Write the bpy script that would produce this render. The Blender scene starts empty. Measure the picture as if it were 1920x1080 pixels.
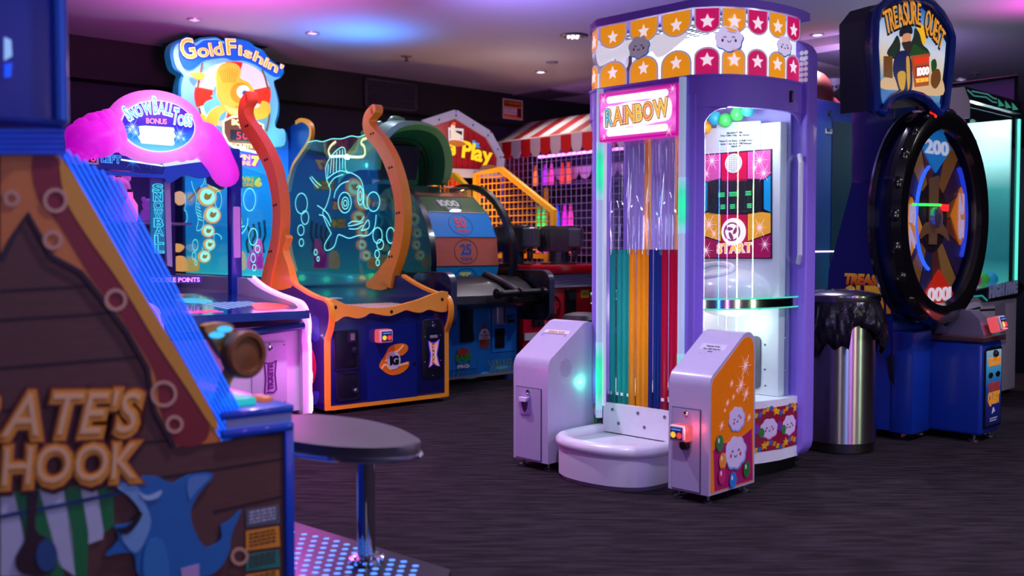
import bpy, bmesh, math, random
from math import sin, cos, pi, radians as R, atan, atan2, hypot
from mathutils import Vector, Matrix
random.seed(7)
sc = bpy.context.scene
COL = sc.collection
# ---------------------------------------------------------------- camera
FPX, HZ, CAMZ = 1867.0, 462.0, 1.1
PITCH = atan((540 - HZ) / FPX)
cd = bpy.data.cameras.new('camera'); cam = bpy.data.objects.new('camera', cd); COL.objects.link(cam)
cd.sensor_width = 36; cd.lens = 35.0; cd.clip_start = .05
cam.location = (0, 0, CAMZ); cam.rotation_euler = (pi/2 - PITCH, 0, 0)
cd.dof.use_dof = True; cd.dof.focus_distance = 5.6; cd.dof.aperture_fstop = 1.7
sc.camera = cam
# ---------------------------------------------------------------- world, lights, exposure
w = bpy.data.worlds.new('world'); sc.world = w; w.use_nodes = True
bg = w.node_tree.nodes['Background']; bg.inputs[0].default_value = (.40, .30, .58, 1); bg.inputs[1].default_value = .13
vs = sc.view_settings; vs.view_transform = 'Standard'; vs.look = 'None'; vs.gamma = 1; vs.use_curve_mapping = False; vs.exposure = 0.0
CEIL = 2.9
def lamp(kind, name, loc, energy, col, target=None, size=.1, spot=None, blend=.6):
    l = bpy.data.lights.new(name, kind); o = bpy.data.objects.new(name, l); COL.objects.link(o)
    l.energy = energy; l.color = col; o.location = loc
    if kind == 'AREA': l.shape = 'DISK'; l.size = size
    else: l.shadow_soft_size = size
    if spot: l.spot_size = R(spot); l.spot_blend = blend
    if target is not None: o.rotation_euler = (Vector(target) - Vector(loc)).to_track_quat('-Z', 'Y').to_euler()
    return o
# downlights of the room (the ones in view get a fixture further down, the rest are unseen lamps added out of frame)
for (x, y, e, c) in [(-2.52, 7.98, 30, (1, .55, .95)), (-1.3, 9.0, 26, (.6, .7, 1)), (.53, 8.58, 60, (.95, .85, 1)), (.35, 10.5, 18, (1, .93, .8)),
                     (2.6, 8.5, 70, (1, .9, .8)), (4.9, 10.4, 60, (1, .92, .9)),
                     (.1, 3.0, 90, (.74, .66, 1)), (2.3, 3.2, 100, (.78, .7, 1)), (-.9, 5.0, 120, (.85, .72, 1)), (1.9, 6.6, 60, (.85, .75, 1)),
                     (3.6, 4.6, 70, (.75, .72, 1)), (-.6, 1.6, 18, (.4, .36, 1)), (-3.2, 4.6, 25, (.5, .5, 1))]:
    lamp('SPOT', 'downlight_lamp', (x, y, CEIL - .03), e*1.9, c, (x, y, 0), .06, 125, .8)
# unseen coloured lamps added in mid-air to wash the ceiling
lamp('SPOT', 'magenta_wash_lamp', (-2.0, 6.5, 2.25), 190, (1, .10, .72), (-2.0, 6.9, 2.9), .1, 150, 1)
lamp('SPOT', 'blue_wash_lamp', (-1.25, 8.45, 2.35), 55, (.02, .28, 1), (-1.3, 8.4, 2.9), .1, 140, 1)
lamp('SPOT', 'violet_wash_lamp', (-.2, 6.6, 2.2), 150, (.36, .26, 1), (.4, 7.1, 2.9), .1, 140, 1)
lamp('SPOT', 'magenta_wash_lamp', (4.1, 7.3, 2.45), 45, (1, .05, .72), (4.0, 7.3, 2.9), .1, 140, 1)
lamp('SPOT', 'violet_wash_lamp', (3.0, 8.4, 2.3), 60, (.55, .36, 1), (3.2, 9.2, 2.9), .1, 150, 1)
# unseen neon strips behind and beside the camera, added to streak the steel bin
for (x, y, e, c, wd_) in [(.2, -.6, 8, (.8, .75, .9), .10), (2.35, -.7, 20, (.04, .25, 1), .07), (3.5, .0, 22, (.6, .15, 1), .10), (4.2, 1.2, 14, (1, .75, .6), .12), (4.9, 2.6, 10, (.7, 1, .6), .05)]:
    o = lamp('AREA', 'neon_strip_lamp', (x, y, 1.2), e, c, (1.6, 5.3, 1.2), .1); o.data.shape = 'RECTANGLE'; o.data.size = wd_; o.data.size_y = 1.9
# ---------------------------------------------------------------- maths helpers
def ray(px, py):
    x = (px - 960) / FPX; yu = -(py - 540) / FPX
    return Vector((x, cos(PITCH) + yu*sin(PITCH), -sin(PITCH) + yu*cos(PITCH)))
CAM = Vector((0, 0, CAMZ))
def floorpt(px, py, z=0):
    d = ray(px, py); t = (z - CAMZ) / d.z; return CAM + d*t
def atY(px, py, Y):
    d = ray(px, py); return CAM + d*(Y/d.y)
def Zm(x0, y0, k):
    return lambda *pts: [(x0 + k*a, y0 + k*b) for a, b in pts]
def cat(pts, n=4, closed=True):
    out = []; N = len(pts); P = [Vector(p) for p in pts]
    rng = range(N) if closed else range(N-1)
    for i in rng:
        if closed: a, b, c, d = P[i-1], P[i], P[(i+1) % N], P[(i+2) % N]
        else: a, b, c, d = P[max(i-1, 0)], P[i], P[i+1], P[min(i+2, N-1)]
        for k in range(n):
            t = k/n
            out.append(.5*((2*b) + (c-a)*t + (2*a-5*b+4*c-d)*t*t + (3*b-a-3*c+d)*t**3))
    if not closed: out.append(P[-1])
    return [tuple(p) for p in out]
def ell(cx, cy, rx, ry=None, n=24, a0=0, a1=2*pi, rot=0):
    ry = rx if ry is None else ry
    m = n if abs(a1-a0-2*pi) < 1e-6 else n+1
    o = []
    for i in range(m):
        a = a0 + (a1-a0)*i/n; x, y = rx*cos(a), ry*sin(a)
        o.append((cx + x*cos(rot) - y*sin(rot), cy + x*sin(rot) + y*cos(rot)))
    return o
def star(cx, cy, r, k=.45, n=5, a0=pi/2):
    return [(cx + (r if i % 2 == 0 else r*k)*cos(a0 + i*pi/n), cy + (r if i % 2 == 0 else r*k)*sin(a0 + i*pi/n)) for i in range(2*n)]
def rrect(x0, x1, y0, y1, r, n=4):
    o = []
    for cx, cy, a in ((x1-r, y1-r, 0), (x0+r, y1-r, pi/2), (x0+r, y0+r, pi), (x1-r, y0+r, 1.5*pi)):
        o += [(cx + r*cos(a+pi/2*i/n), cy + r*sin(a+pi/2*i/n)) for i in range(n+1)]
    return o
# ---------------------------------------------------------------- materials
def lin(c):
    if isinstance(c, str): c = tuple(int(c[i:i+2], 16)/255 for i in (0, 2, 4))
    else: c = tuple(v/255 for v in c)
    return tuple((v/12.92 if v <= .04045 else ((v+.055)/1.055)**2.4) for v in c) + (1,)
MC = {}
def M(col, rough=.45, metal=0, emit=0, var=.06, scale=30, bump=0, coat=0, alb=None, stretch=None):
    key = (col, rough, metal, emit, var, scale, bump, coat, alb, stretch)
    if key in MC: return MC[key]
    m = bpy.data.materials.new(f'material_{len(MC)}'); m.use_nodes = True
    nt = m.node_tree; p = nt.nodes['Principled BSDF']; L = nt.links.new
    c = lin(col); base = lin(alb) if alb else c
    p.inputs['Roughness'].default_value = rough; p.inputs['Metallic'].default_value = metal
    if coat: p.inputs['Coat Weight'].default_value = coat; p.inputs['Coat Roughness'].default_value = .08
    tc = nt.nodes.new('ShaderNodeTexCoord'); nz = nt.nodes.new('ShaderNodeTexNoise')
    nz.inputs['Scale'].default_value = scale; nz.inputs['Detail'].default_value = 3
    if stretch:
        mp = nt.nodes.new('ShaderNodeMapping'); mp.inputs['Scale'].default_value = stretch
        L(tc.outputs['Object'], mp.inputs['Vector']); L(mp.outputs[0], nz.inputs['Vector'])
    else: L(tc.outputs['Object'], nz.inputs['Vector'])
    mx = nt.nodes.new('ShaderNodeMix'); mx.data_type = 'RGBA'
    mx.inputs['A'].default_value = tuple(max(0, v*(1-var)) for v in base[:3]) + (1,)
    mx.inputs['B'].default_value = tuple(min(1, v*(1+var)) for v in base[:3]) + (1,)
    L(nz.outputs['Fac'], mx.inputs['Factor']); L(mx.outputs['Result'], p.inputs['Base Color'])
    if emit: p.inputs['Emission Color'].default_value = c; p.inputs['Emission Strength'].default_value = emit
    if bump:
        b = nt.nodes.new('ShaderNodeBump'); b.inputs['Strength'].default_value = bump; b.inputs['Distance'].default_value = .01
        L(nz.outputs['Fac'], b.inputs['Height']); L(b.outputs[0], p.inputs['Normal'])
    MC[key] = m; return m
def glow(col, s=1.0): return M(col, .35, 0, s, 0, 5, 0, 0, (30, 30, 34))
def lit(col, s=.8): return M(col, .35, 0, s, .04)
def GR(cols, axis=2, lo=0., hi=1., emit=0, rough=.4):
    """colour gradient along a generated axis, for prints and painted-in glow"""
    m = bpy.data.materials.new('print_glow_gradient'); m.use_nodes = True; nt = m.node_tree; p = nt.nodes['Principled BSDF']; L = nt.links.new
    tc = nt.nodes.new('ShaderNodeTexCoord'); sp = nt.nodes.new('ShaderNodeSeparateXYZ'); L(tc.outputs['Generated'], sp.inputs[0])
    cr = nt.nodes.new('ShaderNodeValToRGB'); L(sp.outputs[axis], cr.inputs[0])
    e = cr.color_ramp.elements
    for i, c in enumerate(cols):
        pos = lo + (hi-lo)*i/(len(cols)-1)
        el = e[i] if i < 2 else e.new(pos)
        el.position = pos; el.color = lin(c)
    L(cr.outputs[0], p.inputs['Base Color']); p.inputs['Roughness'].default_value = rough
    if emit: L(cr.outputs[0], p.inputs['Emission Color']); p.inputs['Emission Strength'].default_value = emit
    return m
def glass(name, tint=(1, 1, 1), gloss=.12, rough=.02, gcol=(1, 1, 1), k=1.0):
    m = bpy.data.materials.new(name); m.use_nodes = True; nt = m.node_tree; L = nt.links.new
    nt.nodes.remove(nt.nodes['Principled BSDF']); out = nt.nodes['Material Output']
    tr = nt.nodes.new('ShaderNodeBsdfTransparent'); tr.inputs[0].default_value = (*tint, 1)
    gl = nt.nodes.new('ShaderNodeBsdfGlossy'); gl.inputs['Roughness'].default_value = rough; gl.inputs[0].default_value = (*gcol, 1)
    fr = nt.nodes.new('ShaderNodeLayerWeight'); fr.inputs[0].default_value = .5
    nz = nt.nodes.new('ShaderNodeTexNoise'); nz.inputs['Scale'].default_value = 3
    pw = nt.nodes.new('ShaderNodeMath'); pw.operation = 'POWER'; pw.inputs[1].default_value = 4; L(fr.outputs['Facing'], pw.inputs[0])
    ma = nt.nodes.new('ShaderNodeMath'); ma.operation = 'MULTIPLY_ADD'; ma.inputs[1].default_value = .55*k; ma.inputs[2].default_value = gloss*.6; ma.use_clamp = True
    L(pw.outputs[0], ma.inputs[0])
    bp = nt.nodes.new('ShaderNodeBump'); bp.inputs['Strength'].default_value = .02; L(nz.outputs[0], bp.inputs['Height']); L(bp.outputs[0], gl.inputs['Normal'])
    mx = nt.nodes.new('ShaderNodeMixShader'); L(ma.outputs[0], mx.inputs[0]); L(tr.outputs[0], mx.inputs[1]); L(gl.outputs[0], mx.inputs[2])
    L(mx.outputs[0], out.inputs[0]); return m
BLACK = M((14, 14, 17), .4); CHROME = M((225, 225, 230), .12, 1); STEEL = M((190, 188, 188), .28, 1); WHITE = M((225, 222, 230), .4)
SCREW = M((150, 150, 155), .3, 1); RUBBER = M((18, 18, 20), .7)
CLEAR = glass('clear_acrylic', (.97, .985, 1), .05); PANE = glass('window_pane', (.9, .97, .97), .06)
# ---------------------------------------------------------------- glyphs
GLY = {}
def prebuild(chars, bolds):
    tmp = []
    for b in bolds:
        for ch in chars:
            c = bpy.data.curves.new('t', 'FONT'); c.body = ch; c.offset = b; c.resolution_u = 3; c.size = 1
            o = bpy.data.objects.new('t', c); COL.objects.link(o); tmp.append((ch, b, o, c))
    bpy.context.view_layer.update(); dg = bpy.context.evaluated_depsgraph_get()
    for ch, b, o, c in tmp:
        e = o.evaluated_get(dg); me = e.to_mesh()
        vs_ = [(v.co.x, v.co.y) for v in me.vertices]; fs = [tuple(p.vertices) for p in me.polygons]
        cnt = {}
        for f in fs:
            for i in range(len(f)):
                a, d = f[i], f[(i+1) % len(f)]; cnt[(a, d)] = cnt.get((a, d), 0) + 1
        bd = [(a, d) for (a, d) in cnt if (d, a) not in cnt]
        xs = [v[0] for v in vs_] or [0]
        up = 0
        if fs:
            f = fs[0]; A = 0
            for i in range(len(f)):
                x0, y0 = vs_[f[i]]; x1, y1 = vs_[f[(i+1) % len(f)]]; A += x0*y1 - x1*y0
            up = 1 if A > 0 else -1
        if up < 0: fs = [tuple(reversed(f)) for f in fs]; bd = [(d, a) for a, d in bd]
        GLY[(ch, b)] = (vs_, fs, bd, min(xs), max(xs)); e.to_mesh_clear()
    for ch, b, o, c in tmp:
        bpy.data.objects.remove(o); bpy.data.curves.remove(c)
CH = 'ABCDEFGHIJKLMNOPQRSTUVWXYZabcdefghijklmnopqrstuvwxyz0123456789\'!,.:-'
prebuild(CH, (0, .03, .07, .11))
def layout(s, bold, gap=.06):
    x = 0; out = []
    for ch in s:
        if ch == ' ': x += .32; continue
        v = GLY[(ch, bold)]; base = GLY[(ch, 0)]
        out.append((ch, x - base[3])); x += base[4] - base[3] + gap
    return out, x - gap
# ---------------------------------------------------------------- mesh builder
class Plane:
    """a plane in a thing's local space: origin o, right r, up u; its normal r x u faces the viewer"""
    def __init__(s, T, o, r, u=(0, 0, 1)):
        s.T = T; s.o = Vector(o); s.r = Vector(r).normalized(); s.u = Vector(u).normalized(); s.n = s.r.cross(s.u)
    def P(s, a, b, off=0): return s.o + s.r*a + s.u*b + s.n*off
    def st(s, px, py):
        d = s.T.Mi3 @ ray(px, py); c = s.T.Mi @ CAM
        t = (s.o - c).dot(s.n) / d.dot(s.n); q = c + d*t - s.o
        return (q.dot(s.r), q.dot(s.u))
    def sts(s, pts): return [s.st(*p) for p in pts]
class MB:
    def __init__(s): s.v = []; s.f = []; s.m = []
    def raw(s, vs_, fs, mi=0):
        b = len(s.v); s.v += [tuple(v) for v in vs_]
        for f in fs: s.f.append(tuple(i+b for i in f)); s.m.append(mi)
        return s
    def box(s, x0, x1, y0, y1, z0, z1, mi=0, bev=0, seg=2):
        if x0 > x1: x0, x1 = x1, x0
        if y0 > y1: y0, y1 = y1, y0
        if z0 > z1: z0, z1 = z1, z0
        bm = bmesh.new(); bmesh.ops.create_cube(bm, size=1)
        for v in bm.verts: v.co = Vector(((x0+x1)/2 + v.co.x*(x1-x0), (y0+y1)/2 + v.co.y*(y1-y0), (z0+z1)/2 + v.co.z*(z1-z0)))
        if bev: bmesh.ops.bevel(bm, geom=bm.edges[:], offset=min(bev, .45*min(x1-x0, y1-y0, z1-z0)), segments=seg, affect='EDGES', profile=.5)
        return s.bm(bm, mi)
    def bm(s, bm, mi=0):
        bm.verts.index_update(); s.raw([v.co for v in bm.verts], [[v.index for v in f.verts] for f in bm.faces], mi); bm.free(); return s
    def poly(s, pl, pts, o0=0, o1=.002, mi=0, back=True, bev=0):
        n = len(pts)
        A = sum(pts[i][0]*pts[(i+1) % n][1] - pts[(i+1) % n][0]*pts[i][1] for i in range(n))
        if A < 0: pts = pts[::-1]
        V = [pl.P(a, b, o0) for a, b in pts] + [pl.P(a, b, o1) for a, b in pts]
        Fc = [tuple(range(n, 2*n))] + [(i, (i+1) % n, n+(i+1) % n, n+i) for i in range(n)]
        if back: Fc.append(tuple(range(n-1, -1, -1)))
        if bev:
            bm = bmesh.new(); vv = [bm.verts.new(v) for v in V]
            for f in Fc: bm.faces.new([vv[i] for i in f])
            bm.verts.ensure_lookup_table()
            es = [e for e in bm.edges if all(v in vv[n:] for v in e.verts)]
            bmesh.ops.bevel(bm, geom=es, offset=bev, segments=3, affect='EDGES', profile=.5)
            return s.bm(bm, mi)
        return s.raw(V, Fc, mi)
    def frame(s, pl, outer, inner, o0, o1, mi=0):
        n = len(outer); assert n == len(inner)
        V = [pl.P(a, b, o1) for a, b in outer] + [pl.P(a, b, o1) for a, b in inner] + [pl.P(a, b, o0) for a, b in outer] + [pl.P(a, b, o0) for a, b in inner]
        Fc = []
        for i in range(n):
            j = (i+1) % n
            Fc += [(i, j, n+j, n+i), (2*n+i, 2*n+j, j, i), (n+i, n+j, 3*n+j, 3*n+i), (3*n+i, 3*n+j, 2*n+j, 2*n+i)]
        return s.raw(V, Fc, mi)
    def ribbon(s, pl, pts, wd, o0=0, o1=.002, mi=0, closed=False):
        n = len(pts); L_ = []; R_ = []
        for i in range(n):
            a = pts[i-1] if (i or closed) else pts[i]; b = pts[(i+1) % n] if (i < n-1 or closed) else pts[i]
            dx, dy = b[0]-a[0], b[1]-a[1]; l = hypot(dx, dy) or 1; nx, ny = -dy/l*wd/2, dx/l*wd/2
            L_.append((pts[i][0]+nx, pts[i][1]+ny)); R_.append((pts[i][0]-nx, pts[i][1]-ny))
        V = [pl.P(a, b, o1) for a, b in R_] + [pl.P(a, b, o1) for a, b in L_] + [pl.P(a, b, o0) for a, b in R_] + [pl.P(a, b, o0) for a, b in L_]
        Fc = []
        for i in range(n if closed else n-1):
            j = (i+1) % n
            Fc += [(i, j, n+j, n+i), (2*n+i, 2*n+j, j, i), (n+i, n+j, 3*n+j, 3*n+i), (3*n+i, 3*n+j, 2*n+j, 2*n+i)]
        return s.raw(V, Fc, mi)
    def tube(s, pts, r, seg=8, mi=0, closed=False, rx=None, up=None):
        P = [Vector(p) for p in pts]; n = len(P); rr = r if isinstance(r, (list, tuple)) else [r]*n
        V = []; prev = Vector(up) if up else None
        for i in range(n):
            a = P[i-1] if (i or closed) else P[i]; b = P[(i+1) % n] if (i < n-1 or closed) else P[i]
            t = (b-a).normalized()
            if prev is None: prev = Vector((0, 0, 1)) if abs(t.z) < .9 else Vector((1, 0, 0))
            u_ = (prev - t*prev.dot(t)).normalized(); w_ = t.cross(u_)
            if not up: prev = u_
            for k in range(seg):
                an = 2*pi*k/seg; V.append(P[i] + u_*(cos(an)*rr[i]) + w_*(sin(an)*(rx if rx else rr[i])))
        Fc = []
        for i in range(n if closed else n-1):
            j = (i+1) % n
            for k in range(seg):
                k2 = (k+1) % seg; Fc.append((i*seg+k, i*seg+k2, j*seg+k2, j*seg+k))
        if not closed: Fc += [tuple(range(seg-1, -1, -1)), tuple((n-1)*seg+k for k in range(seg))]
        return s.raw(V, Fc, mi)
    def strip(s, pts, up, w1, w2, mi=0, closed=False):
        """rectangular bar along a path: w1 across (in path x up), w2 along up"""
        P = [Vector(p) for p in pts]; n = len(P); up = Vector(up).normalized(); V = []
        for i in range(n):
            a = P[i-1] if (i or closed) else P[i]; b = P[(i+1) % n] if (i < n-1 or closed) else P[i]
            t = (b-a).normalized(); sd = t.cross(up).normalized()
            W = w1[i] if isinstance(w1, (list, tuple)) else w1
            for (p, q) in ((-1, -1), (1, -1), (1, 1), (-1, 1)): V.append(P[i] + sd*(p*W/2) + up*(q*w2/2))
        Fc = []
        for i in range(n if closed else n-1):
            j = (i+1) % n
            for k in range(4): k2 = (k+1) % 4; Fc.append((i*4+k, i*4+k2, j*4+k2, j*4+k))
        if not closed: Fc += [(3, 2, 1, 0), tuple((n-1)*4+k for k in range(4))]
        return s.raw(V, Fc, mi)
    def lathe(s, c, prof, seg=32, axis=(0, 0, 1), mi=0, a0=0, a1=2*pi, cap=True):
        ax = Vector(axis).normalized(); x = ax.orthogonal().normalized(); y = ax.cross(x); c = Vector(c)
        full = abs(a1-a0-2*pi) < 1e-6; m = seg if full else seg+1; n = len(prof); V = []
        for i in range(m):
            a = a0 + (a1-a0)*i/seg; d = x*cos(a) + y*sin(a)
            for r, h in prof: V.append(c + d*r + ax*h)
        Fc = []
        for i in range(seg):
            j = (i+1) % m
            for k in range(n-1): Fc.append((i*n+k, j*n+k, j*n+k+1, i*n+k+1))
        if cap and full:
            if prof[0][0] > 1e-5: Fc.append(tuple(i*n for i in range(m-1, -1, -1)))
            if prof[-1][0] > 1e-5: Fc.append(tuple(i*n+n-1 for i in range(m)))
        return s.raw(V, Fc, mi)
    def ball(s, c, r, seg=16, mi=0, sx=1, sy=1, sz=1):
        bm = bmesh.new(); bmesh.ops.create_uvsphere(bm, u_segments=seg, v_segments=max(6, seg//2), radius=r)
        for v in bm.verts: v.co = Vector((v.co.x*sx, v.co.y*sy, v.co.z*sz)) + Vector(c)
        return s.bm(bm, mi)
    def glyphs(s, pl, items, o0, o1, mi, bold):
        """items: (char, fn(x,y)->(s,t))"""
        for ch, fn in items:
            vs_, fs, bd, _, _ = GLY[(ch, bold)]; n = len(vs_); q = [fn(*v) for v in vs_]
            V = [pl.P(a, b, o1) for a, b in q] + [pl.P(a, b, o0) for a, b in q]
            s.raw(V, list(fs) + [(d, a, a+n, d+n) for a, d in bd], mi)
        return s
    def text(s, pl, st, p, h, o0=.001, o1=.003, mi=0, bold=0, w=None, align='l', gap=.06, rot=0, shear=0):
        lay, tot = layout(st, bold, gap); k = h/.7; kx = (w/tot) if w else k
        if align == 'c': dx = -tot*kx/2
        elif align == 'r': dx = -tot*kx
        else: dx = 0
        c, sn = cos(rot), sin(rot); it = []
        for ch, x0 in lay:
            def fn(x, y, x0=x0):
                X = dx + (x+x0)*kx + shear*y*k; Y = y*k; return (p[0] + X*c - Y*sn, p[1] + X*sn + Y*c)
            it.append((ch, fn))
        return s.glyphs(pl, it, o0, o1, mi, bold)
    def textpx(s, pl, st, bl, br, tl, o0=.001, o1=.003, mi=0, bold=0, gap=.06):
        lay, tot = layout(st, bold, gap); B, C, D = (Vector(pl.st(*q)) for q in (bl, br, tl)); e = (C-B)/tot; g = (D-B)/.7
        it = [(ch, (lambda x, y, x0=x0: tuple(B + e*(x+x0) + g*y))) for ch, x0 in lay]
        return s.glyphs(pl, it, o0, o1, mi, bold)
    def pathtext(s, pl, st, path, h, o0=.001, o1=.003, mi=0, bold=0, gap=.06, wob=None):
        """path: (s,t) baseline points; letters fill it"""
        P = [Vector(p) for p in cat(path, 6, False)]; d = [0]
        for i in range(1, len(P)): d.append(d[-1] + (P[i]-P[i-1]).length)
        lay, tot = layout(st, bold, gap); k = d[-1]/tot; ky = h/.7; it = []
        for j, (ch, x0) in enumerate(lay):
            g = GLY[(ch, 0)]; mid = (x0 + (g[3]+g[4])/2); dm = mid*k
            i = max(1, next((i for i in range(len(d)) if d[i] >= dm), len(d)-1)); f = (dm-d[i-1])/((d[i]-d[i-1]) or 1)
            c = P[i-1].lerp(P[i], f); t = (P[min(i+1, len(P)-1)]-P[max(i-2, 0)]).normalized(); nn = Vector((-t.y, t.x))
            hh = ky*(wob[j] if wob else 1)
            def fn(x, y, c=c, t=t, nn=nn, m=(g[3]+g[4])/2, hh=hh): return tuple(c + t*((x-m)*k) + nn*(y*hh))
            it.append((ch, fn))
        return s.glyphs(pl, it, o0, o1, mi, bold)
def mesh_obj(name, mb, mats, parent=None, smooth=35, loc=None):
    me = bpy.data.meshes.new(name); me.from_pydata(mb.v, [], mb.f); mats = mats if isinstance(mats, (list, tuple)) else [mats]
    for m in mats: me.materials.append(m)
    if len(mats) > 1: me.polygons.foreach_set('material_index', [min(i, len(mats)-1) for i in mb.m])
    if smooth:
        me.polygons.foreach_set('use_smooth', [True]*len(me.polygons)); me.set_sharp_from_angle(angle=R(smooth))
    me.update(); o = bpy.data.objects.new(name, me); COL.objects.link(o)
    if parent: o.parent = parent
    if loc: o.location = loc
    return o
class Thing:
    def __init__(s, name, label, cat_, loc, rot=0, group=None, kind=None):
        o = bpy.data.objects.new(name, None); COL.objects.link(o); o.empty_display_size = .1; s.o = o
        o.location = loc; o.rotation_euler = (0, 0, R(rot))
        if kind: o['kind'] = kind
        else: o['label'] = label; o['category'] = cat_
        if group: o['group'] = group
        s.M = Matrix.Translation(Vector(loc)) @ Matrix.Rotation(R(rot), 4, 'Z'); s.Mi = s.M.inverted(); s.Mi3 = s.Mi.to_3x3()
    def add(s, name, mb, mats, parent=None, label=None, smooth=35):
        o = mesh_obj(name, mb, mats, parent or s.o, smooth)
        if label: o['label'] = label
        return o
    def copies(s, name, src, locs, parent=None):
        for l in locs:
            c = src.copy(); COL.objects.link(c); c.name = name; c.parent = parent or s.o; c.location = l
    def loc(s, p): return s.Mi @ Vector(p)
    def front(s, y=0, x=0): return Plane(s, (x, y, 0), (1, 0, 0))
    def left(s, x=0, y=0): return Plane(s, (x, y, 0), (0, -1, 0))
    def right(s, x=0, y=0): return Plane(s, (x, y, 0), (0, 1, 0))
    def top(s, z=0): return Plane(s, (0, 0, z), (1, 0, 0), (0, 1, 0))
def single(name, label, cat_, mb, mats, loc=(0, 0, 0), group=None, smooth=35, kind=None):
    o = mesh_obj(name, mb, mats, None, smooth, loc)
    if kind: o['kind'] = kind
    else: o['label'] = label; o['category'] = cat_
    if group: o['group'] = group
    return o
def screws(T, name, pl, pts, parent, r=.005, mat=None):
    """small round screw heads, one mesh shared"""
    if not pts: return
    src = T.add(name, MB().lathe((0, 0, 0), [(r, 0), (r, .002), (r*.6, .004), (0, .004)], 10, pl.n), mat or SCREW, parent)
    src.location = pl.P(*pts[0])
    T.copies(name, src, [pl.P(*p) for p in pts[1:]], parent)
Z1 = Zm(0, 0, .5); Z2 = Zm(0, 540, .5); Z3 = Zm(300, 60, .24074); Z4 = Zm(430, 160, .35171); Z5 = Zm(380, 500, .27778)
Z6 = Zm(740, 180, .33333); Z7 = Zm(740, 420, .29641); Z8 = Zm(1080, 0, .46316); A1 = Zm(940, 460, .48133)
A2 = Zm(1480, 0, .27778); A3 = Zm(1480, 280, .33333); A4 = Zm(1480, 520, .33333); A5 = Zm(520, 740, .31481); A7 = Zm(680, 0, .2407)
A8 = Zm(1290, 180, .38869); B1 = Zm(120, 170, .17708); B2 = Zm(280, 320, .24074); B3 = Zm(200, 320, .27778); B4 = Zm(920, 210, .11111)
B5 = Zm(1000, 300, .18519); B6 = Zm(1230, 600, .27778)
def greek(mb, pl, x0, x1, t, h, off, mi=0):
    """unreadably small print: a row of ink marks the length of words"""
    x = x0
    while x < x1:
        wl = min(random.uniform(1.2, 3.6)*h, x1-x)
        mb.poly(pl, [(x, t), (x+wl, t), (x+wl, t+h), (x, t+h)], off-.0005, off+.0008, mi, back=False); x += wl + h*.7
def cloud_pts(cx, cy, r, n=7, sq=.85, rot=.2):
    o = []
    for k in range(n):
        a = rot + 2*pi*k/n; c = (cx + r*.62*cos(a), cy + r*.62*sq*sin(a))
        for j in range(-3, 4):
            b = a + j*.30; o.append((c[0] + r*.40*cos(b), c[1] + r*.40*sq*sin(b)))
    return o
def cloud_face(mb, pl, cx, cy, r, off, rot=0, body=0, ink=1, cheek=2, edge=None, n=7):
    if edge is not None: mb.poly(pl, cloud_pts(cx+r*.05, cy-r*.06, r*1.06, n), off-.001, off, edge, back=False)
    mb.poly(pl, cloud_pts(cx, cy, r, n), off-.0005, off+.001, body, back=False)
    c, s = cos(rot), sin(rot)
    T_ = lambda x, y: (cx + r*(x*c - y*s), cy + r*(x*s + y*c))
    for sx in (-1, 1):
        mb.ribbon(pl, [T_(sx*.30 + .09*cos(a), .02 + .10*sin(a)) for a in [pi*i/6 for i in range(7)]], r*.05, off+.001, off+.002, ink)
        mb.poly(pl, [T_(sx*.46 + .08*cos(a), -.14 + .11*sin(a)) for a in [2*pi*i/10 for i in range(10)]], off+.001, off+.002, cheek, back=False)
    mb.ribbon(pl, [T_(.11*cos(a), -.14 + .12*sin(a)) for a in [pi + pi*i/6 for i in range(7)]], r*.05, off+.001, off+.002, ink)
def sparkle(mb, pl, cx, cy, r, off, mi=0, n=12):
    for k in range(n):
        a = pi*k/n*2; rr = r*(1 if k % 2 == 0 else .6); c, s = cos(a), sin(a); w_ = r*.03
        mb.poly(pl, [(cx - s*w_, cy + c*w_), (cx + s*w_, cy - c*w_), (cx + c*rr, cy + s*rr)], off, off+.001 + .00002*k, mi, back=False)
    mb.poly(pl, ell(cx, cy, r*.14, n=10), off, off+.0014, mi, back=False)
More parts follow.
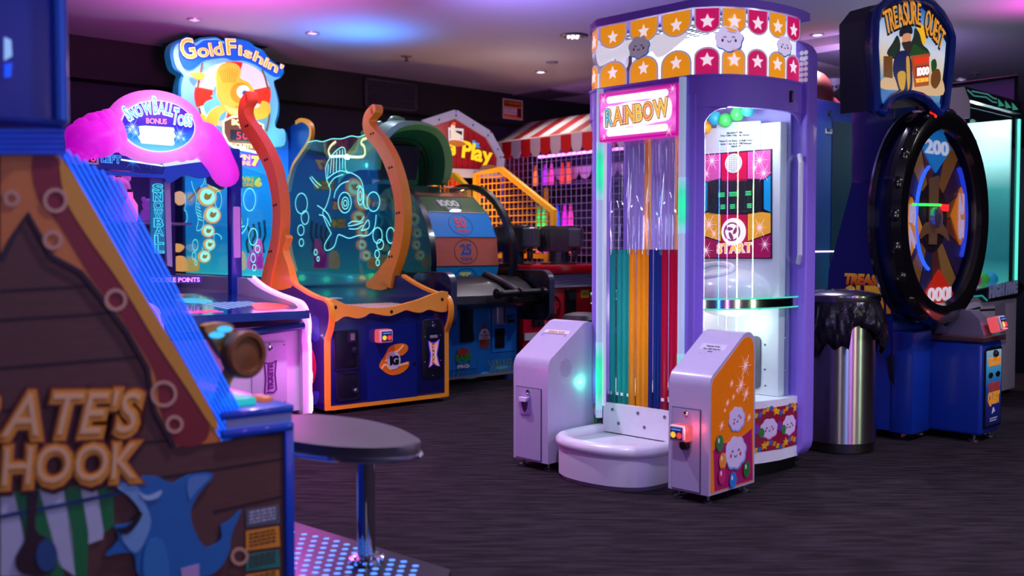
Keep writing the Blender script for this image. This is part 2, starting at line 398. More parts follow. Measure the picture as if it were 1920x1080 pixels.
class Curve:
    """vertical curved surface over a plan path; (a, z) = arc length along it and height"""
    def __init__(s, T, pts):
        s.T = T; s.p = [Vector((x, y, 0)) for x, y in pts]; s.d = [0]
        for i in range(1, len(s.p)): s.d.append(s.d[-1] + (s.p[i]-s.p[i-1]).length)
    def P(s, a, b, off=0):
        i = 1
        while i < len(s.d)-1 and s.d[i] < a: i += 1
        f = (a-s.d[i-1])/(s.d[i]-s.d[i-1]); q = s.p[i-1].lerp(s.p[i], f)
        def nrm(j):
            t = s.p[min(j+1, len(s.p)-1)] - s.p[max(j-1, 0)]; return Vector((t.y, -t.x, 0)).normalized()
        n = nrm(i-1).lerp(nrm(i), min(max(f, 0), 1)).normalized()
        return q + Vector((0, 0, b)) + n*off
    def st(s, px, py):
        d = s.T.Mi3 @ ray(px, py); c = s.T.Mi @ CAM; best = None
        for i in range(1, len(s.p)):
            a, b = s.p[i-1], s.p[i]; e = b-a; den = d.x*e.y - d.y*e.x
            if abs(den) < 1e-9: continue
            t = ((a.x-c.x)*e.y - (a.y-c.y)*e.x)/den; u_ = ((a.x-c.x)*d.y - (a.y-c.y)*d.x)/den
            if t > 0 and -1e-6 <= u_ <= 1+1e-6 and (best is None or t < best[0]): best = (t, s.d[i-1] + u_*e.length, (c + d*t).z)
        return best[1:] if best else None
    def sheet(s, mb, z0, z1, o0, o1, mi=0, a0=None, a1=None, n=None, ends=True):
        a0 = 0 if a0 is None else a0; a1 = s.d[-1] if a1 is None else a1
        A = sorted(set([a0, a1] + [x for x in s.d if a0 < x < a1])); m = len(A); V = []
        for o in (o0, o1):
            for z in (z0, z1): V += [s.P(a, z, o) for a in A]
        Fc = []
        for i in range(m-1):
            Fc += [(2*m+i, 2*m+i+1, 3*m+i+1, 3*m+i), (i+1, i, m+i, m+i+1), (i, i+1, 2*m+i+1, 2*m+i), (m+i+1, m+i, 3*m+i, 3*m+i+1)]
        if ends: Fc += [(0, 2*m, 3*m, m), (m-1, 2*m-1, 4*m-1, 3*m-1)]
        return mb.raw(V, Fc, mi)
def card_reader(T, pl, s, t, k=1.0, parent=None, red=True):
    """small payment card reader with a tilted screen, facing the plane's normal"""
    body = T.add('card_reader', MB().poly(pl, rrect(s-.045*k, s+.045*k, t-.036*k, t+.036*k, .012*k), 0, .045*k, bev=.008*k), glow((250, 90, 100), .75) if red else M((200, 190, 200), .4), parent)
    T.add('reader_bezel', MB().poly(pl, rrect(s-.043*k, s+.035*k, t-.034*k, t+.034*k, .01*k), .045*k, .056*k, bev=.005*k), M((226, 200, 206), .35), body)
    T.add('reader_screen', MB().poly(pl, [(s-.035*k, t-.026*k), (s+.027*k, t-.026*k), (s+.027*k, t+.026*k), (s-.035*k, t+.026*k)], .056*k, .058*k), glow((16, 22, 60), 1), body)
    mb = MB(); mb.poly(pl, ell(s-.019*k, t-.007*k, .013*k, n=14), .058*k, .0595*k, 0); mb.poly(pl, ell(s+.012*k, t-.008*k, .013*k, n=14), .058*k, .0595*k, 1)
    mb.poly(pl, [(s-.028*k, t+.014*k), (s+.02*k, t+.014*k), (s+.02*k, t+.02*k), (s-.028*k, t+.02*k)], .058*k, .0595*k, 2)
    T.add('screen_icons', mb, [glow((250, 200, 60), 1), glow((240, 60, 70), 1), glow((70, 130, 255), 1)], body)
    return body
# ================================================================ the room
def carpet():
    m = bpy.data.materials.new('carpet'); m.use_nodes = True; nt = m.node_tree; p = nt.nodes['Principled BSDF']; L = nt.links.new
    tc = nt.nodes.new('ShaderNodeTexCoord')
    def nz(scale, st, det=4):
        mp = nt.nodes.new('ShaderNodeMapping'); mp.inputs['Rotation'].default_value = (0, 0, R(46)); mp.inputs['Scale'].default_value = st
        n = nt.nodes.new('ShaderNodeTexNoise'); n.inputs['Scale'].default_value = scale; n.inputs['Detail'].default_value = det
        L(tc.outputs['Object'], mp.inputs[0]); L(mp.outputs[0], n.inputs['Vector']); return n
    a = nz(4.2, (1.0, 11, 1)); b = nz(240, (1, 1.6, 1), 2); c = nz(22, (.6, 4, 1))
    cr = nt.nodes.new('ShaderNodeValToRGB'); cr.color_ramp.elements[0].position = .40; cr.color_ramp.elements[1].position = .60
    cr.color_ramp.elements[0].color = lin((28, 23, 27)); cr.color_ramp.elements[1].color = lin((50, 42, 48)); L(a.outputs[0], cr.inputs[0])
    mx = nt.nodes.new('ShaderNodeMix'); mx.data_type = 'RGBA'; mx.blend_type = 'OVERLAY'; mx.inputs['Factor'].default_value = .75
    L(cr.outputs[0], mx.inputs['A']); L(b.outputs[0], mx.inputs['B'])
    m2 = nt.nodes.new('ShaderNodeMix'); m2.data_type = 'RGBA'; m2.blend_type = 'OVERLAY'; m2.inputs['Factor'].default_value = .5
    L(mx.outputs['Result'], m2.inputs['A']); L(c.outputs[0], m2.inputs['B']); L(m2.outputs['Result'], p.inputs['Base Color'])
    p.inputs['Roughness'].default_value = .95; p.inputs['Specular IOR Level'].default_value = .1
    bp = nt.nodes.new('ShaderNodeBump'); bp.inputs['Strength'].default_value = .6; bp.inputs['Distance'].default_value = .006
    L(b.outputs[0], bp.inputs['Height']); L(bp.outputs[0], p.inputs['Normal']); return m
XL, XR, YB, YF = -9.0, 14.0, -3.0, 24.0
single('floor', '', '', MB().box(XL, XR, YB, YF, -.1, 0), carpet(), kind='structure')
single('ceiling', '', '', MB().box(XL, XR, YB, YF, CEIL, CEIL+.1), M((176, 170, 182), .8, bump=.05, scale=60), kind='structure')
W0 = floorpt(900, 168, CEIL); WA = 41.5
wu = Vector((cos(R(WA)), sin(R(WA)), 0)); wn = Vector((sin(R(WA)), -cos(R(WA)), 0))
class _F: pass
WT = Thing('wall_back', '', '', (W0.x, W0.y, 0), WA, kind='structure')     # local x along the wall, local -y into the room
WT.add('wall_panel', MB().box(-9, 18, .22, .32, 0, CEIL), M((30, 28, 52), .7, scale=4, var=.15))
WT.add('bulkhead', MB().box(-9, 18, 0, .22, CEIL-.36, CEIL), M((22, 21, 24), .7))
WT.add('bulkhead_lip', MB().box(-9, 18, -.015, 0, CEIL-.36, CEIL-.345), M((12, 12, 14), .6))
single('wall_right', '', '', MB().box(13.0, 13.1, YB, 22, 0, CEIL), M((70, 60, 84), .8), kind='structure')
# dropped ceiling box on the right with its lit edge
b0 = floorpt(1500, 77, CEIL)
BT = Thing('trim_1', '', '', (b0.x, b0.y, 0), -46, kind='structure')
BT.add('dropped_box', MB().box(-1.1, .55, 0, 1.1, CEIL-.075, CEIL, 0, .004), M((176, 168, 170), .7))
BT.add('access_panel', MB().box(-.15, .5, .25, .95, CEIL-.082, CEIL-.074), M((96, 92, 98), .7))
# dark service opening in the ceiling above the fish sign
hp = [floorpt(x, y, CEIL) for x, y in [(306, 84), (370, 62), (505, 84), (440, 106)]]
hT = Thing('trim_2', '', '', (hp[0].x, hp[0].y, 0), 0, kind='structure')
pp = [hT.loc(p) for p in hp]
hT.add('service_hatch', MB().raw([(p.x, p.y, CEIL-.004) for p in pp], [(3, 2, 1, 0)]), M((14, 13, 15), .8))
mb = MB(); mb.tube([(p.x, p.y, CEIL-.006) for p in pp], .012, 4, closed=True); hT.add('hatch_frame', mb, M((96, 92, 102), .6))
# ceiling downlights
def downlight(px, py, r, bright, col, label):
    p = floorpt(px, py, CEIL); T = Thing('downlight', label, 'ceiling light', (p.x, p.y, CEIL), 0, 'recessed ceiling downlights')
    T.add('trim_ring', MB().lathe((0, 0, 0), [(r*.72, -.002), (r*.74, -.012), (r*.95, -.012), (r, -.004), (r, 0)], 28, cap=False), M((190, 186, 196), .35, .6))
    T.add('lamp_face', MB().lathe((0, 0, 0), [(r*.72, -.003), (r*.5, -.008), (0, -.010)], 24, cap=False), glow(col, bright))
    return T
downlight(365, 36, .062, .9, (240, 225, 245), 'small round downlight in the ceiling left of the fish sign')
downlight(586, 61, .062, 1.3, (235, 240, 255), 'small round downlight in the blue patch of ceiling')
downlight(1014, 134, .062, 3.0, (255, 250, 225), 'small warm downlight in the ceiling above the warning sign')
downlight(1533, 64, .06, 3.0, (255, 238, 205), 'small warm downlight in the ceiling beside the pirate marquee')
downlight(1802, 148, .075, .5, (220, 210, 225), 'small unlit downlight above the white claw machine')
p = floorpt(1076, 66, CEIL); T = Thing('downlight', 'large chrome downlight in the ceiling beside the cloud machine', 'ceiling light', (p.x, p.y, CEIL), 0, 'recessed ceiling downlights')
T.add('trim_ring', MB().lathe((0, 0, 0), [(.085, -.004), (.088, -.016), (.108, -.016), (.12, -.006), (.12, 0)], 32, cap=False), M((120, 116, 128), .3, .8))
T.add('reflector', MB().lathe((0, 0, 0), [(.085, -.004), (.06, -.006), (0, -.006)], 24, cap=False), M((60, 58, 66), .2, .9))
for k in range(7):
    a = 2*pi*k/7; r_ = .05 if k else 0
    T.add('lamp_bulb', MB().ball((r_*cos(a), r_*sin(a), -.012), .013, 8), glow((255, 248, 255), 3))
# sprinklers
def sprinkler(px, py, label):
    p = floorpt(px, py, CEIL); T = Thing('sprinkler', label, 'sprinkler', (p.x, p.y, CEIL), 0, 'ceiling fire sprinklers')
    T.add('cover_plate', MB().lathe((0, 0, 0), [(.055, 0), (.05, -.008), (.02, -.01), (0, -.01)], 20), M((120, 112, 124), .4))
    T.add('stem', MB().lathe((0, 0, 0), [(.012, -.01), (.010, -.04), (0, -.04)], 10), M((90, 84, 92), .4, .6))
    T.add('deflector', MB().lathe((0, 0, 0), [(.0, -.04), (.024, -.042), (.024, -.045), (0, -.046)], 14), M((70, 66, 72), .4, .6))
sprinkler(762, 105, 'small fire sprinkler in the ceiling above the wall grille')
sprinkler(1828, 138, 'small fire sprinkler in the ceiling above the claw machine')
p = floorpt(1035, 116, CEIL)
single('smoke_detector', 'small flat round detector plate in the ceiling near the warm downlight', 'detector', MB().lathe((0, 0, 0), [(.06, 0), (.055, -.012), (0, -.014)], 20), M((120, 112, 128), .6), (p.x, p.y, CEIL))
# ceiling return-air vent (square, slatted)
q = [floorpt(*p, CEIL) for p in A7((1150, 735), (1445, 685), (1720, 725), (1430, 775))]
vw = (q[3]-q[0]); va = math.degrees(atan2(vw.y, vw.x))
vT = Thing('ceiling_vent', 'dark square slatted vent in the ceiling beside the cloud machine', 'vent', (q[0].x, q[0].y, CEIL), va)
lw = vw.length; ld = abs(vT.loc(q[1]).y); sg = 1 if vT.loc(q[1]).y > 0 else -1
mb = MB()
for x0, x1, y0, y1 in ((0, lw, 0, .03), (0, lw, ld-.03, ld), (0, .03, 0, ld), (lw-.03, lw, 0, ld)): mb.box(x0, x1, sg*y0, sg*y1, -.014, 0)
vT.add('frame', mb, M((120, 114, 124), .5))
vT.add('backing', MB().box(.03, lw-.03, sg*.03, sg*(ld-.03), -.003, 0), M((30, 28, 32), .8))
for k in range(12): vT.add('slat', MB().box(.03, lw-.03, sg*(.05+(ld-.1)*k/11), sg*(.075+(ld-.1)*k/11), -.012, -.006), M((66, 62, 68), .6))
# wall grille on the bulkhead
fw = WT.front(-.016)
g = fw.sts(A7((10, 612), (420, 648), (415, 855), (12, 845)))
x0, x1 = g[0][0], g[1][0]; z1 = CEIL-.035; z0 = CEIL-.345
gT = Thing('air_grille', 'dark rectangular air grille on the black bulkhead', 'vent', tuple(WT.M @ Vector(((x0+x1)/2, -.02, z0))), WA)
hw = (x1-x0)/2; hh = z1-z0
mb = MB()
for a in ((-hw, hw, 0, .03), (-hw, hw, hh-.03, hh), (-hw, -hw+.035, 0, hh), (hw-.035, hw, 0, hh)): mb.box(a[0], a[1], -.02, .0, a[2], a[3], 0, .003)
gT.add('frame', mb, M((52, 50, 60), .5)); gT.add('backing', MB().box(-hw+.03, hw-.03, -.004, .0, .03, hh-.03), M((10, 10, 12), .8))
src = gT.add('slat', MB().raw([(-hw+.035, -.018, -.006), (hw-.035, -.018, -.006), (hw-.035, -.004, .008), (-hw+.035, -.004, .008), (-hw+.035, -.017, -.009), (hw-.035, -.017, -.009), (hw-.035, -.003, .005), (-hw+.035, -.003, .005)], [(0, 1, 2, 3), (7, 6, 5, 4), (0, 4, 5, 1), (2, 6, 7, 3)]), M((70, 68, 84), .5))
src.location = (0, 0, .045); gT.copies('slat', src, [(0, 0, .045 + (hh-.09)*k/9) for k in range(1, 10)])
# warning sign
g = fw.sts(A7((1090, 765), (1243, 785), (1243, 938), (1088, 920)))
x0, x1 = g[0][0], g[1][0]; zt = min(g[0][1], CEIL-.04); zb = max(g[3][1], CEIL-.345)
sT = Thing('warning_sign', 'orange and black WARNING notice on the dark bulkhead', 'sign', tuple(WT.M @ Vector(((x0+x1)/2, -.017, zb))), WA)
hw = (x1-x0)/2; hh = zt-zb; pl = sT.front(0)
sT.add('board', MB().box(-hw, hw, -.006, 0, 0, hh), M((214, 196, 190), .5))
sT.add('orange_field', MB().poly(pl, [(-hw+.012, .012), (hw-.012, .012), (hw-.012, hh-.012), (-hw+.012, hh-.012)], .006, .0075), M((226, 116, 40), .5))
sT.add('header', MB().poly(pl, [(-hw+.02, hh*.66), (hw-.02, hh*.66), (hw-.02, hh-.02), (-hw+.02, hh-.02)], .0075, .009), BLACK)
sT.add('lettering', MB().text(pl, 'WARNING', (0, hh*.72), hh*.16, .009, .010, 0, .03, 1.6*hw, 'c'), M((226, 116, 40), .5))
sT.add('text_box', MB().poly(pl, [(-hw+.025, hh*.25), (hw*.35, hh*.25), (hw*.35, hh*.55), (-hw+.025, hh*.55)], .0075, .009), M((222, 214, 222), .5))
mb = MB()
for k in range(2): greek(mb, pl, -hw+.04, hw*.28, hh*(.45-.13*k), hh*.05, .009)
sT.add('small_print', mb, BLACK)
sT.add('pictogram', MB().poly(pl, [(hw*.45, .03), (hw-.025, .03), (hw-.025, hh*.58), (hw*.45, hh*.58)], .0075, .009), M((60, 36, 28), .5))
# dome security camera
p = floorpt(1563, 149, CEIL)
cT = Thing('security_camera', 'white turret security camera under the ceiling behind the blue cabinet', 'camera', (p.x, p.y, CEIL), 0)
cT.add('base', MB().lathe((0, 0, 0), [(.085, 0), (.085, -.035), (.07, -.06), (0, -.06)], 28), M((228, 226, 232), .4))
cT.add('turret', MB().ball((-.01, -.02, -.075), .06, 20), M((228, 226, 232), .35))
for dx in (-.022, .018): cT.add('lens', MB().lathe((dx-.012, -.062, -.085), [(.017, 0), (.015, .016), (0, .018)], 16, (0, -1, -.35)), BLACK)
# ================================================================ cloud prize machine (tall purple booth)
RT = Thing('ball_drop_machine', 'tall purple and clear booth with cloud and star prints and a multicoloured strip curtain', 'arcade machine', (.633, 4.827, 0), -45)
PURP = M((152, 120, 232), .35, coat=.2); PURPD = M((74, 62, 128), .4); LAV = M((206, 198, 226), .4, coat=.2); MWHITE = M((232, 232, 240), .35, coat=.2)
half = [(.285, 0), (.36, .045), (.42, .115), (.465, .20), (.498, .30), (.517, .40), (.522, .50), (.522, .56)]
plan = [(-x, y) for x, y in half[::-1]] + half
RC = Curve(RT, plan)
RF = RT.front(0)
def plan_poly(off=0, z=0, inner=0):
    n = len(plan); return [tuple((RC.P(RC.d[i], 0, off)).xy) for i in range(n)] + [(.522+off, .62), (-.522-off, .62)]
TOPZ, CR0, CR1 = 2.235, 1.885, 2.195
tp = RT.top(0)
mb = MB(); mb.poly(tp, plan_poly(.012), CR1, TOPZ, bev=.008); RT.add('crown_cap', mb, PURP)
hd = MB(); RC.sheet(hd, 1.74, CR0, -.01, .012); rim = RT.add('header_ring', hd, PURP)
RT.add('header_lip', RC.sheet(MB(), CR0-.008, CR0+.004, -.01, .018), PURP, rim)
cw = RT.add('crown_window', RC.sheet(MB(), CR0, CR1, -.004, 0), CLEAR)
# crown prints: scallops with stars
ORG = M((250, 160, 24), .4, 0, .62); PNK = M((214, 20, 100), .4, 0, .62); STR = M((255, 240, 245), .4, 0, .7); EDG = M((222, 208, 228), .4, 0, .3)
tops = [(75, 128, 1), (153, 100, 0), (253, 82, 0), (358, 62, 0), (495, 45, 1), (620, 42, 0), (730, 50, 1), (815, 65, 0), (868, 82, 1)]
wid = RC.d[7]
aF0, aF1 = RC.d[7], RC.d[8]
A_end = RC.d[-1]
slots = []
n_side = 5
sw = (A_end - aF1)/n_side*.98; fw_ = (aF1-aF0)/3
for k in range(3): slots.append((aF0 + fw_*(k+.5), fw_*.46, 0))
for k in range(n_side): slots.append((aF1 + sw*(k+.5), sw*.47, 1 - (k % 2)))
for k in range(n_side): slots.append((aF0 - sw*(k+.5), sw*.47, (k % 2)))
for a, hw, c in slots:
    for row in (0, 1):
        zb, sgn = (CR1-.004, -1) if row == 0 else (CR0+.006, 1)
        H_ = .115 if row == 0 else .125
        def shape(w_, h_): return [(a-w_, zb), (a+w_, zb)] + [(a + w_*cos(t), zb + sgn*(h_-w_*.75 + w_*.75*sin(t))) for t in [pi*i/10 for i in range(11)]]
        f = RT.add('scallop', MB().poly(RC, shape(hw, H_), .0, .0012, 0, back=False), EDG, cw)
        RT.add('scallop_fill', MB().poly(RC, shape(hw*.88, H_*.93), .0005, .002, 0, back=False), PNK if c else ORG, f)
        RT.add('star', MB().poly(RC, star(a, zb + sgn*H_*.52, .034), .001, .003, 0, back=False), STR, f)
# white cloud print behind the scallops on the flat front and a translucent side
WFILM = M((250, 250, 252), .5, 0, .55)
pts = [(aF0+.01, CR1-.1), (aF1-.05, CR1-.1), (aF1-.12, 2.02), (aF1-.2, 1.995), (aF1-.24, 2.03), (aF1-.31, 1.99), (aF1-.36, 2.03), (aF1-.44, 2.0), (aF1-.47, 2.03), (aF0+.01, 2.0)]
RT.add('cloud_film', MB().poly(RC, cat(pts, 3), -.001, .0006, 0, back=False), WFILM, cw)
for (px, py, r, grey) in [(1198, 88, .062, 1), (1367, 72, .068, 0), (1471, 86, .055, 0)]:
    q = RC.st(px, py); mb = MB(); cloud_face(mb, RC, q[0], q[1], r, .002, 0, 0, 1, 2, 3)
    RT.add('cloud_print', mb, [M((178, 172, 186) if grey else (214, 202, 236), .5, 0, .30 if grey else .7), M((60, 30, 60), .5), M((190, 40, 70), .5), M((70, 150, 220), .5, 0, .2)], cw)
# inside of the crown: white lining, perforated light tray
bw = MB(); bw.box(-.5, .5, .545, .555, CR0, CR1); RT.add('crown_back', bw, M((245, 246, 250), .5, 0, .45))
RT.add('light_tray', MB().box(-.42, .42, .18, .5, CR1-.012, CR1-.008), M((235, 238, 245), .5))
src = RT.add('tray_slot', MB().box(-.018, .018, -.006, .006, -.003, 0), M((90, 92, 104), .6)); src.location = (-.38, .22, CR1-.013)
RT.copies('tray_slot', src, [(-.38 + .06*i, .22 + .035*j, CR1-.013) for j in range(8) for i in range(13) if i or j])
RT.add('light_tube', MB().tube([(-.35, .44, CR1-.05), (.35, .44, CR1-.05)], .016, 10), glow((255, 255, 255), 9))
RT.add('crown_floor', MB().poly(tp, plan_poly(-.02), CR0-.015, CR0-.005), M((240, 240, 246), .5))
# columns and header sign
for sx in (-1, 1):
    RT.add('column', MB().box(sx*.232, sx*.305, -.012, .05, .3, 1.80, 0, .004), PURP)
    RT.add('inner_rail', MB().box(sx*.226, sx*.236, -.02, .0, .3, 1.86), M((235, 240, 250), .3, 0, .25))
    px = .243
    tb = RT.add('light_tube', MB().tube([(sx*.248, -.028, .24), (sx*.248, -.028, 1.88)], .017, 12), M((170, 190, 215), .15, 0, .45), label='frosted tube light with green glow')
    for (z0, z1) in ((1.33, 1.62) if sx < 0 else (1.16, 1.42), (.28, .62) if sx < 0 else (.4, .6)):
        for k, (m_, s_) in enumerate(((0, .9), (.22, .55))):
            pass
        RT.add('green_glow', MB().tube([(sx*.248, -.028, z0 + (z1-z0)*i/8) for i in range(9)], .0175, 12), GR([(150, 190, 210), (60, 215, 165), (40, 240, 160), (60, 215, 165), (150, 190, 210)], 2, emit=.75), tb)
sg = RT.add('sign_box', MB().box(-.236, .236, -.05, .01, 1.615, 1.855, 0, .004), M((214, 20, 160), .4, 0, .55))
def sq(*pts): return [RF.st(*p) for p in pts]
SP = RT.front(-.05)
RT.add('sign_panel', MB().poly(SP, [(-.226, 1.625), (.226, 1.625), (.226, 1.845), (-.226, 1.845)], 0, .003), GR([(196, 30, 150), (240, 120, 215), (225, 60, 180), (240, 120, 215), (196, 30, 150)], 2, emit=.9), sg)
for zc in (1.655, 1.815): RT.add('sign_tube_glow', MB().poly(SP, rrect(-.185, .185, zc-.017, zc+.017, .016), .003, .0045), glow((255, 236, 255), 1.4), sg)
RT.add('sign_glow', MB().poly(SP, cat([(-.205, 1.71), (-.19, 1.675), (-.12, 1.668), (-.05, 1.675), (.03, 1.672), (.12, 1.682), (.19, 1.69), (.208, 1.74), (.19, 1.79), (.12, 1.80), (.05, 1.79), (-.04, 1.795), (-.12, 1.785), (-.19, 1.78)], 3), .0045, .006), glow((255, 240, 250), 1.1), sg)
for (x, z, r) in ((-.205, 1.82, .03), (.19, 1.64, .032), (.21, 1.83, .022), (-.2, 1.64, .02), (-.212, 1.75, .016)):
    mb = MB(); sparkle(mb, SP, x, z, r, .004); RT.add('sign_sparkle', mb, glow((255, 225, 250), 1), sg)
cols = [(40, 170, 220), (240, 150, 40), (236, 90, 160), (240, 160, 50), (250, 190, 60), (240, 120, 50), (246, 180, 50)]
base = [(-.185, 1.69), (-.07, 1.694), (.07, 1.70), (.19, 1.712)]
RT.add('letter_outline', MB().pathtext(SP, 'RAINBOW', base, .080, .006, .009, 0, .07, .13), glow((150, 84, 30), .9), sg)
RT.add('letter_white', MB().pathtext(SP, 'RAINBOW', base, .080, .007, .011, 0, .03, .13), glow((255, 232, 170), 1), sg)
mb = MB(); mb.pathtext(SP, 'RAINBOW', base, .080, .008, .0130, 0, 0, .13); L_ = RT.add('lettering', mb, [glow(c, 1) for c in cols], sg)
cnt = 0; fi = 0
for j, ch in enumerate('RAINBOW'):
    g = GLY[(ch, 0)]; nf = len(g[1]) + len(g[2])
    for i in range(fi, fi+nf): L_.data.polygons[i].material_index = j
    fi += nf
# strip curtain: clear above, coloured below
CC = [((24, 160, 150), -.222, -.098), ((244, 150, 16), -.098, .022), ((14, 46, 130), .022, .098), ((176, 10, 52), .098, .222)]
def vinyl(col):
    m = bpy.data.materials.new('coloured_vinyl'); m.use_nodes = True; nt = m.node_tree; p = nt.nodes['Principled BSDF']; L = nt.links.new
    tc = nt.nodes.new('ShaderNodeTexCoord'); mp = nt.nodes.new('ShaderNodeMapping'); mp.inputs['Scale'].default_value = (30, 30, .5); nz = nt.nodes.new('ShaderNodeTexNoise'); nz.inputs['Scale'].default_value = 14
    L(tc.outputs['Object'], mp.inputs[0]); L(mp.outputs[0], nz.inputs['Vector'])
    mx = nt.nodes.new('ShaderNodeMix'); mx.data_type = 'RGBA'; c = lin(col); mx.inputs['A'].default_value = tuple(v*.8 for v in c[:3]) + (1,); mx.inputs['B'].default_value = tuple(min(1, v*1.15) for v in c[:3]) + (1,); L(nz.outputs[0], mx.inputs['Factor'])
    L(mx.outputs['Result'], p.inputs['Base Color']); p.inputs['Roughness'].default_value = .4
    tl = nt.nodes.new('ShaderNodeBsdfTranslucent'); L(mx.outputs['Result'], tl.inputs[0]); ms = nt.nodes.new('ShaderNodeMixShader'); ms.inputs[0].default_value = .5
    L(p.outputs[0], ms.inputs[1]); L(tl.outputs[0], ms.inputs[2]); L(ms.outputs[0], nt.nodes['Material Output'].inputs[0]); return m
CUR = glass('clear_strip', (.90, .90, .97), .30, .05, (.9, .92, 1), 1.2)
for c, x0, x1 in CC:
    n = 3; m_ = vinyl(c)
    for k in range(n):
        a, b = x0 + (x1-x0)*k/n, x0 + (x1-x0)*(k+1)/n; yb = .003*(k % 2)
        V = []; N = 6
        for z in (.315, .7, 1.085):
            for i in range(N+1): V.append((a + (b-a)*i/N, .02 + yb + .0035*sin(i/N*pi*2 + k), z))
        fs = [(r_*(N+1)+i, r_*(N+1)+i+1, (r_+1)*(N+1)+i+1, (r_+1)*(N+1)+i) for r_ in range(2) for i in range(N)]
        s_ = RT.add('curtain_strip', MB().raw(V, fs), m_)
        V2 = [(a + (b-a)*i/N, .02 + yb + .009*sin(i/N*pi*2 + k + z*4), z) for z in (1.06, 1.25, 1.45, 1.62) for i in range(N+1)]
        RT.add('clear_upper', MB().raw(V2, [(r_*(N+1)+i, r_*(N+1)+i+1, (r_+1)*(N+1)+i+1, (r_+1)*(N+1)+i) for r_ in range(3) for i in range(N)]), CUR, s_)
# lower front kick panel
kp = RT.add('kick_panel', MB().box(-.24, .24, -.005, .02, .17, .315), MWHITE)
screws(RT, 'bolt', RT.front(-.005), [(-.18, .285), (-.02, .285), (.14, .285), (-.14, .22), (.02, .22), (.18, .22)], kp, .009)
# curved windows, bands, base
GREEN = glass('green_edge_acrylic', (.93, .99, .985), .08, .02, (.95, 1, 1), 1.3)
for sx in (-1, 1):
    a0, a1 = (RC.d[8]+.025, A_end) if sx > 0 else (0, RC.d[7]-.025)
    wd_ = RT.add('curved_window', RC.sheet(MB(), .37, 1.745, -.004, .0, 0, a0, a1), GREEN)
    RT.add('window_edge', RC.sheet(MB(), .805, .812, 0, .006, 0, a0, a1), M((70, 230, 180), .2, 0, .5), wd_)
    RT.add('window_edge', RC.sheet(MB(), .852, .859, 0, .006, 0, a0, a1), M((70, 230, 180), .2, 0, .5), wd_)
    RT.add('chrome_band', RC.sheet(MB(), .812, .852, 0, .006, 0, a0, a1), CHROME, wd_)
    # column side cover with scalloped notch beside the window
    RT.add('side_cover', RC.sheet(MB(), .30, 1.75, 0, .010, 0, *((RC.d[8]-.002, RC.d[8]+.055) if sx > 0 else (RC.d[7]-.055, RC.d[7]+.002))), PURP)
    bs = RT.add('base_skirt', RC.sheet(MB(), .075, .37, -.01, .006, 0, a0 if sx > 0 else 0, a1), MWHITE)
    RT.add('skirt_print', RC.sheet(MB(), .13, .335, .006, .0075, 0, a0, a1), M((150, 20, 62), .4), bs)
    AR = RC
    for row, z in ((0, .318), (1, .15)):
        N = 26
        for i in range(N):
            aa = a0 + (a1-a0)*(i+.5)/N; dz = .014*sin(i*.9) + (.004 if row else 0); dw = (a1-a0)/N*.55
            mb = MB(); mb.poly(RC, [(aa-dw, z+dz-.010), (aa+dw*.4, z+dz-.012), (aa+dw, z+dz+.010), (aa-dw*.4, z+dz+.012)], .007, .0088 + .0002*(i % 2), 0, back=False); RT.add('garland_twist', mb, M(((240, 170, 40), (50, 110, 180), (230, 140, 30))[i % 3], .4), bs)
    for i in range(8): RT.add('gold_star', MB().poly(RC, star(a0 + (a1-a0)*(i+.5)/8, .315 if i % 2 else .158, .024), .0088, .0105, 0, back=False), M((250, 178, 30), .4), bs)
    for i in range(4):
        mb = MB(); aa = a0 + (a1-a0)*(i+.45)/4
        cloud_face(mb, RC, aa, .238, .056, .0085, .1, 0, 1, 2, 3)
        RT.add('cloud_print', mb, [M((224, 206, 240), .5), M((60, 30, 60), .5), M((206, 40, 70), .5), M((240, 140, 190), .5)], bs)
        for j, c in enumerate(((130, 50, 160), (50, 130, 60))):
            RT.add('balloon_print', MB().poly(RC, ell(aa+.075+.03*j, .24-.02*j, .018, .024, 14), .008, .010, 0, back=False), M(c, .4), bs)
    RT.add('bay_floor', MB().poly(tp, [tuple(RC.P(a, 0, -.012).xy) for a in [a0 + (a1-a0)*i/8 for i in range(9)]] + ([(.10, .5), (.10, .02)] if sx > 0 else [(-.10, .02), (-.10, .5)]), .355, .37), M((236, 236, 238), .5))
RT.add('base_plinth', MB().poly(tp, plan_poly(-.04), .0, .10), BLACK)
for (px, py) in ((1417, 868), (1480, 850)):
    pass
# back slab with round perforations
bk = RT.add('back_panel', MB().poly(RT.front(.62), rrect(-.565, .565, .06, 2.1, .09), -.02, .07, bev=.01), PURP)
hp_ = RT.right(.545)
src = RT.add('vent_hole', MB().lathe((0, 0, 0), [(.011, 0), (.011, .003), (0, .003)], 12, (0, -1, 0)), M((225, 222, 235), .5, 0, .25), bk); src.location = (.545, .548, 2.0)
RT.copies('vent_hole', src, [(.532 + .022*i, .548, 2.03 - .026*j) for j in range(6) for i in range(2)], bk)
RT.add('rear_body', MB().box(-.46, .46, .63, .82, .06, 1.9, 0, .02), PURPD)
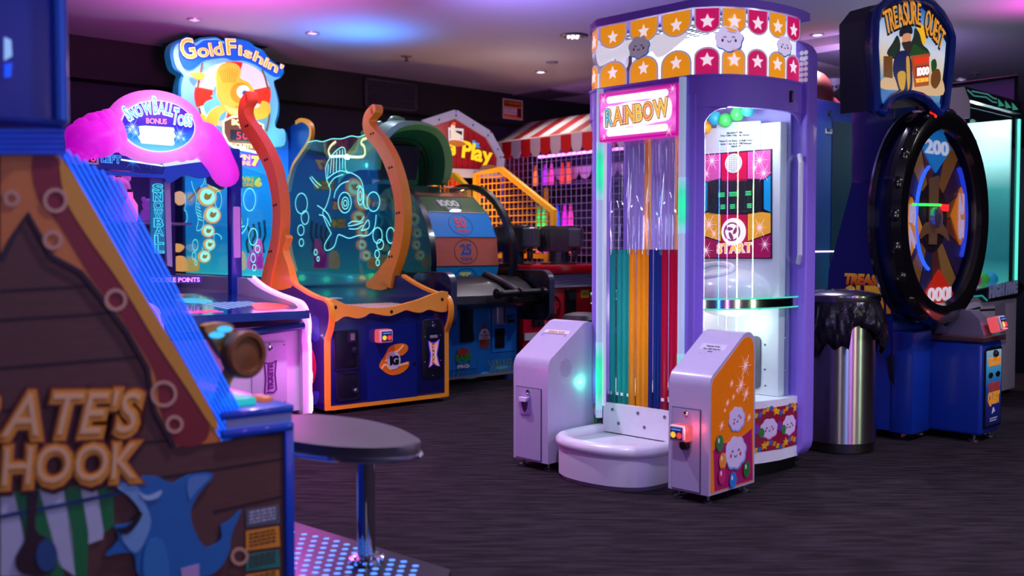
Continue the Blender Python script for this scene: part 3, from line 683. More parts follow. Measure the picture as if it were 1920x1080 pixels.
# inside: lining, console with instruction panel, basin
RT.add('lining', MB().box(-.5, .5, .505, .515, .37, 1.87), M((150, 140, 200), .5))
PR = .44
CP = RT.front(PR)
x0 = CP.st(1300, 450)[0]; x1 = CP.st(1462, 450)[0]
co = RT.add('console', MB().box(x0, x1, PR, .505, .37, 1.70, 0, .01), M((240, 242, 246), .35))
def C8(*p): return CP.sts(A8(*p))
RT.add('instruction_panel', MB().poly(CP, C8((57, 283), (407, 255), (407, 785), (57, 785)), 0, .006), M((26, 18, 40), .4), co)
mb = MB()
def pq(ptsz, mi): mb.poly(CP, C8(*ptsz), .006, .0075, mi, back=False)
pq(((62, 288), (162, 280), (162, 396), (97, 415), (62, 395)), 0); pq(((292, 270), (402, 260), (402, 375), (370, 402), (292, 400)), 0)
pq(((166, 280), (288, 270), (288, 410), (166, 410)), 1); pq(((62, 400), (97, 420), (97, 550), (62, 575)), 2); pq(((402, 382), (370, 408), (370, 545), (402, 560)), 2)
pq(((62, 582), (97, 562), (162, 572), (162, 700), (62, 668)), 3); pq(((402, 566), (360, 560), (292, 570), (292, 700), (402, 660)), 3)
pq(((166, 572), (288, 572), (288, 720), (166, 720)), 1); pq(((62, 675), (162, 706), (288, 706), (402, 668), (402, 780), (62, 780)), 4)
art = RT.add('panel_art', mb, [lit((226, 90, 170), .35), lit((214, 10, 70), .4), lit((10, 150, 214), .4), lit((246, 168, 50), .45), lit((176, 20, 90), .35)], co)
mb = MB()
for (x, y, r) in ((120, 312, .055), (350, 310, .055), (370, 372, .05), (105, 620, .055), (350, 635, .05), (92, 745, .05), (375, 715, .04), (325, 345, .03), (95, 375, .03), (130, 665, .03)):
    s_ = C8((x, y))[0]; mb = MB(); sparkle(mb, CP, s_[0], s_[1], r, .0078); RT.add('sparkle_print', mb, lit((255, 220, 240), .6), co)
sp_ = C8((225, 325))[0]; RT.add('speaker_grille', MB().poly(CP, ell(*sp_, .048, n=24), .006, .012), lit((236, 236, 240), .3), co)
mb = MB()
for j in range(-4, 5):
    for i in range(-4, 5):
        if hypot(i, j) <= 4.3: mb.poly(CP, ell(sp_[0] + i*.0095, sp_[1] + j*.0095, .0024, n=6), .012, .0126, 0, back=False)
RT.add('speaker_holes', mb, BLACK, co)
scn = RT.add('display_frame', MB().poly(CP, C8((97, 412), (115, 405), (345, 398), (362, 405), (365, 545), (350, 560), (115, 572), (98, 562)), .008, .016), glass('display_cover', (.9, .93, .95), .3), co)
RT.add('display', MB().poly(CP, C8((105, 418), (355, 408), (355, 550), (105, 560)), .0075, .0085), glow((8, 14, 20), 1), scn)
mb = MB()
for (xa, xb, y) in ((150, 182, 478), (203, 250, 474), (282, 310, 470), (162, 184, 536), (208, 232, 534), (290, 312, 530)):
    for k in range(3):
        a, b = C8((xa, y + k*8-8), (xb, y + k*8-10)); mb.ribbon(CP, [a, b], .004, .0085, .0095)
RT.add('display_text', mb, glow((70, 250, 150), 1.6), scn)
bt = C8((226, 655))[0]
btn = RT.add('start_button', MB().lathe(CP.P(*bt), [(.068, .006), (.068, .016), (.058, .022), (.0, .026)], 32, CP.n), glow((255, 236, 246), 1.2), co)
mb = MB(); mb.frame(CP, ell(*bt, .047, n=24), ell(*bt, .040, n=24), .024, .028); 
for k in range(3):
    a = 2*pi*k/3 + .3; mb.poly(CP, ell(bt[0] + .022*cos(a), bt[1] + .022*sin(a), .022, .009, 12, rot=a+.7), .024, .0285)
RT.add('button_swirl', mb, glow((170, 60, 130), .8), btn)
a, b, c = A8((148, 758), (312, 752), (148, 715))
RT.add('start_outline', MB().textpx(CP, 'START', a, b, c, .008, .012, 0, .07, .1), lit((250, 230, 236), .6), co)
RT.add('start_lettering', MB().textpx(CP, 'START', a, b, c, .010, .015, 0, .0, .1), lit((246, 166, 40), .9), co)
# rules notice above the panel
mb = MB().poly(CP, C8((140, 130), (352, 120), (352, 262), (140, 262)), .001, .003); nt_ = RT.add('rules_notice', mb, M((214, 224, 230), .4, 0, .15), co)
mb = MB()
for txt, xa, xb, y in (('Machine Rules', 190, 264, 183), ('One Child Only Per Game', 158, 296, 196), ('Please Dont Remove Balls From', 152, 312, 222), ('Upper Area As It Will Damage', 156, 308, 236), ('Machine', 212, 254, 248)):
    p_ = A8((xa, y), (xb, y-5), (xa, y-8)); mb.textpx(CP, txt, *p_, .003, .0038, 0, .03)
RT.add('notice_text', mb, M((40, 40, 48), .6), nt_)
# balls behind the notice in the top of the bay
for i, (c, x, z) in enumerate((((230, 150, 40), .08, 1.70), ((60, 190, 80), .20, 1.725), ((40, 160, 190), .14, 1.74), ((70, 200, 90), .27, 1.75), ((240, 190, 50), .02, 1.74), ((60, 180, 200), .33, 1.765))):
    RT.add('ball', MB().ball((x, .40, z), .035, 16), M(c, .4, 0, .15))
for px_ in (1214, 1271): x_ = RT.front(.36).st(px_, 400)[0]; RT.add('inner_post', MB().box(x_-.013, x_+.013, .35, .375, .37, 1.86), M((236, 160, 70), .4, 0, .08))
# white basin
bz = CP.st(1375, 528)[1] - .02
bx = CP.st(1378, 520)[0]
bs_ = MB().ball((bx-.005, .40, bz-.03), .2, 32, 0, 1.1, .95, .62); basin = RT.add('basin', bs_, M((242, 243, 246), .25, coat=.3))
RT.add('basin_rim', MB().tube([(bx-.045 + .105*cos(t), .315 + .06*sin(t), bz+.078 + .03*sin(t)) for t in [2*pi*i/28 for i in range(28)]], .016, 10, closed=True), M((250, 250, 252), .25), basin)
RT.add('basin_hole', MB().lathe((bx-.045, .318, bz+.07), [(.075, 0), (.05, .006), (0, .006)], 24, (0, -.45, .9)), M((190, 194, 204), .5), basin)
# lower bay details: rubber flap, bolts, yellow ball
fl_ = CP.st(1417, 710)
RT.add('rubber_flap', MB().poly(CP, rrect(fl_[0]-.03, fl_[0]+.03, .40, .66, .025), .002, .012), M((96, 98, 108), .7))
screws(RT, 'bolt', CP, [(fl_[0]+.05, .62), (fl_[0]+.05, .5), (fl_[0]+.055, .42), (fl_[0]+.16, .66), (fl_[0]+.16, .5)], co, .006)
single('play_ball', 'pale yellow plastic ball on the white floor inside the booth', 'ball', MB().ball((0, 0, 0), .033, 16), M((240, 208, 96), .4), tuple(RT.M @ Vector((.335, .37, .404))))
# rounded purple corners of the curved window opening
for sx in (-1, 1):
    e0 = (RC.d[8]+.05) if sx > 0 else (RC.d[7]-.05); e1 = A_end if sx > 0 else 0
    for ee, dr_ in ((e0, sx), (e1, -sx)):
        pts = [(ee, 1.745), (ee, 1.635)] + [(ee + dr_*.10*(1-cos(t)), 1.635 + .10*sin(t)) for t in [pi/2*i/6 for i in range(1, 7)]] + [(ee + dr_*.12, 1.745)]
        RT.add('window_corner', MB().poly(RC, pts, .0, .008, 0), PURP)
# latches on the header
for q in (Z8((860, 392))[0], ):
    a = RC.st(*q)
    l = RT.add('latch', MB().poly(RC, rrect(a[0]-.010, a[0]+.010, a[1]-.028, a[1]+.028, .006), .012, .02), M((40, 36, 44), .35, .7))
    RT.add('latch_lever', MB().poly(RC, rrect(a[0]-.005, a[0]+.005, a[1]-.02, a[1]+.016, .003), .02, .028), CHROME, l)
qq = [RC.st(*q) for q in Z8((540, 430), (720, 432), (452, 352), (700, 352))]
screws(RT, 'rivet', RC, [(a, z, .012) for a, z in qq], rim, .006) if False else None
for sx in (-1, 1): RT.add('door_handle', MB().tube([(.535, .53, 1.02), (.56, .5, 1.06), (.56, .5, 1.5), (.535, .53, 1.54)], .012, 8), M((230, 230, 240), .2)) if sx > 0 else None
# step platform with a raised curved rim
arc = [(-.27, 0.0), (-.275, -.2), (-.245, -.33), (-.14, -.405), (0, -.425), (.14, -.405), (.245, -.33), (.275, -.2), (.27, 0.0)]
sm = cat(arc, 4, False)
st_ = RT.add('step_platform', MB().poly(tp, sm, .02, .165, bev=.004), M((206, 202, 216), .45, var=.12, scale=6))
mb = MB(); n = len(sm)
mb.tube([(x*.955, y*.93-.012 if abs(x) < .26 else y, .175) for x, y in sm], .032, 12); RT.add('platform_rim', mb, M((222, 220, 230), .3, coat=.3), st_)
RT.add('platform_skirt', MB().poly(tp, [(x*.97, y*.97) for x, y in sm], 0, .02), M((120, 116, 126), .6), st_)
# interior light of the bays
lamp('POINT', 'booth_lamp', tuple(RT.M @ Vector((.34, .20, 1.68))), 4, (.92, 1, 1), None, .05)
lamp('POINT', 'booth_lamp', tuple(RT.M @ Vector((.36, .28, .70))), 1.3, (.85, 1, .95), None, .05)
lamp('POINT', 'booth_lamp', tuple(RT.M @ Vector((-.32, .30, 1.2))), .9, (.7, .6, 1), None, .05)
lamp('POINT', 'booth_lamp', tuple(RT.M @ Vector((-.05, .30, .75))), 1.7, (1, .97, 1), None, .08)
lamp('POINT', 'green_tube_lamp', tuple(RT.M @ Vector((-.30, -.10, .42))), .5, (.1, 1, .55), None, .03)
# ---------------------------------------------------------------- free-standing pods either side of the step
def pod(label, loc, W_, H_=.725, D=.36, right=True):
    T = Thing('control_pedestal', label, 'pedestal', loc, -45, 'white pedestals beside the booth step')
    prof = [(0, .04), (0, .50)] + [(.0 + .06*(1-cos(t)), .50 + .07*sin(t)) for t in [pi/2*i/5 for i in range(1, 5)]] + [(.235, .695), (.265, .715), (.30, .722), (.33, .715), (.352, .69), (D, .64), (D, .04)]
    pl = T.left(0); mb = MB().poly(pl, [(-y, z) for y, z in prof], -W_, 0); bd_ = T.add('body', mb, M((182, 174, 204), .35, coat=.25))
    F_ = T.front(0)
    dr = T.add('door', MB().poly(F_, [(.022, .05), (W_-.045, .05), (W_-.045, .40), (.022, .40)], 0, .006), M((172, 164, 196), .4))
    mb = MB(); o = [(.018, .046), (W_-.041, .046), (W_-.041, .404), (.018, .404)]; i_ = [(.022, .05), (W_-.045, .05), (W_-.045, .40), (.022, .40)]
    mb.frame(F_, o, i_, 0, .002); T.add('door_gap', mb, M((60, 54, 74), .6), dr)
    T.add('lock', MB().lathe(F_.P(W_*.46, .385, .006), [(.012, 0), (.012, .006), (.007, .010), (0, .010)], 16, F_.n), CHROME, dr)
    for (x, y) in ((.03, .04), (W_-.03, .04), (W_-.03, D-.04), (.03, D-.04)):
        T.add('levelling_foot', MB().lathe((x, y, 0), [(.022, 0), (.022, .008), (.008, .012), (.007, .042)], 14), SCREW)
    sl = (Vector((0, .235, .695)) - Vector((0, .06, .57))); SLP = Plane(T, (0, .06, .57), (1, 0, 0), sl)
    return T, F_, dr, SLP, bd_, prof
T, F_, dr, SLP, bd_, prof = pod('white pedestal with an empty card slot, left of the booth step', (.008, 4.972, 0), .235)
T.add('slot_plate', MB().poly(F_, rrect(.055, .125, .27, .365, .006), .006, .012), M((150, 130, 190), .4), dr)
T.add('slot_hood', MB().poly(F_, [(.062, .355), (.118, .355), (.108, .335), (.072, .335)], .012, .03), M((230, 225, 238), .4), dr)
T.add('slot_mouth', MB().poly(F_, cat([(.072, .335), (.108, .335), (.104, .30), (.09, .285), (.076, .30)], 3), .012, .016), M((46, 26, 80), .4), dr)
nt_ = T.add('rules_plate', MB().poly(SLP, rrect(.03, .20, .03, .18, .012), 0, .002), M((224, 216, 232), .4))
mb = MB()
mb.frame(SLP, rrect(.035, .195, .035, .15, .012), rrect(.038, .192, .038, .147, .010), .002, .003)
for k in range(3):
    mb.poly(SLP, rrect(.045, .063, .118-.03*k, .130-.03*k, .003), .002, .003)
    greek(mb, SLP, .07, .18, .122-.03*k, .005, .0022); greek(mb, SLP, .07, .15, .112-.03*k, .005, .0022)
T.add('rules_print', mb, M((40, 30, 44), .5), nt_); T.add('rules_title', MB().text(SLP, 'GENERAL RULES', (.115, .158), .014, .002, .003, 0, .03, .11, 'c'), M((200, 150, 20), .5), nt_)
RPl = T.right(.235)
mb = MB()
for j in range(-5, 6):
    for i in range(-5, 6):
        if hypot(i, j) <= 5.2: mb.poly(RPl, ell(.13 + i*.0085, .50 + j*.0085, .0022, n=6), 0, .0008, 0, back=False)
T.add('speaker_holes', mb, M((120, 110, 140), .6), bd_)
T, F_, dr, SLP, bd_, prof = pod('pedestal with orange cloud print and glowing red card reader, right of the booth step', (.686, 4.331, 0), .21)
rd = card_reader(T, F_, .085, .30, 1.0, dr)
T.add('reader_mount', MB().lathe(F_.P(.095, .245, 0), [(.022, 0), (.018, .03), (0, .03)], 14, F_.n), BLACK, dr)
lamp('POINT', 'reader_lamp', tuple(T.M @ Vector((.14, -.05, .32))), .25, (1, .1, .12), None, .02)
nt_ = T.add('notice_sheet', MB().poly(SLP, [(.045, .03), (.175, .03), (.175, .165), (.045, .165)], 0, .003), M((206, 200, 220), .12, coat=.5, bump=.4, scale=14), label='laminated notice')
mb = MB()
mb.text(SLP, 'Machine Rules', (.11, .145), .008, .003, .004, 0, .03, .07, 'c')
for k, t_ in enumerate(('One Child Only Per', 'Game', 'Please Dont Remove', 'Balls From Upper Area As', 'It Will Damage Machine')): mb.text(SLP, t_, (.11, .127-.017*k), .008, .003, .004, 0, .03, None, 'c')
T.add('notice_text', mb, M((50, 44, 64), .5), nt_)
RPl = T.right(.21)
inset = [(y*.93+.012, z*.955+.012) for y, z in prof]
ap = T.add('side_print', MB().poly(RPl, inset, 0, .0015), M((250, 130, 14), .35), bd_)
def S6(*p): return RPl.sts(B6(*p))
mag = S6((645, 730), (600, 770), (560, 800), (500, 830), (430, 830), (385, 880), (392, 1240), (655, 1180))
mag = [(y, max(z, .055)) for y, z in mag]; mag = [(min(max(y, .02), .345), z) for y, z in mag]
T.add('magenta_field', MB().poly(RPl, mag, .0015, .0022), M((170, 26, 100), .4), ap)
mb = MB()
for (x, y, r) in ((600, 310, .055), (570, 440, .045), (605, 500, .035), (508, 430, .02), (480, 560, .018), (440, 715, .022), (520, 520, .014), (462, 610, .01), (625, 660, .02), (545, 475, .012)):
    s_ = S6((x, y))[0]; mb = MB(); sparkle(mb, RPl, s_[0], s_[1], r, .0022); T.add('sparkle_print', mb, M((255, 226, 214), .4, 0, .15), ap)
for (x, y, r, rt) in ((540, 665, .062, .35), (528, 890, .082, .0)):
    s_ = S6((x, y))[0]; mb = MB(); cloud_face(mb, RPl, s_[0], s_[1], r, .004 if rt else .0062, rt, 0, 1, 2, 3, 8)
    T.add('cloud_print', mb, [M((222, 204, 240), .4), M((50, 26, 54), .5), M((200, 30, 60), .5), M((120, 170, 230), .4)], ap)
for (x, y, c) in ((420, 830, (60, 130, 70)), (440, 950, (244, 150, 50)), (435, 1050, (206, 40, 110)), (510, 1080, (40, 130, 210)), (602, 1005, (50, 120, 50))):
    s_ = S6((x, y))[0]; T.add('balloon_print', MB().poly(RPl, ell(s_[0], s_[1], .027, .036, 18), .0082, .0092, 0), M(c, .25, coat=.4), ap)
    T.add('balloon_shine', MB().poly(RPl, ell(s_[0]-.009, s_[1]+.012, .005, .011, 10), .0092, .0098, 0), M((250, 236, 246), .3), ap)
# ================================================================ litter bin
c_ = floorpt(1578, 843); bx_, by_ = c_.x, c_.y + .06
BT_ = Thing('litter_bin', 'tall brushed steel litter bin with a black bag hanging over its rim', 'bin', (bx_, by_, 0), 0)
BR = .196
STL = M((206, 200, 198), .13, 1, 0, .12, 6, 0, 0, None, (40, 40, .3))
def brushed(col, rough):
    m = bpy.data.materials.new('brushed_steel'); m.use_nodes = True; nt = m.node_tree; p = nt.nodes['Principled BSDF']; L = nt.links.new
    p.inputs['Base Color'].default_value = lin(col); p.inputs['Metallic'].default_value = 1
    p.inputs['Anisotropic'].default_value = .93; p.inputs['Anisotropic Rotation'].default_value = 0.25
    tg = nt.nodes.new('ShaderNodeTangent'); tg.direction_type = 'RADIAL'; tg.axis = 'Z'; L(tg.outputs[0], p.inputs['Tangent'])
    tc = nt.nodes.new('ShaderNodeTexCoord'); mp = nt.nodes.new('ShaderNodeMapping'); mp.inputs['Scale'].default_value = (2, 2, 300); nz = nt.nodes.new('ShaderNodeTexNoise'); nz.inputs['Scale'].default_value = 3
    L(tc.outputs['Object'], mp.inputs[0]); L(mp.outputs[0], nz.inputs['Vector'])
    mr = nt.nodes.new('ShaderNodeMapRange'); mr.inputs['To Min'].default_value = rough*.85; mr.inputs['To Max'].default_value = rough*1.15; L(nz.outputs[0], mr.inputs[0]); L(mr.outputs[0], p.inputs['Roughness'])
    return m
STL = brushed((214, 208, 206), .30)
BT_.add('body', MB().lathe((0, 0, 0), [(BR, .055), (BR, .80), (BR-.006, .80), (BR-.006, .1), (0, .1)], 64, cap=False), STL)
BT_.add('base_ring', MB().lathe((0, 0, 0), [(BR-.02, 0), (BR-.008, .004), (BR-.008, .052), (BR-.02, .058)], 64), M((110, 106, 106), .3, 1))
BT_.add('lid', MB().lathe((0, 0, 0), [(BR+.012, .805), (BR+.016, .812), (BR+.016, .838), (BR+.008, .846), (BR-.05, .858), (.085, .866), (.08, .86), (.08, .80)], 64, cap=False), M((200, 196, 194), .2, 1))
prof_low = lambda a: None
def bag():
    N, K = 120, 14; V = []
    for i in range(N):
        a = 2*pi*i/N          # a=-pi/2 faces the camera
        da = (a + pi/2 + pi) % (2*pi) - pi      # 0 towards the camera, + to the right
        low = .815 - (.24 + .035*sin(5*da+1) + .02*sin(11*da))
        if -.1 < da < .75: low = max(low, .815 - (.13 + .10*abs(da-.2)))
        if da < -.1: low -= .04*(1-abs(da+.75))
        for k in range(K):
            t = k/(K-1); z = .815 + (low-.815)*t
            r = BR + .008 + .030*sin(min(1, t*1.25)*pi*.62) + (.011*sin(9*da + 3*t) + .006*sin(23*da + 5*t) + .005*sin(41*da-9*t))*min(1, t*3)
            if t > .85: r -= .02*(t-.85)/.15
            V.append((r*cos(a), r*sin(a), z + .006*sin(17*da)*t))
    fs = [(i*K+k, i*K+k+1, ((i+1) % N)*K+k+1, ((i+1) % N)*K+k) for i in range(N) for k in range(K-1)]
    return MB().raw(V, fs)
BT_.add('bin_bag', bag(), M((30, 26, 36), .25, bump=.5, scale=26), smooth=80)
# ================================================================ fishing ticket game (glass sided, orange rails, fish sign)
ROW = 40.0
o_ = floorpt(612, 779)
GT = Thing('fishing_ticket_game', 'fishing ticket game with orange hook rails, engraved glass sides and goldfish sign', 'arcade machine', (o_.x, o_.y, 0), ROW)
GW = .985; GD = 2.75
NAVY = M((10, 22, 92), .3, coat=.4); NAVYD = M((8, 14, 46), .4); MUST = M((246, 164, 34), .4, coat=.2); ORNG = M((252, 146, 62), .4, coat=.2); TEALB = M((20, 70, 160), .4)
GF_ = GT.front(0); GL = GT.left(0); GI = GT.left(GW-.03)
# body and side panels
GT.add('cabinet_body', MB().box(.03, GW-.03, .0, 1.0, .05, .66, 0, .004), NAVY)
GT.add('cabinet_rear', MB().box(.03, GW-.03, 1.0, GD, .05, .66), NAVYD)
pr = [(-y, z) for y, z in GL.sts(Z5((845, 1000), (832, 700), (822, 430)))]
front_edge = [(.012, .03), (.012, .45), (.006, .50), (-.03, .56), (-.05, .62), (-.05, .68), (-.025, .73), (.03, .755), (.12, .765), (.25, .79), (.40, .83), (.55, .88)]
fe = front_edge[:2] + cat(front_edge[1:], 4, False)[1:]
side = fe + [(GD, .88), (GD, .03)]
for x, nm in ((0, 'l'), (GW-.03, 'r')):
    pl = GT.left(x); sp = GT.add('side_panel', MB().poly(pl, [(-y, z) for y, z in side], -.03, 0), [M((40, 14, 96), .18, coat=.6)])
    GT.add('edge_trim', MB().strip([(x+.015, y-.003, z) for y, z in fe], (1, 0, 0), .02, .036), MUST, sp)
    if nm == 'l':
        ex = GT.add('side_art', MB().poly(pl, cat(pl.sts(Z5((700, 560), (745, 570), (765, 690), (740, 800), (690, 790))), 4), 0, .002), M((214, 24, 60), .3, 0, .1), sp)
        GT.add('side_art_eye', MB().poly(pl, cat(pl.sts(Z5((705, 650), (735, 650), (735, 690), (705, 690))), 3), .002, .003), M((240, 60, 90), .3), ex)
        GT.add('side_art', MB().poly(pl, cat(pl.sts(Z5((720, 340), (780, 350), (790, 480), (750, 500), (710, 420))), 4), 0, .002), M((50, 40, 150), .3, 0, .15), sp)
        GT.add('side_art', MB().poly(pl, cat(pl.sts(Z5((680, 830), (730, 840), (785, 850), (765, 930), (720, 900), (660, 890))), 4), 0, .002), M((60, 50, 170), .3, 0, .1), sp)
# wavy mustard board along the front top
wb = GF_.sts(Z5((855, 222), (900, 230), (960, 255), (1050, 270), (1150, 278), (1260, 270), (1360, 245), (1450, 220), (1540, 185), (1637, 168), (1637, 285), (1610, 305), (1560, 300), (1510, 288), (1460, 308), (1410, 305), (1360, 292), (1310, 310), (1250, 330), (1190, 325), (1120, 312), (1080, 335), (1030, 348), (970, 335), (930, 340), (885, 370), (855, 355)))
wbd = GT.add('wave_board', MB().poly(GF_, cat(wb, 3), .0, .03), M((250, 170, 60), .4, coat=.2))
screws(GT, 'bolt', GT.front(-.03), GF_.sts(Z5((880, 273), (1258, 303), (1600, 220))), wbd, .012, BLACK)
GT.add('base_trim', MB().box(.03, GW-.03, -.012, .01, .03, .055), MUST)
# coin door, main door, ticket door
def F5(*p): return GF_.sts(Z5(*p))
def rr(pts, r=.03):
    xs = [p[0] for p in pts]; zs = [p[1] for p in pts]; return rrect(min(xs), max(xs), min(zs), max(zs), r)
BLK = M((12, 14, 30), .35, coat=.3)
for a, b in (((880, 435), (1045, 690)), ((895, 715), (1050, 970))):
    p = F5(a, b); p = [(q_[0], max(q_[1], .085)) for q_ in p]; d = GT.add('coin_door', MB().poly(GF_, rr(p, .02), 0, .012, bev=.004), BLK)
    q = [p[0], p[1]]; x0, x1 = sorted((p[0][0], p[1][0])); z0, z1 = sorted((p[0][1], p[1][1]))
    GT.add('door_rim', MB().frame(GF_, rrect(x0, x1, z0, z1, .02), rrect(x0+.012, x1-.012, z0+.012, z1-.012, .014), .012, .018), M((24, 26, 48), .3), d)
    if a[1] == 435:
        c = F5((997, 472))[0]; GT.add('coin_slot', MB().poly(GF_, rr([(c[0]-.028, c[1]-.035), (c[0]+.028, c[1]+.035)], .006), .012, .026), M((40, 40, 52), .3), d)
        GT.add('slot_insert', MB().poly(GF_, rr([(c[0]-.014, c[1]-.022), (c[0]+.016, c[1]+.022)], .003), .026, .030), M((170, 170, 180), .3, .6), d)
        c = F5((1020, 562))[0]; GT.add('lock', MB().lathe(GF_.P(*c, .012), [(.022, 0), (.022, .006), (.012, .01), (0, .01)], 18, GF_.n), M((30, 30, 44), .3), d)
        c = F5((995, 645))[0]; GT.add('return_slot', MB().poly(GF_, rr([(c[0]-.024, c[1]-.022), (c[0]+.024, c[1]+.022)], .004), .012, .018), BLACK, d)
    else:
        c = F5((1027, 835))[0]; GT.add('lock', MB().lathe(GF_.P(*c, .012), [(.017, 0), (.017, .008), (.009, .012), (0, .012)], 18, GF_.n), CHROME, d)
md = GT.add('main_door', MB().poly(GF_, F5((1097, 408), (1440, 382), (1445, 900), (1110, 940)), 0, .006), M((12, 30, 112), .3, coat=.4))
c = F5((1425, 652))[0]; GT.add('lock', MB().lathe(GF_.P(*c, .006), [(.012, 0), (.012, .005), (0, .006)], 14, GF_.n), BLACK, md)
c = F5((1205, 465))[0]; card_reader(GT, GT.front(-.006), c[0], c[1], 1.25, md, True)
# fish-like round emblem on the door
e1 = F5((1200, 690), (1190, 660), (1230, 590), (1260, 540), (1320, 520), (1370, 525), (1380, 560), (1340, 600), (1300, 590), (1290, 640), (1330, 655), (1385, 640), (1380, 680), (1330, 720), (1260, 730))
em = GT.add('emblem', MB().poly(GF_, cat(e1, 4), .006, .010), M((238, 124, 24), .35), md)
GT.add('emblem_trim', MB().ribbon(GF_, cat(F5((1200, 690), (1230, 660), (1260, 690), (1300, 670), (1340, 660), (1380, 650)), 4, False), .014, .010, .013), M((250, 214, 130), .4), em)
GT.add('emblem_trim', MB().ribbon(GF_, cat(F5((1230, 640), (1250, 585), (1310, 570), (1350, 530)), 4, False), .012, .010, .013), M((250, 214, 130), .4), em)
c = F5((1285, 632))[0]; ed = GT.add('emblem_disc', MB().poly(GF_, ell(*c, .052, .060, 24), .010, .014), M((206, 206, 226), .4), em)
GT.add('emblem_letters', MB().text(GF_, 'IG', (c[0]-.03, c[1]-.026), .055, .014, .016, 0, .07, .062), BLACK, em)
# ticket door
tdp = F5((1478, 360), (1615, 350), (1612, 745), (1482, 758))
td = GT.add('ticket_door', MB().poly(GF_, rr(tdp, .03), 0, .010, bev=.003), M((10, 12, 34), .35, coat=.3))
x0, x1 = min(p[0] for p in tdp), max(p[0] for p in tdp); z0, z1 = min(p[1] for p in tdp), max(p[1] for p in tdp)
GT.add('inner_plate', MB().poly(GF_, rrect(x0+.035, x1-.035, z0+.06, z1-.05, .012), .010, .014), M((14, 16, 40), .3), td)
screws(GT, 'screw', GT.front(-.010), [(x0+.02, z0+.12), (x1-.02, z0+.12), (x0+.02, z1-.12), (x1-.02, z1-.12), ((x0+x1)/2, z1-.02), ((x0+x1)/2, z0+.02)], td)
c = F5((1549, 398))[0]; GT.add('lock', MB().lathe(GF_.P(*c, .014), [(.014, 0), (.014, .007), (.008, .01), (0, .01)], 16, GF_.n), CHROME, td)
c = F5((1550, 470))[0]; GT.add('ticket_slot', MB().poly(GF_, rr([(c[0]-.03, c[1]-.010), (c[0]+.03, c[1]+.010)], .003), .014, .022), M((150, 150, 160), .4), td)
tk = F5((1515, 500), (1533, 512), (1550, 515), (1567, 508), (1587, 490), (1580, 530), (1570, 590), (1580, 640), (1590, 670), (1570, 665), (1550, 650), (1535, 665), (1518, 680), (1526, 640), (1530, 590), (1520, 540))
t_ = GT.add('ticket_graphic', MB().poly(GF_, tk, .014, .017), GR([(250, 160, 30), (220, 180, 190), (240, 140, 60)], 2, emit=.35), td)
GT.add('ticket_outline', MB().ribbon(GF_, tk, .007, .0165, .0185, 0, True), M((90, 70, 220), .3, 0, .5), td)
c = F5((1545, 585))[0]; GT.add('ticket_word', MB().text(GF_, 'TICKETS', (c[0]+.012, c[1]-.075), .020, .017, .019, 0, .03, .15, 'l', .1, pi/2), M((150, 70, 60), .4), td)
# playfield
PF = Plane(GT, (0, .05, .665), (1, 0, 0), (0, 1, .03))
pf = GT.add('playfield', MB().poly(PF, [(.03, 0), (GW-.03, 0), (GW-.03, GD-.1), (.03, GD-.1)], -.02, 0), M((18, 60, 92), .12, coat=.6))
mb = MB(); mb.poly(PF, [(.42, .02), (.7, .02), (.68, .5), (.45, .55)], 0, .001, 0); GT.add('playfield_print', mb, M((196, 100, 50), .2, 0, .05), pf)
mb = MB(); 
for k in range(9): mb.poly(PF, [(.48+.045*k, .12+.02*k), (.51+.045*k, .12+.02*k), (.50+.045*k, .50), (.47+.045*k, .50)], .001, .002, 0)
GT.add('playfield_stripes', mb, M((236, 220, 196), .3), pf)
mb = MB(); mb.poly(PF, [(.1, .2), (.4, .1), (.4, 1.0), (.08, 1.1)], 0, .0012, 0); GT.add('playfield_print', mb, M((30, 150, 160), .2, 0, .1), pf)
mb = MB(); mb.text(PF, 'FOUL LINE', (GW/2, 1.02), .07, .001, .003, 0, .07, .5, 'c'); GT.add('foul_line', mb, M((200, 210, 230), .3, 0, .2), pf)
# hook rails: outline traced in each side plane
def rail(x, mat1, mat2, Zf, path, widths, wave):
    pl = GT.left(x)
    P = [(-a, b) for a, b in pl.sts(Zf(*path))]
    P = [tuple(p) for p in cat(P, 4, False)]; Wd = []
    n = len(widths)
    for i in range(len(P)):
        t = i/(len(P)-1)*(n-1); k = min(int(t), n-2); Wd.append(widths[k] + (widths[k+1]-widths[k])*(t-k))
    r = GT.add('hook_rail', MB().strip([(x, y, z) for y, z in P], (1, 0, 0), Wd, .07), mat1)
    GT.add('rail_core', MB().strip([(x+.042, y+.004, z) for y, z in P], (1, 0, 0), [w_*.8 for w_ in Wd], .016), mat2, r)
    GT.add('rail_tip', MB().lathe((x-.035, *P[0]), [(0, 0), (Wd[0]*.5, 0), (Wd[0]*.5, .07), (0, .07)], 20, (1, 0, 0)), mat1, r)
    W2 = [(-a, b) for a, b in pl.sts(Zf(*wave))]
    GT.add('rail_foot', MB().poly(pl, [(-y, z) for y, z in cat(W2, 3)], -.03, .022), mat1 if x > .5 else mat2, r)
    for k in (14, 22, 30, 38):
        if k < len(P):
            y, z = P[k]; src = GT.add('rail_bolt', MB().lathe((x-.035, y, z+.03), [(.009, 0), (.009, .004), (0, .005)], 10, (-1, 0, 0)), BLACK, r)
            src2 = src.copy(); COL.objects.link(src2); src2.location = (0, .035, -.004)
    return r
rail(.02, ORNG, MUST, Z4, ((118, 62), (92, 100), (85, 150), (100, 205), (150, 275), (205, 370), (245, 470), (270, 600), (275, 720), (262, 850), (235, 960), (215, 1060)), [.08, .09, .10, .11, .115, .12, .12, .12, .12, .12, .13, .15],
     ((262, 860), (300, 800), (318, 815), (300, 880), (325, 960), (338, 1020), (343, 1078), (200, 1078)))
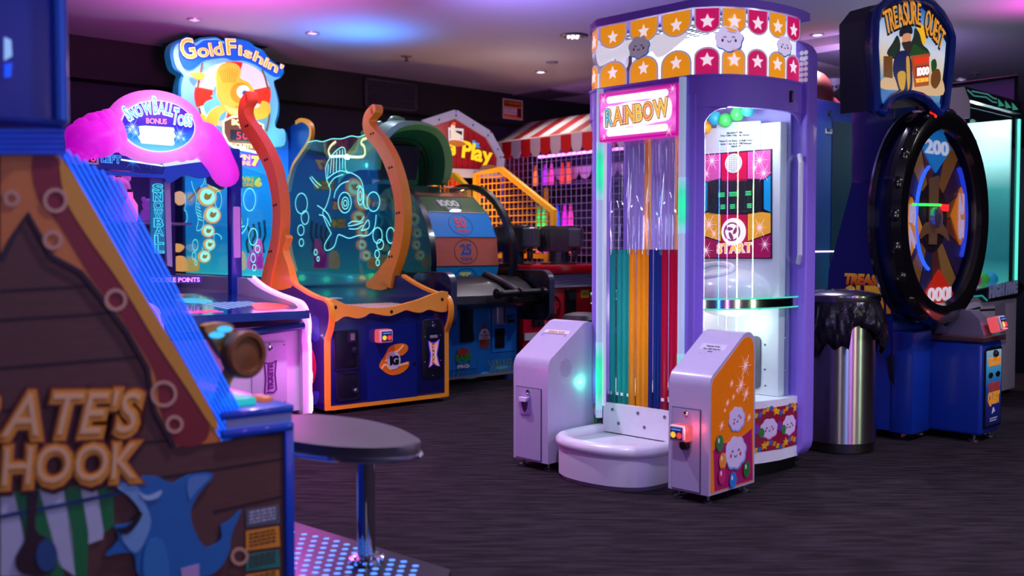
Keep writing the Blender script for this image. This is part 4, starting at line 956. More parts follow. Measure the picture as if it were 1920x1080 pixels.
rail(GW-.02, MUST, M((226, 130, 16), .4), Z4, ((785, 130), (755, 165), (748, 210), (765, 250), (815, 310), (865, 400), (905, 520), (925, 640), (925, 760), (905, 880), (870, 980), (850, 1060)), [.08, .09, .10, .11, .115, .12, .12, .12, .12, .12, .13, .15],
     ((905, 795), (882, 850), (862, 905), (818, 968), (785, 1010), (742, 1050), (755, 1080), (850, 1085), (885, 980), (912, 880)))
# engraved side windows
EGL = glass('engraved_glass', (.74, .95, .93), .10, .02, (.8, 1, 1), .8)
LINE = glow((120, 240, 250), 1.25); LINEY = glow((240, 240, 170), 1.0)
def window(x, Zf, outline, lines, rings, yel=()):
    pl = GT.left(x); wd_ = GT.add('side_window', MB().poly(pl, pl.sts(Zf(*outline)), -.003, .003), EGL)
    for L_ in lines: GT.add('engraved_line', MB().ribbon(pl, cat(pl.sts(Zf(*L_)), 4, False), .007, .003, .0045), LINE, wd_)
    for cx, cy, rx, ry in rings: GT.add('engraved_bubble', MB().ribbon(pl, pl.sts(Zf(*ell(cx, cy, rx, ry, 22))), .007, .003, .0045, 0, True), LINE, wd_)
    for L_ in yel: GT.add('engraved_line', MB().ribbon(pl, cat(pl.sts(Zf(*L_)), 3, False), .022, .003, .0045), LINEY, wd_)
    return wd_
fishR = [((515, 440), (530, 400), (560, 360), (600, 330), (620, 350), (622, 450), (660, 470), (700, 500), (718, 560), (720, 640), (740, 660)),
         ((515, 440), (520, 500), (540, 560), (520, 640), (500, 680), (520, 740), (545, 790)), ((545, 790), (510, 850), (520, 880), (560, 860), (580, 800), (600, 800), (640, 815), (690, 800), (740, 800), (775, 760), (785, 690)),
         ((548, 380), (540, 470)), ((560, 370), (556, 470)), ((575, 355), (572, 460)), ((590, 345), (590, 450)), ((605, 340), (606, 445)), ((530, 420), (526, 490)),
         ((520, 500), (560, 470), (600, 455), (640, 470)), ((530, 540), (560, 495), (610, 475)), ((560, 600), (570, 560), (600, 525), (640, 510)),
         ((635, 740), (660, 725), (700, 725), (720, 700)), ((635, 750), (670, 745), (715, 730)), ((640, 765), (680, 765), (715, 745)), ((705, 775), (730, 730), (745, 720), (745, 760), (705, 775)), ((680, 545), (700, 535), (715, 570), (715, 640)),
         ((430, 490), (450, 520), (475, 545)), ((440, 485), (465, 515), (490, 535)), ((470, 640), (500, 660), (530, 690), (545, 730)), ((480, 690), (510, 700), (540, 750)), ((420, 305), (460, 295), (500, 300), (550, 285), (600, 285), (650, 270), (690, 275), (728, 262))]
ringsR = [(617, 625, 35, 55), (620, 628, 18, 32), (620, 628, 9, 16), (700, 590, 15, 48), (700, 590, 8, 24), (770, 620, 34, 52), (386, 630, 32, 55), (405, 705, 20, 36), (383, 772, 17, 28), (386, 838, 12, 20), (792, 800, 25, 42), (806, 848, 18, 27), (790, 900, 12, 22), (793, 945, 9, 16), (862, 800, 22, 42), (462, 890, 8, 15), (475, 925, 6, 12), (860, 905, 10, 22)]
window(GW-.03, Z4, ((420, 300), (460, 290), (505, 297), (560, 282), (605, 284), (650, 270), (690, 275), (735, 262), (790, 300), (850, 400), (890, 520), (905, 640), (905, 780), (880, 900), (840, 980), (760, 1040), (340, 995), (312, 860), (302, 640), (330, 450), (380, 360)), fishR, ringsR,
       (((540, 380), (530, 350), (545, 320), (570, 300)), ((540, 380), (610, 378), (715, 380), (722, 330), (705, 310), (712, 290), (735, 282))))
fishL = [((330, 80), (345, 140), (370, 200), (365, 300), (385, 380), (372, 465), (420, 440), (425, 350)), ((440, 40), (425, 100), (400, 130)), ((455, 40), (440, 110)), ((475, 35), (460, 90)), ((490, 30), (478, 80)), ((372, 250), (395, 270)), ((372, 275), (400, 295)), ((374, 300), (405, 320)), ((378, 325), (408, 345)), ((382, 350), (412, 365)), ((384, 375), (415, 390)),
         ((500, 500), (530, 490), (565, 520), (560, 535)), ((412, 600), (440, 640), (500, 590), (505, 500)), ((665, 20), (690, 40), (710, 120), (715, 240), (690, 250)), ((650, 515), (700, 510), (760, 440), (770, 370)), ((690, 470), (720, 440), (745, 430)), ((650, 440), (670, 420), (690, 390))]
ringsL = [(241, 245, 44, 88), (270, 360, 28, 54), (243, 472, 23, 44), (245, 578, 17, 34), (360, 580, 22, 44), (351, 664, 15, 30), (366, 718, 9, 18), (784, 225, 47, 88), (682, 160, 30, 60), (682, 170, 16, 34), (812, 515, 34, 66), (846, 610, 18, 28), (812, 680, 18, 34), (820, 755, 14, 24), (540, 230, 26, 70)]
window(.015, B2, ((140, 20), (500, -60), (700, -40), (930, 40), (1010, 300), (990, 500), (960, 640), (900, 760), (880, 860), (300, 830), (160, 760)), fishL, ringsL)
# right rear panel with its mustard edge, inner side visible through the glass
rp = [(-a, b) for a, b in GI.sts(Z4((352, 200), (385, 185), (425, 210), (432, 260), (415, 310), (375, 370), (330, 450), (302, 620), (312, 860), (345, 1000)))]
rpp = cat(rp, 4, False)
pn = GT.add('rear_side_panel', MB().poly(GI, [(-y, z) for y, z in rpp] + [(-rpp[-1][0], .62), (-GD, .62), (-GD, rpp[0][1]-.12)], -.03, -.005), M((16, 60, 130), .3, coat=.4))
GT.add('edge_trim', MB().strip([(GW-.015, y, z) for y, z in rpp], (1, 0, 0), .035, .034), MUST, pn)
# back board (lit undersea scene), win zone tags, coin rings
BY = 2.35; BP = GT.front(BY)
bb = GT.add('back_board', MB().box(.0, GW, BY, GD, .62, 2.05), [M((10, 60, 120), .4)])
GT.add('sea_print', MB().poly(BP, [(.02, .75), (GW-.02, .75), (GW-.02, 2.04), (.02, 2.04)], 0, .004), GR([(60, 190, 200), (10, 120, 190), (20, 130, 216), (30, 70, 190)], 2, emit=1.1), bb)
def tag(z, n, pxr):
    q = BP.sts(B2(*pxr)); return q
for num, quad in (('7', Z1((875, 575), (972, 575), (965, 628), (878, 620))), ('6', Z1((890, 660), (978, 660), (972, 705), (895, 700))), ('5', Z1((850, 740), (905, 735), (900, 780), (850, 778))), ('4', Z1((850, 810), (908, 805), (905, 850), (850, 850)))):
    q = BP.sts(quad); t_ = GT.add('win_zone_tag', MB().poly(BP, q, .004, .012), lit((30, 150, 130) if num in '64' else (130, 60, 190), .7), bb)
    w_ = q[1][0]-q[0][0]; h_ = q[0][1]-q[3][1]; x0, z0 = q[3]
    GT.add('win_zone_word', MB().text(BP, 'WIN', (x0, z0+h_*.52), h_*.42, .012, .015, 0, .03, w_*.58).text(BP, 'ZONE', (x0, z0+h_*.06), h_*.36, .012, .015, 0, .03, w_*.6), lit((250, 150, 60), .9), t_)
    GT.add('win_zone_number', MB().text(BP, num, (x0+w_*.68, z0+h_*.12), h_*.72, .012, .015, 0, .07, w_*.24), lit((255, 190, 60), .9), t_)
for (x, y, r) in ((405, 340, 19), (386, 369, 18), (396, 403, 16), (388, 433, 12), (390.5, 458.5, 11), (381, 481, 11.5)):
    c = BP.st(x, y); k = r/221
    rg = GT.add('coin_ring', MB().lathe(BP.P(*c, .02), [(k*.98, -.01), (k, .01), (k*.85, .02), (k*.78, .01)], 28, BP.n, cap=False), glow((255, 150, 80), 2.2), bb)
    GT.add('coin_face', MB().poly(BP, ell(*c, k*.78, n=24), .004, .032), glow((190, 250, 235), 2.2), rg)
    GT.add('coin_fish', MB().poly(BP, cat([(c[0]-k*.4, c[1]-k*.1), (c[0]-k*.1, c[1]-k*.35), (c[0]+k*.3, c[1]-k*.15), (c[0]+k*.45, c[1]+k*.35), (c[0]+k*.1, c[1]+k*.2), (c[0]-k*.2, c[1]+k*.4)], 3), .032, .036), glow((245, 150, 50), 1.0), rg)
mb = MB()
for pts, mi in (((185, 775), (190, 700), (215, 665), (270, 670), (290, 720), (300, 780)), 0), (((285, 780), (290, 700), (330, 680), (380, 710), (380, 780)), 0), (((665, 770), (660, 680), (690, 625), (740, 640), (750, 720), (740, 770)), 1), (((180, 620), (200, 570), (250, 575), (270, 600), (230, 635)), 0):
    mb.poly(BP, cat(BP.sts(B2(*pts)), 4), .004, .010, mi)
GT.add('rock_print', mb, [lit((244, 170, 90), .8), lit((236, 190, 150), .7)], bb)
cor = GT.add('coral_print', MB().poly(BP, cat(BP.sts(B2((770, 765), (760, 690), (790, 640), (810, 600), (830, 540), (860, 530), (880, 600), (875, 700), (885, 765))), 4), .004, .011), lit((236, 90, 190), .8), bb)
mb = MB()
for k in range(9):
    a = (790 + 10*k, 760); b = (780 + 13*k, 620 + 25*(k % 3)); mb.ribbon(BP, BP.sts(B2(a, b)), .012, .011, .013)
GT.add('coral_branches', mb, lit((190, 30, 170), .7), cor)
mb = MB()
for k in range(4): mb.ribbon(BP, cat(BP.sts(B2((770 + 40*k, 640), (755 + 42*k, 560), (780 + 40*k, 500), (765 + 42*k, 430 - 15*k))), 4, False), .02, .004, .007)
GT.add('seaweed_print', mb, lit((10, 60, 60), .4), bb)
# cartoon fisher figure on the board, kept to plain shapes
mb = MB(); mb.poly(BP, cat(BP.sts(B2((190, 180), (235, 160), (280, 190), (275, 250), (225, 270), (190, 230))), 4), .004, .008, 0); mb.poly(BP, cat(BP.sts(B2((300, 190), (335, 185), (330, 230), (302, 232))), 3), .004, .008, 0); mb.ribbon(BP, BP.sts(B2((300, 230), (395, 125))), .016, .008, .010, 1)
GT.add('fisher_print', mb, [lit((240, 180, 130), .7), lit((160, 70, 30), .6)], bb)
for (x, z, c) in ((.12, .82, (40, 255, 140)), (.35, .80, (60, 230, 255)), (.6, .80, (60, 255, 200)), (.85, .82, (60, 240, 160)), (.22, .80, (255, 190, 60))):
    GT.add('scene_lamp', MB().ball((x, BY-.05, z), .03, 10), glow(c, 3.5), bb)
lamp('POINT', 'board_lamp', tuple(GT.M @ Vector((.5, BY-.25, 1.9))), 8, (.15, .75, 1), None, .02)
# marquee sign
SY = 2.28; S = GT.front(SY)
def S3(*p): return S.sts(Z3(*p))
out = cat(S3((78, 150), (100, 90), (160, 55), (225, 60), (262, 80), (300, 48), (345, 42), (390, 38), (440, 38), (480, 62), (520, 70), (570, 52), (640, 58), (700, 80), (745, 115), (800, 140), (850, 205), (910, 250), (962, 285), (962, 325), (930, 365), (888, 385), (912, 470), (930, 560), (925, 650), (900, 740), (925, 775), (985, 780), (985, 905), (860, 920), (600, 930), (330, 860), (230, 720), (165, 600), (145, 520), (142, 440), (155, 370), (165, 330), (110, 290), (85, 220)), 3)
sg = GT.add('marquee_sign', MB().poly(S, out, -.12, 0), lit((26, 120, 160), .30))
def inset2(pts, k):
    cx = sum(p[0] for p in pts)/len(pts); cz = sum(p[1] for p in pts)/len(pts); return [(cx+(x-cx)*k, cz+(z-cz)*k) for x, z in pts]
GT.add('sign_face', MB().poly(S, inset2(out, .955), 0, .012, bev=.006), lit((110, 200, 222), .6), sg)
bk_ = cat(S3((140, 160), (170, 95), (225, 85), (270, 110), (330, 70), (390, 65), (445, 65), (490, 95), (540, 90), (600, 65), (680, 80), (740, 130), (800, 165), (850, 225), (910, 270), (940, 300), (930, 345), (880, 350), (800, 300), (730, 255), (640, 225), (560, 225), (500, 205), (430, 210), (340, 225), (290, 260), (240, 295), (190, 285), (155, 230)), 3)
GT.add('letter_backing', MB().poly(S, bk_, .012, .022), lit((16, 90, 190), .85), sg)
for st_, path, h, wob in (('Gold', ((172, 215), (270, 200), (370, 192), (485, 180)), .105, (1.5, 1, 1, 1)), ("Fishin'", ((515, 178), (620, 185), (720, 225), (820, 280), (925, 335)), .095, (1.35, .95, .9, .9, .9, .9, .9))):
    pp_ = S3(*path)
    GT.add('letter_outline', MB().pathtext(S, st_, pp_, h, .022, .026, 0, .07, .10, wob), lit((20, 40, 130), .9), sg)
    GT.add('letter_rim', MB().pathtext(S, st_, pp_, h, .024, .029, 0, .03, .10, wob), lit((255, 236, 190), 1.0), sg)
    GT.add('lettering', MB().pathtext(S, st_, pp_, h, .026, .032, 0, 0, .10, wob), lit((250, 170, 40), 1.0), sg)
# life ring
C_ = (555, 490)
def arcseg(a0, a1, ro=295, ri=158, n=14): return S3(*(ell(C_[0], C_[1], ro, ro*.87, n, a0, a1) + ell(C_[0], C_[1], ri, ri*.87, n, a0, a1)[::-1]))
for k, (a0, a1, c) in enumerate(((-2.9, -1.75, (240, 232, 215)), (-1.75, -1.3, (236, 40, 24)), (-1.3, -.25, (240, 232, 215)), (-.25, .38, (236, 60, 24)), (.38, 1.35, (240, 232, 215)), (1.35, 1.8, (236, 50, 24)), (1.8, 2.75, (240, 232, 215)), (2.75, 3.383, (236, 50, 20)))):
    GT.add('life_ring_segment', MB().poly(S, arcseg(a0, a1), .012, .030 + .002*(k % 2), bev=.006), lit(c, .6), sg)
for L_ in (((318, 245), (300, 330), (280, 440)), ((290, 590), (310, 660), (335, 725)), ((780, 295), (805, 360), (828, 450)), ((840, 590), (835, 680), (815, 775))): GT.add('rope', MB().ribbon(S, S3(*L_), .014, .030, .038), lit((110, 90, 60), .6), sg)
GT.add('water_print', MB().poly(S, cat(S3((330, 560), (400, 520), (380, 500), (440, 495), (465, 540), (440, 580), (500, 620), (480, 690), (400, 690), (345, 640)), 3), .030, .036), lit((90, 190, 215), .85), sg)
GO = lit((250, 178, 50), .9); GO2 = lit((236, 140, 24), .9)
fb = GT.add('goldfish', MB().poly(S, cat(S3((420, 330), (440, 280), (480, 250), (540, 245), (600, 275), (605, 340), (600, 375), (650, 385), (700, 440), (715, 500), (700, 570), (650, 630), (570, 660), (520, 640), (470, 575), (430, 500), (425, 430)), 4), .034, .055, bev=.012), GO, sg)
mb = MB()
for k in range(8): mb.ribbon(S, S3((440 + 20*k, 285 + abs(k-4)*6), (470 + 13*k, 400)), .006, .055, .058)
GT.add('fin_lines', mb, GO2, fb)
for pts in (((470, 575), (400, 600), (350, 660), (345, 720), (400, 745), (440, 700), (450, 640), (520, 600)), ((650, 600), (700, 600), (760, 590), (780, 540), (830, 560), (838, 620), (810, 670), (740, 680), (680, 650)), ((215, 325), (270, 318), (335, 335), (300, 380), (250, 360)), ((280, 680), (310, 640), (340, 660), (325, 700))):
    GT.add('fin', MB().poly(S, cat(S3(*pts), 4), .034, .050, bev=.008), GO, fb)
GT.add('mouth', MB().ribbon(S, cat(S3((560, 585), (610, 590), (650, 570), (668, 545)), 4, False), .010, .055, .060), GO2, fb)
GT.add('belly', MB().poly(S, cat(S3((475, 570), (530, 600), (600, 610), (650, 622), (570, 652), (520, 632)), 3), .055, .058), lit((255, 208, 110), .8), fb)
GT.add('cheek', MB().poly(S, S3(*ell(600, 480, 75, 80, 24)), .055, .060), GO2, fb)
ey = GT.add('eye', MB().poly(S, S3(*ell(622, 472, 48, 50, 24)), .060, .068), lit((255, 252, 245), .95), fb)
GT.add('iris', MB().poly(S, S3(*ell(632, 484, 22, 24, 20)), .068, .071), lit((40, 130, 160), .8), ey); GT.add('pupil', MB().poly(S, S3(*ell(634, 486, 12, 14, 16)), .071, .074), BLACK, ey)
# bonus box
bx = GT.add('bonus_box', MB().poly(S, S3((470, 700), (540, 665), (640, 665), (780, 730), (770, 905), (740, 945), (560, 905), (500, 860), (470, 790)), .036, .056), lit((110, 56, 36), .55), sg)
GT.add('bonus_trim', MB().ribbon(S, S3((470, 700), (540, 665), (640, 665), (780, 730), (770, 905), (740, 945), (560, 905), (500, 860), (470, 790)), .018, .056, .062, 0, True), lit((236, 214, 160), .8), bx)
GT.add('score_window', MB().poly(S, S3((525, 765), (730, 775), (735, 860), (525, 845)), .056, .059), glow((40, 16, 46), 1), bx)
GT.add('score_digits', MB().textpx(S, '500', *Z3((572, 838), (710, 846), (572, 780)), .059, .061, 0, .0, .14), glow((255, 50, 60), 1.8), bx)
GT.add('bonus_word', MB().textpx(S, 'BONUS', *Z3((538, 725), (700, 735), (538, 685)), .056, .062, 0, .07, .1), lit((250, 220, 130), .9), bx)
GT.add('win_word', MB().textpx(S, 'WIN', *Z3((590, 755), (660, 760), (590, 730)), .056, .062, 0, .03, .1), lit((250, 170, 100), .9), bx)
GT.add('tickets_word', MB().textpx(S, 'TICKETS', *Z3((525, 895), (695, 908), (525, 865)), .056, .062, 0, .03, .1), lit((250, 130, 80), .9), bx)
lamp('POINT', 'sign_lamp', tuple(GT.M @ Vector((.5, SY-.5, 2.3))), 1.2, (.6, .85, 1), None, .03)

# ================================================================ snowball toss game (pink glowing arch)
SW = 1.0
sb = GT.M @ Vector((-.13-SW, -.02, 0))
ST = Thing('snowball_toss_game', 'ball toss game under a glowing pink arch with an oval snowflake sign', 'arcade machine', tuple(sb), ROW)
SF = ST.front(0)
SBL = M((16, 66, 190), .3, coat=.4); SWH = M((226, 214, 236), .35, coat=.3)
# white lower cabinet and side panels whose edge carries the pink led strip
ST.add('cabinet_body', MB().box(.03, SW-.05, .05, 2.4, .05, .60), SWH)
sfe = [(0.0, .03), (.0, .42), (.01, .50), (.0, .60), (.03, .68), (.09, .73), (.20, .75), (.42, .78), (.62, .82), (.8, .88)]
sfe = cat(sfe, 4, False)
for x in (0, SW-.05):
    pl = ST.left(x); sp = ST.add('side_panel', MB().poly(pl, [(-y, z) for y, z in sfe] + [(-2.4, .88), (-2.4, .03)], -.05, 0), SWH)
    ST.add('led_strip', MB().tube([(x+.052, y-.006, z+.006) for y, z in sfe], .011, 8), glow((255, 120, 250), 4.5), sp, 'glowing pink led strip')
    n = 46; dd = []
    if x:
        src = ST.add('led_dot', MB().ball((0, 0, 0), .009, 8), glow((255, 190, 255), 5), sp)
        src.location = (x+.085, sfe[0][0]+.05, sfe[0][1])
        ST.copies('led_dot', src, [(x+.085, sfe[int(i*(len(sfe)-1)/n)][0]+.04, .03 + (.7*i/n)) for i in range(1, n+1)], sp)
lamp('POINT', 'led_strip_lamp', tuple(ST.M @ Vector((SW+.09, -.05, .45))), 2.2, (1, .1, .9), None, .12)
lamp('POINT', 'led_strip_lamp', tuple(ST.M @ Vector((SW+.05, -.25, .25))), 2.6, (1, .1, .9), None, .12)
lamp('POINT', 'led_strip_lamp', tuple(ST.M @ Vector((SW+.06, .25, .86))), 1.2, (1, .15, .85), None, .08)
# play deck and front lip
DP = Plane(ST, (0, -.12, .70), (1, 0, 0), (0, 1, .06))
dk = ST.add('play_deck', MB().poly(DP, [(.05, 0), (SW-.06, 0), (SW-.06, 1.2), (.05, 1.2)], -.05, 0), M((10, 66, 140), .12, coat=.6))
mb = MB()
for k in range(7): mb.poly(DP, [(.5+.05*k, .25+.03*k), (.53+.05*k, .25+.03*k), (.5+.05*k, .6), (.47+.05*k, .6)], 0, .002)
ST.add('deck_stripes', mb, lit((150, 200, 240), .2), dk)
ST.add('deck_coral', MB().poly(DP, cat([(.66, .1), (.9, .2), (.93, .42), (.8, .5), (.7, .3)], 4), 0, .002), lit((236, 80, 60), .5), dk)
ST.add('deck_disc', MB().poly(DP, ell(.5, .75, .11, .16, 24), 0, .002), lit((60, 200, 210), .5), dk)
ST.add('deck_digits', MB().text(DP, '202', (.2, .12), .09, 0, .003, 0, .03, .22), glow((255, 60, 150), 1.5), dk)
ST.add('lower_rail', MB().tube([(.04, -.03, .58), (.5, -.07, .575), (SW-.06, -.03, .60)], .025, 10), M((20, 70, 130), .35))
fd = ST.add('ticket_door', MB().box(.62, .86, .03, .05, .10, .50, 0, .012), M((220, 200, 234), .4))
ST.add('lock', MB().lathe((.74, .03, .465), [(.016, 0), (.016, .008), (0, .01)], 14, (0, -1, 0)), CHROME, fd)
tk = [(.70, .38), (.72, .37), (.76, .37), (.78, .385), (.772, .30), (.78, .20), (.76, .185), (.72, .19), (.70, .175), (.708, .28)]
ST.add('ticket_graphic', MB().poly(ST.front(.03), tk, 0, .004), M((196, 150, 220), .4), fd); ST.add('ticket_outline', MB().ribbon(ST.front(.03), tk, .010, .003, .006, 0, True), M((110, 30, 120), .4), fd)
ST.add('ticket_word', MB().text(ST.front(.03), 'TICKETS', (.755, .205), .032, .004, .007, 0, .07, .155, 'l', .1, pi/2), M((110, 30, 120), .4), fd)
screws(ST, 'screw', ST.front(.03), [(.64, .48), (.84, .48), (.64, .12), (.84, .12), (.74, .49)], fd)
# corner post, side glass, header
pst = ST.Mi @ atY(438, 450, 1)
q0 = SF.st(300, 500)
cP = ST.left(SW-.06)
py_ = -cP.st(438, 520)[0]
ST.add('corner_post', MB().box(SW-.09, SW-.01, py_-.035, py_+.035, .74, 1.72, 0, .008), SBL)
lb = ST.add('post_plaque', MB().poly(ST.front(py_-.035), rrect(SW-.075, SW-.025, 1.02, 1.38, .01), 0, .008), M((196, 130, 220), .35, 0, .35))
ST.add('plaque_word', MB().text(ST.front(py_-.035), 'DOUBLE FUN', (SW-.035, 1.04), .03, .008, .011, 0, .03, .32, 'l', .1, pi/2), M((110, 50, 160), .4), lb) if False else None
# header: oblong box along the front, white corner roof along the side
hy = py_
hdp = ST.front(hy-.05)
hz0, hz1 = hdp.st(380, 322)[1], hdp.st(380, 290)[1]
hx1 = hdp.st(302, 310)[0]
hb = ST.add('header_box', MB().box(-.02, SW-.02, hy-.05, hy+.5, hz0, hz1+.06, 0, .01), SBL)
ST.add('header_side', MB().poly(ST.left(SW-.02), [(-hy-.5, hz0)]*0 + [(-hy+.03, hz0-.10), (-hy-.12, hz0-.03), (-hy-.3, hz0-.10), (-hy-.55, hz0-.04), (-hy-.55, hz1), (-hy+.03, hz1)], -.02, 0), SBL, hb)
# blue front band with score and snow prints (traced)
e = hdp.st(150, 300); 
band = ST.add('score_band', MB().poly(hdp, hdp.sts(B1((150, 560), (700, 620), (1000, 700), (1040, 790), (1030, 880), (200, 810))), 0, .02), M((14, 40, 150), .3, 0, .15))
ST.add('score_frame', MB().poly(hdp, hdp.sts(B1((200, 640), (350, 645), (350, 785), (200, 775))), .02, .03), M((200, 190, 220), .3, 0, .15), band)
ST.add('score_window', MB().poly(hdp, hdp.sts(B1((190, 655), (325, 660), (325, 765), (190, 758))), .03, .034), glow((50, 10, 60), 1), band)
ST.add('score_digit', MB().textpx(hdp, '0', *B1((262, 752), (318, 756), (262, 672)), .034, .036, 0, .0), glow((255, 60, 130), 1.8), band)
ST.add('left_word', MB().textpx(hdp, 'LEFT', *B1((385, 755), (585, 770), (385, 680)), .02, .024, 0, .07, .1), lit((80, 180, 240), .8), band)
ST.add('left_word_fill', MB().textpx(hdp, 'LEFT', *B1((385, 755), (585, 770), (385, 680)), .022, .027, 0, 0, .1), lit((14, 50, 170), .4), band)
mb = MB()
for (x, y, r) in ((715, 750, .07), (910, 760, .05)):
    c = hdp.st(*B1((x, y))[0]); sparkle(mb, hdp, c[0], c[1], r, .021, 0, 16)
ST.add('snow_print', mb, lit((60, 150, 230), .5), band)
ST.add('light_bar', MB().poly(hdp, hdp.sts(B1((590, 725), (1030, 790), (1030, 805), (590, 740))), .021, .03), glow((220, 240, 255), 1.5), band)
ST.add('front_rail', MB().poly(hdp, hdp.sts(B1((180, 830), (1040, 890), (1040, 930), (180, 880))), 0, .04), M((20, 90, 220), .3, 0, .1), band)
hs = ST.left(SW-.02+.0)
ST.add('roof_light', MB().poly(hdp, hdp.sts(B1((1040, 790), (1010, 730), (1400, 655), (1530, 680), (1550, 740), (1060, 805))), .005, .03), glow((210, 225, 255), 1.1), hb)
ST.add('wave_valance', MB().poly(hdp, cat(hdp.sts(B1((1050, 820), (1300, 780), (1560, 750), (1590, 850), (1500, 920), (1400, 930), (1280, 890), (1180, 940), (1110, 980), (1060, 950))), 3), .005, .025), M((14, 80, 214), .3, 0, .1), hb)
# vertical word panel and bottom word
vp = ST.front(hy-.02)
vq = vp.sts(B3((295, 50), (382, 55), (395, 560), (300, 560)))
va_ = ST.add('word_panel', MB().poly(vp, vq, -.02, 0), GR([(20, 110, 150), (20, 110, 160), (60, 30, 130)], 2, emit=.5))
mb = MB(); mb2 = MB()
for k, ch in enumerate('SNOWBALL'):
    for m_, b_ in ((mb, .07), (mb2, 0)): m_.textpx(vp, ch, *B3((315 + k*2, 145 + 58*k), (372 + k*1, 147 + 58*k), (315 + k*2, 90 + 58*k)), .001 if b_ else .003, .004 if b_ else .006, 0, b_)
ST.add('word_outline', mb, lit((60, 210, 220), .8), va_); ST.add('word_letters', mb2, lit((16, 110, 160), .5), va_)
ST.add('white_post', MB().poly(vp, vp.sts(B3((385, 75), (425, 75), (440, 650), (405, 640))), -.03, .01), M((186, 176, 220), .4))
dpn = ST.add('points_panel', MB().poly(vp, vp.sts(B3((250, 705), (645, 708), (645, 758), (250, 762))), -.01, .002), lit((40, 30, 140), .5))
ST.add('points_word', MB().textpx(vp, 'DOUBLE POINTS', *B3((300, 752), (625, 750), (300, 722)), .002, .006, 0, .03, .08), lit((230, 150, 220), .9), dpn)
ST.add('side_glass', MB().poly(ST.left(SW-.05), [(-py_-.03, .78), (-py_-1.3, .78), (-py_-1.3, 1.7), (-py_-.03, 1.7)], -.003, .003), PANE)
ST.add('back_wall', MB().box(.0, SW-.1, 1.95, 2.4, .6, 1.75), M((40, 20, 96), .4, 0, .12))
# prize shelf with plush and lit bottle inside
ST.add('prize_shelf', MB().box(.05, SW-.15, 1.5, 1.95, 1.26, 1.275), M((190, 150, 220), .3))
# pink arch: bulging ring round the oval and two arms
AP = ST.front(hy-.10)
PKm = GR([(205, 0, 205), (240, 40, 232), (255, 150, 246), (255, 165, 248), (255, 80, 240), (225, 20, 220)], 0, emit=.62)  # glow painted in: whiter near the oval, deeper magenta at the ends
oc = AP.st(*B1((968, 385))[0]); orx = (AP.st(*B1((1380, 385))[0])[0] - AP.st(*B1((556, 385))[0])[0])/2; orz = abs(AP.st(*B1((968, 100))[0])[1] - AP.st(*B1((968, 670))[0])[1])/2
rot = R(-2.5)
def oval(k, n=40): return ell(oc[0], oc[1], orx*k, orz*k, n, rot=R(4))
mb = MB()
pts = [AP.P(a, b, 0) for a, b in oval(1.06)]
mb.tube(pts, .055, 14, closed=True)
def arm(Zpts, rs, d):
    q = AP.sts(B1(*Zpts)); P = cat([AP.P(a, b, d_) for (a, b), d_ in zip(q, d)], 5, False); rr_ = []
    for i in range(len(P)):
        t = i/(len(P)-1)*(len(rs)-1); k = min(int(t), len(rs)-2); rr_.append(rs[k] + (rs[k+1]-rs[k])*(t-k))
    mb.tube(P, rr_, 16)
    mb.ball(P[-1], rs[-1]*.98, 16); return P
arm(((1350, 480), (1460, 520), (1560, 620), (1650, 760), (1710, 880)), [.10, .13, .115, .10, .095], (0, 0, 0, 0, 0))
pl_ = arm(((600, 420), (480, 450), (380, 500), (300, 520), (180, 560), (120, 660)), [.10, .12, .125, .12, .115, .08], (0, 0, .02, .04, .06, .06))
for (x, y, r) in ((470, 310, .09), (400, 345, .10), (320, 370, .105), (220, 415, .10), (140, 480, .10), (560, 260, .08), (560, 590, .05), (640, 625, .05), (480, 540, .07), (1240, 670, .07), (1330, 640, .08)):
    c = AP.st(*B1((x, y))[0]); mb.ball(AP.P(*c, .0), r*.8, 14)
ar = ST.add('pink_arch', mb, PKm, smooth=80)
ov = ST.add('oval_sign', MB().poly(AP, oval(.955), .02, .06), lit((250, 225, 255), 1.0))
ST.add('oval_face', MB().poly(AP, oval(.925), .06, .064), GR([(110, 220, 220), (20, 140, 220), (40, 40, 190), (80, 30, 180), (70, 30, 170)], 2, emit=.9), ov)
wb_ = AP.sts(B1((755, 385), (820, 380), (1120, 400), (1130, 430), (1120, 450), (1145, 490), (1120, 520), (1130, 570), (1110, 590), (780, 565), (770, 535), (745, 500), (770, 470), (760, 430)))
ST.add('prize_window', MB().poly(AP, wb_, .064, .067), glow((255, 252, 255), 1.5), ov)
for st_, base, h, c, wob in (('SNOWBALL', ((650, 330), (760, 280), (880, 252), (1000, 255), (1105, 280)), .085, (60, 190, 235), (1.1, .8, .8, .9, 1.25, .9, .9, .9)), ('TOSS', ((1105, 350), (1180, 368), (1250, 380), (1310, 388)), .085, (70, 200, 240), (1.2, .75, .9, .9))):
    q = AP.sts(B1(*base))
    ST.add('letter_outline', MB().pathtext(AP, st_, q, h, .064, .068, 0, .07, .10, wob), lit((235, 250, 255), 1.0), ov); ST.add('lettering', MB().pathtext(AP, st_, q, h, .066, .072, 0, 0, .10, wob), lit(c, .95), ov)
q = B1((830, 355), (1045, 365), (830, 300))
ST.add('bonus_outline', MB().textpx(AP, 'BONUS', *q, .064, .067, 0, .07, .08), lit((80, 20, 90), .6), ov); ST.add('bonus_word', MB().textpx(AP, 'BONUS', *q, .066, .070, 0, .03, .08), lit((255, 160, 210), .95), ov)
mb = MB()
for (x, y, r) in ((690, 390, .06), (720, 450, .05), (1190, 460, .05), (1170, 500, .045), (1225, 520, .03), (660, 420, .04)):
    c = AP.st(*B1((x, y))[0]); mb = MB(); sparkle(mb, AP, c[0], c[1], r, .065, 0, 12); ST.add('snowflake_print', mb, lit((190, 240, 250), .9), ov)
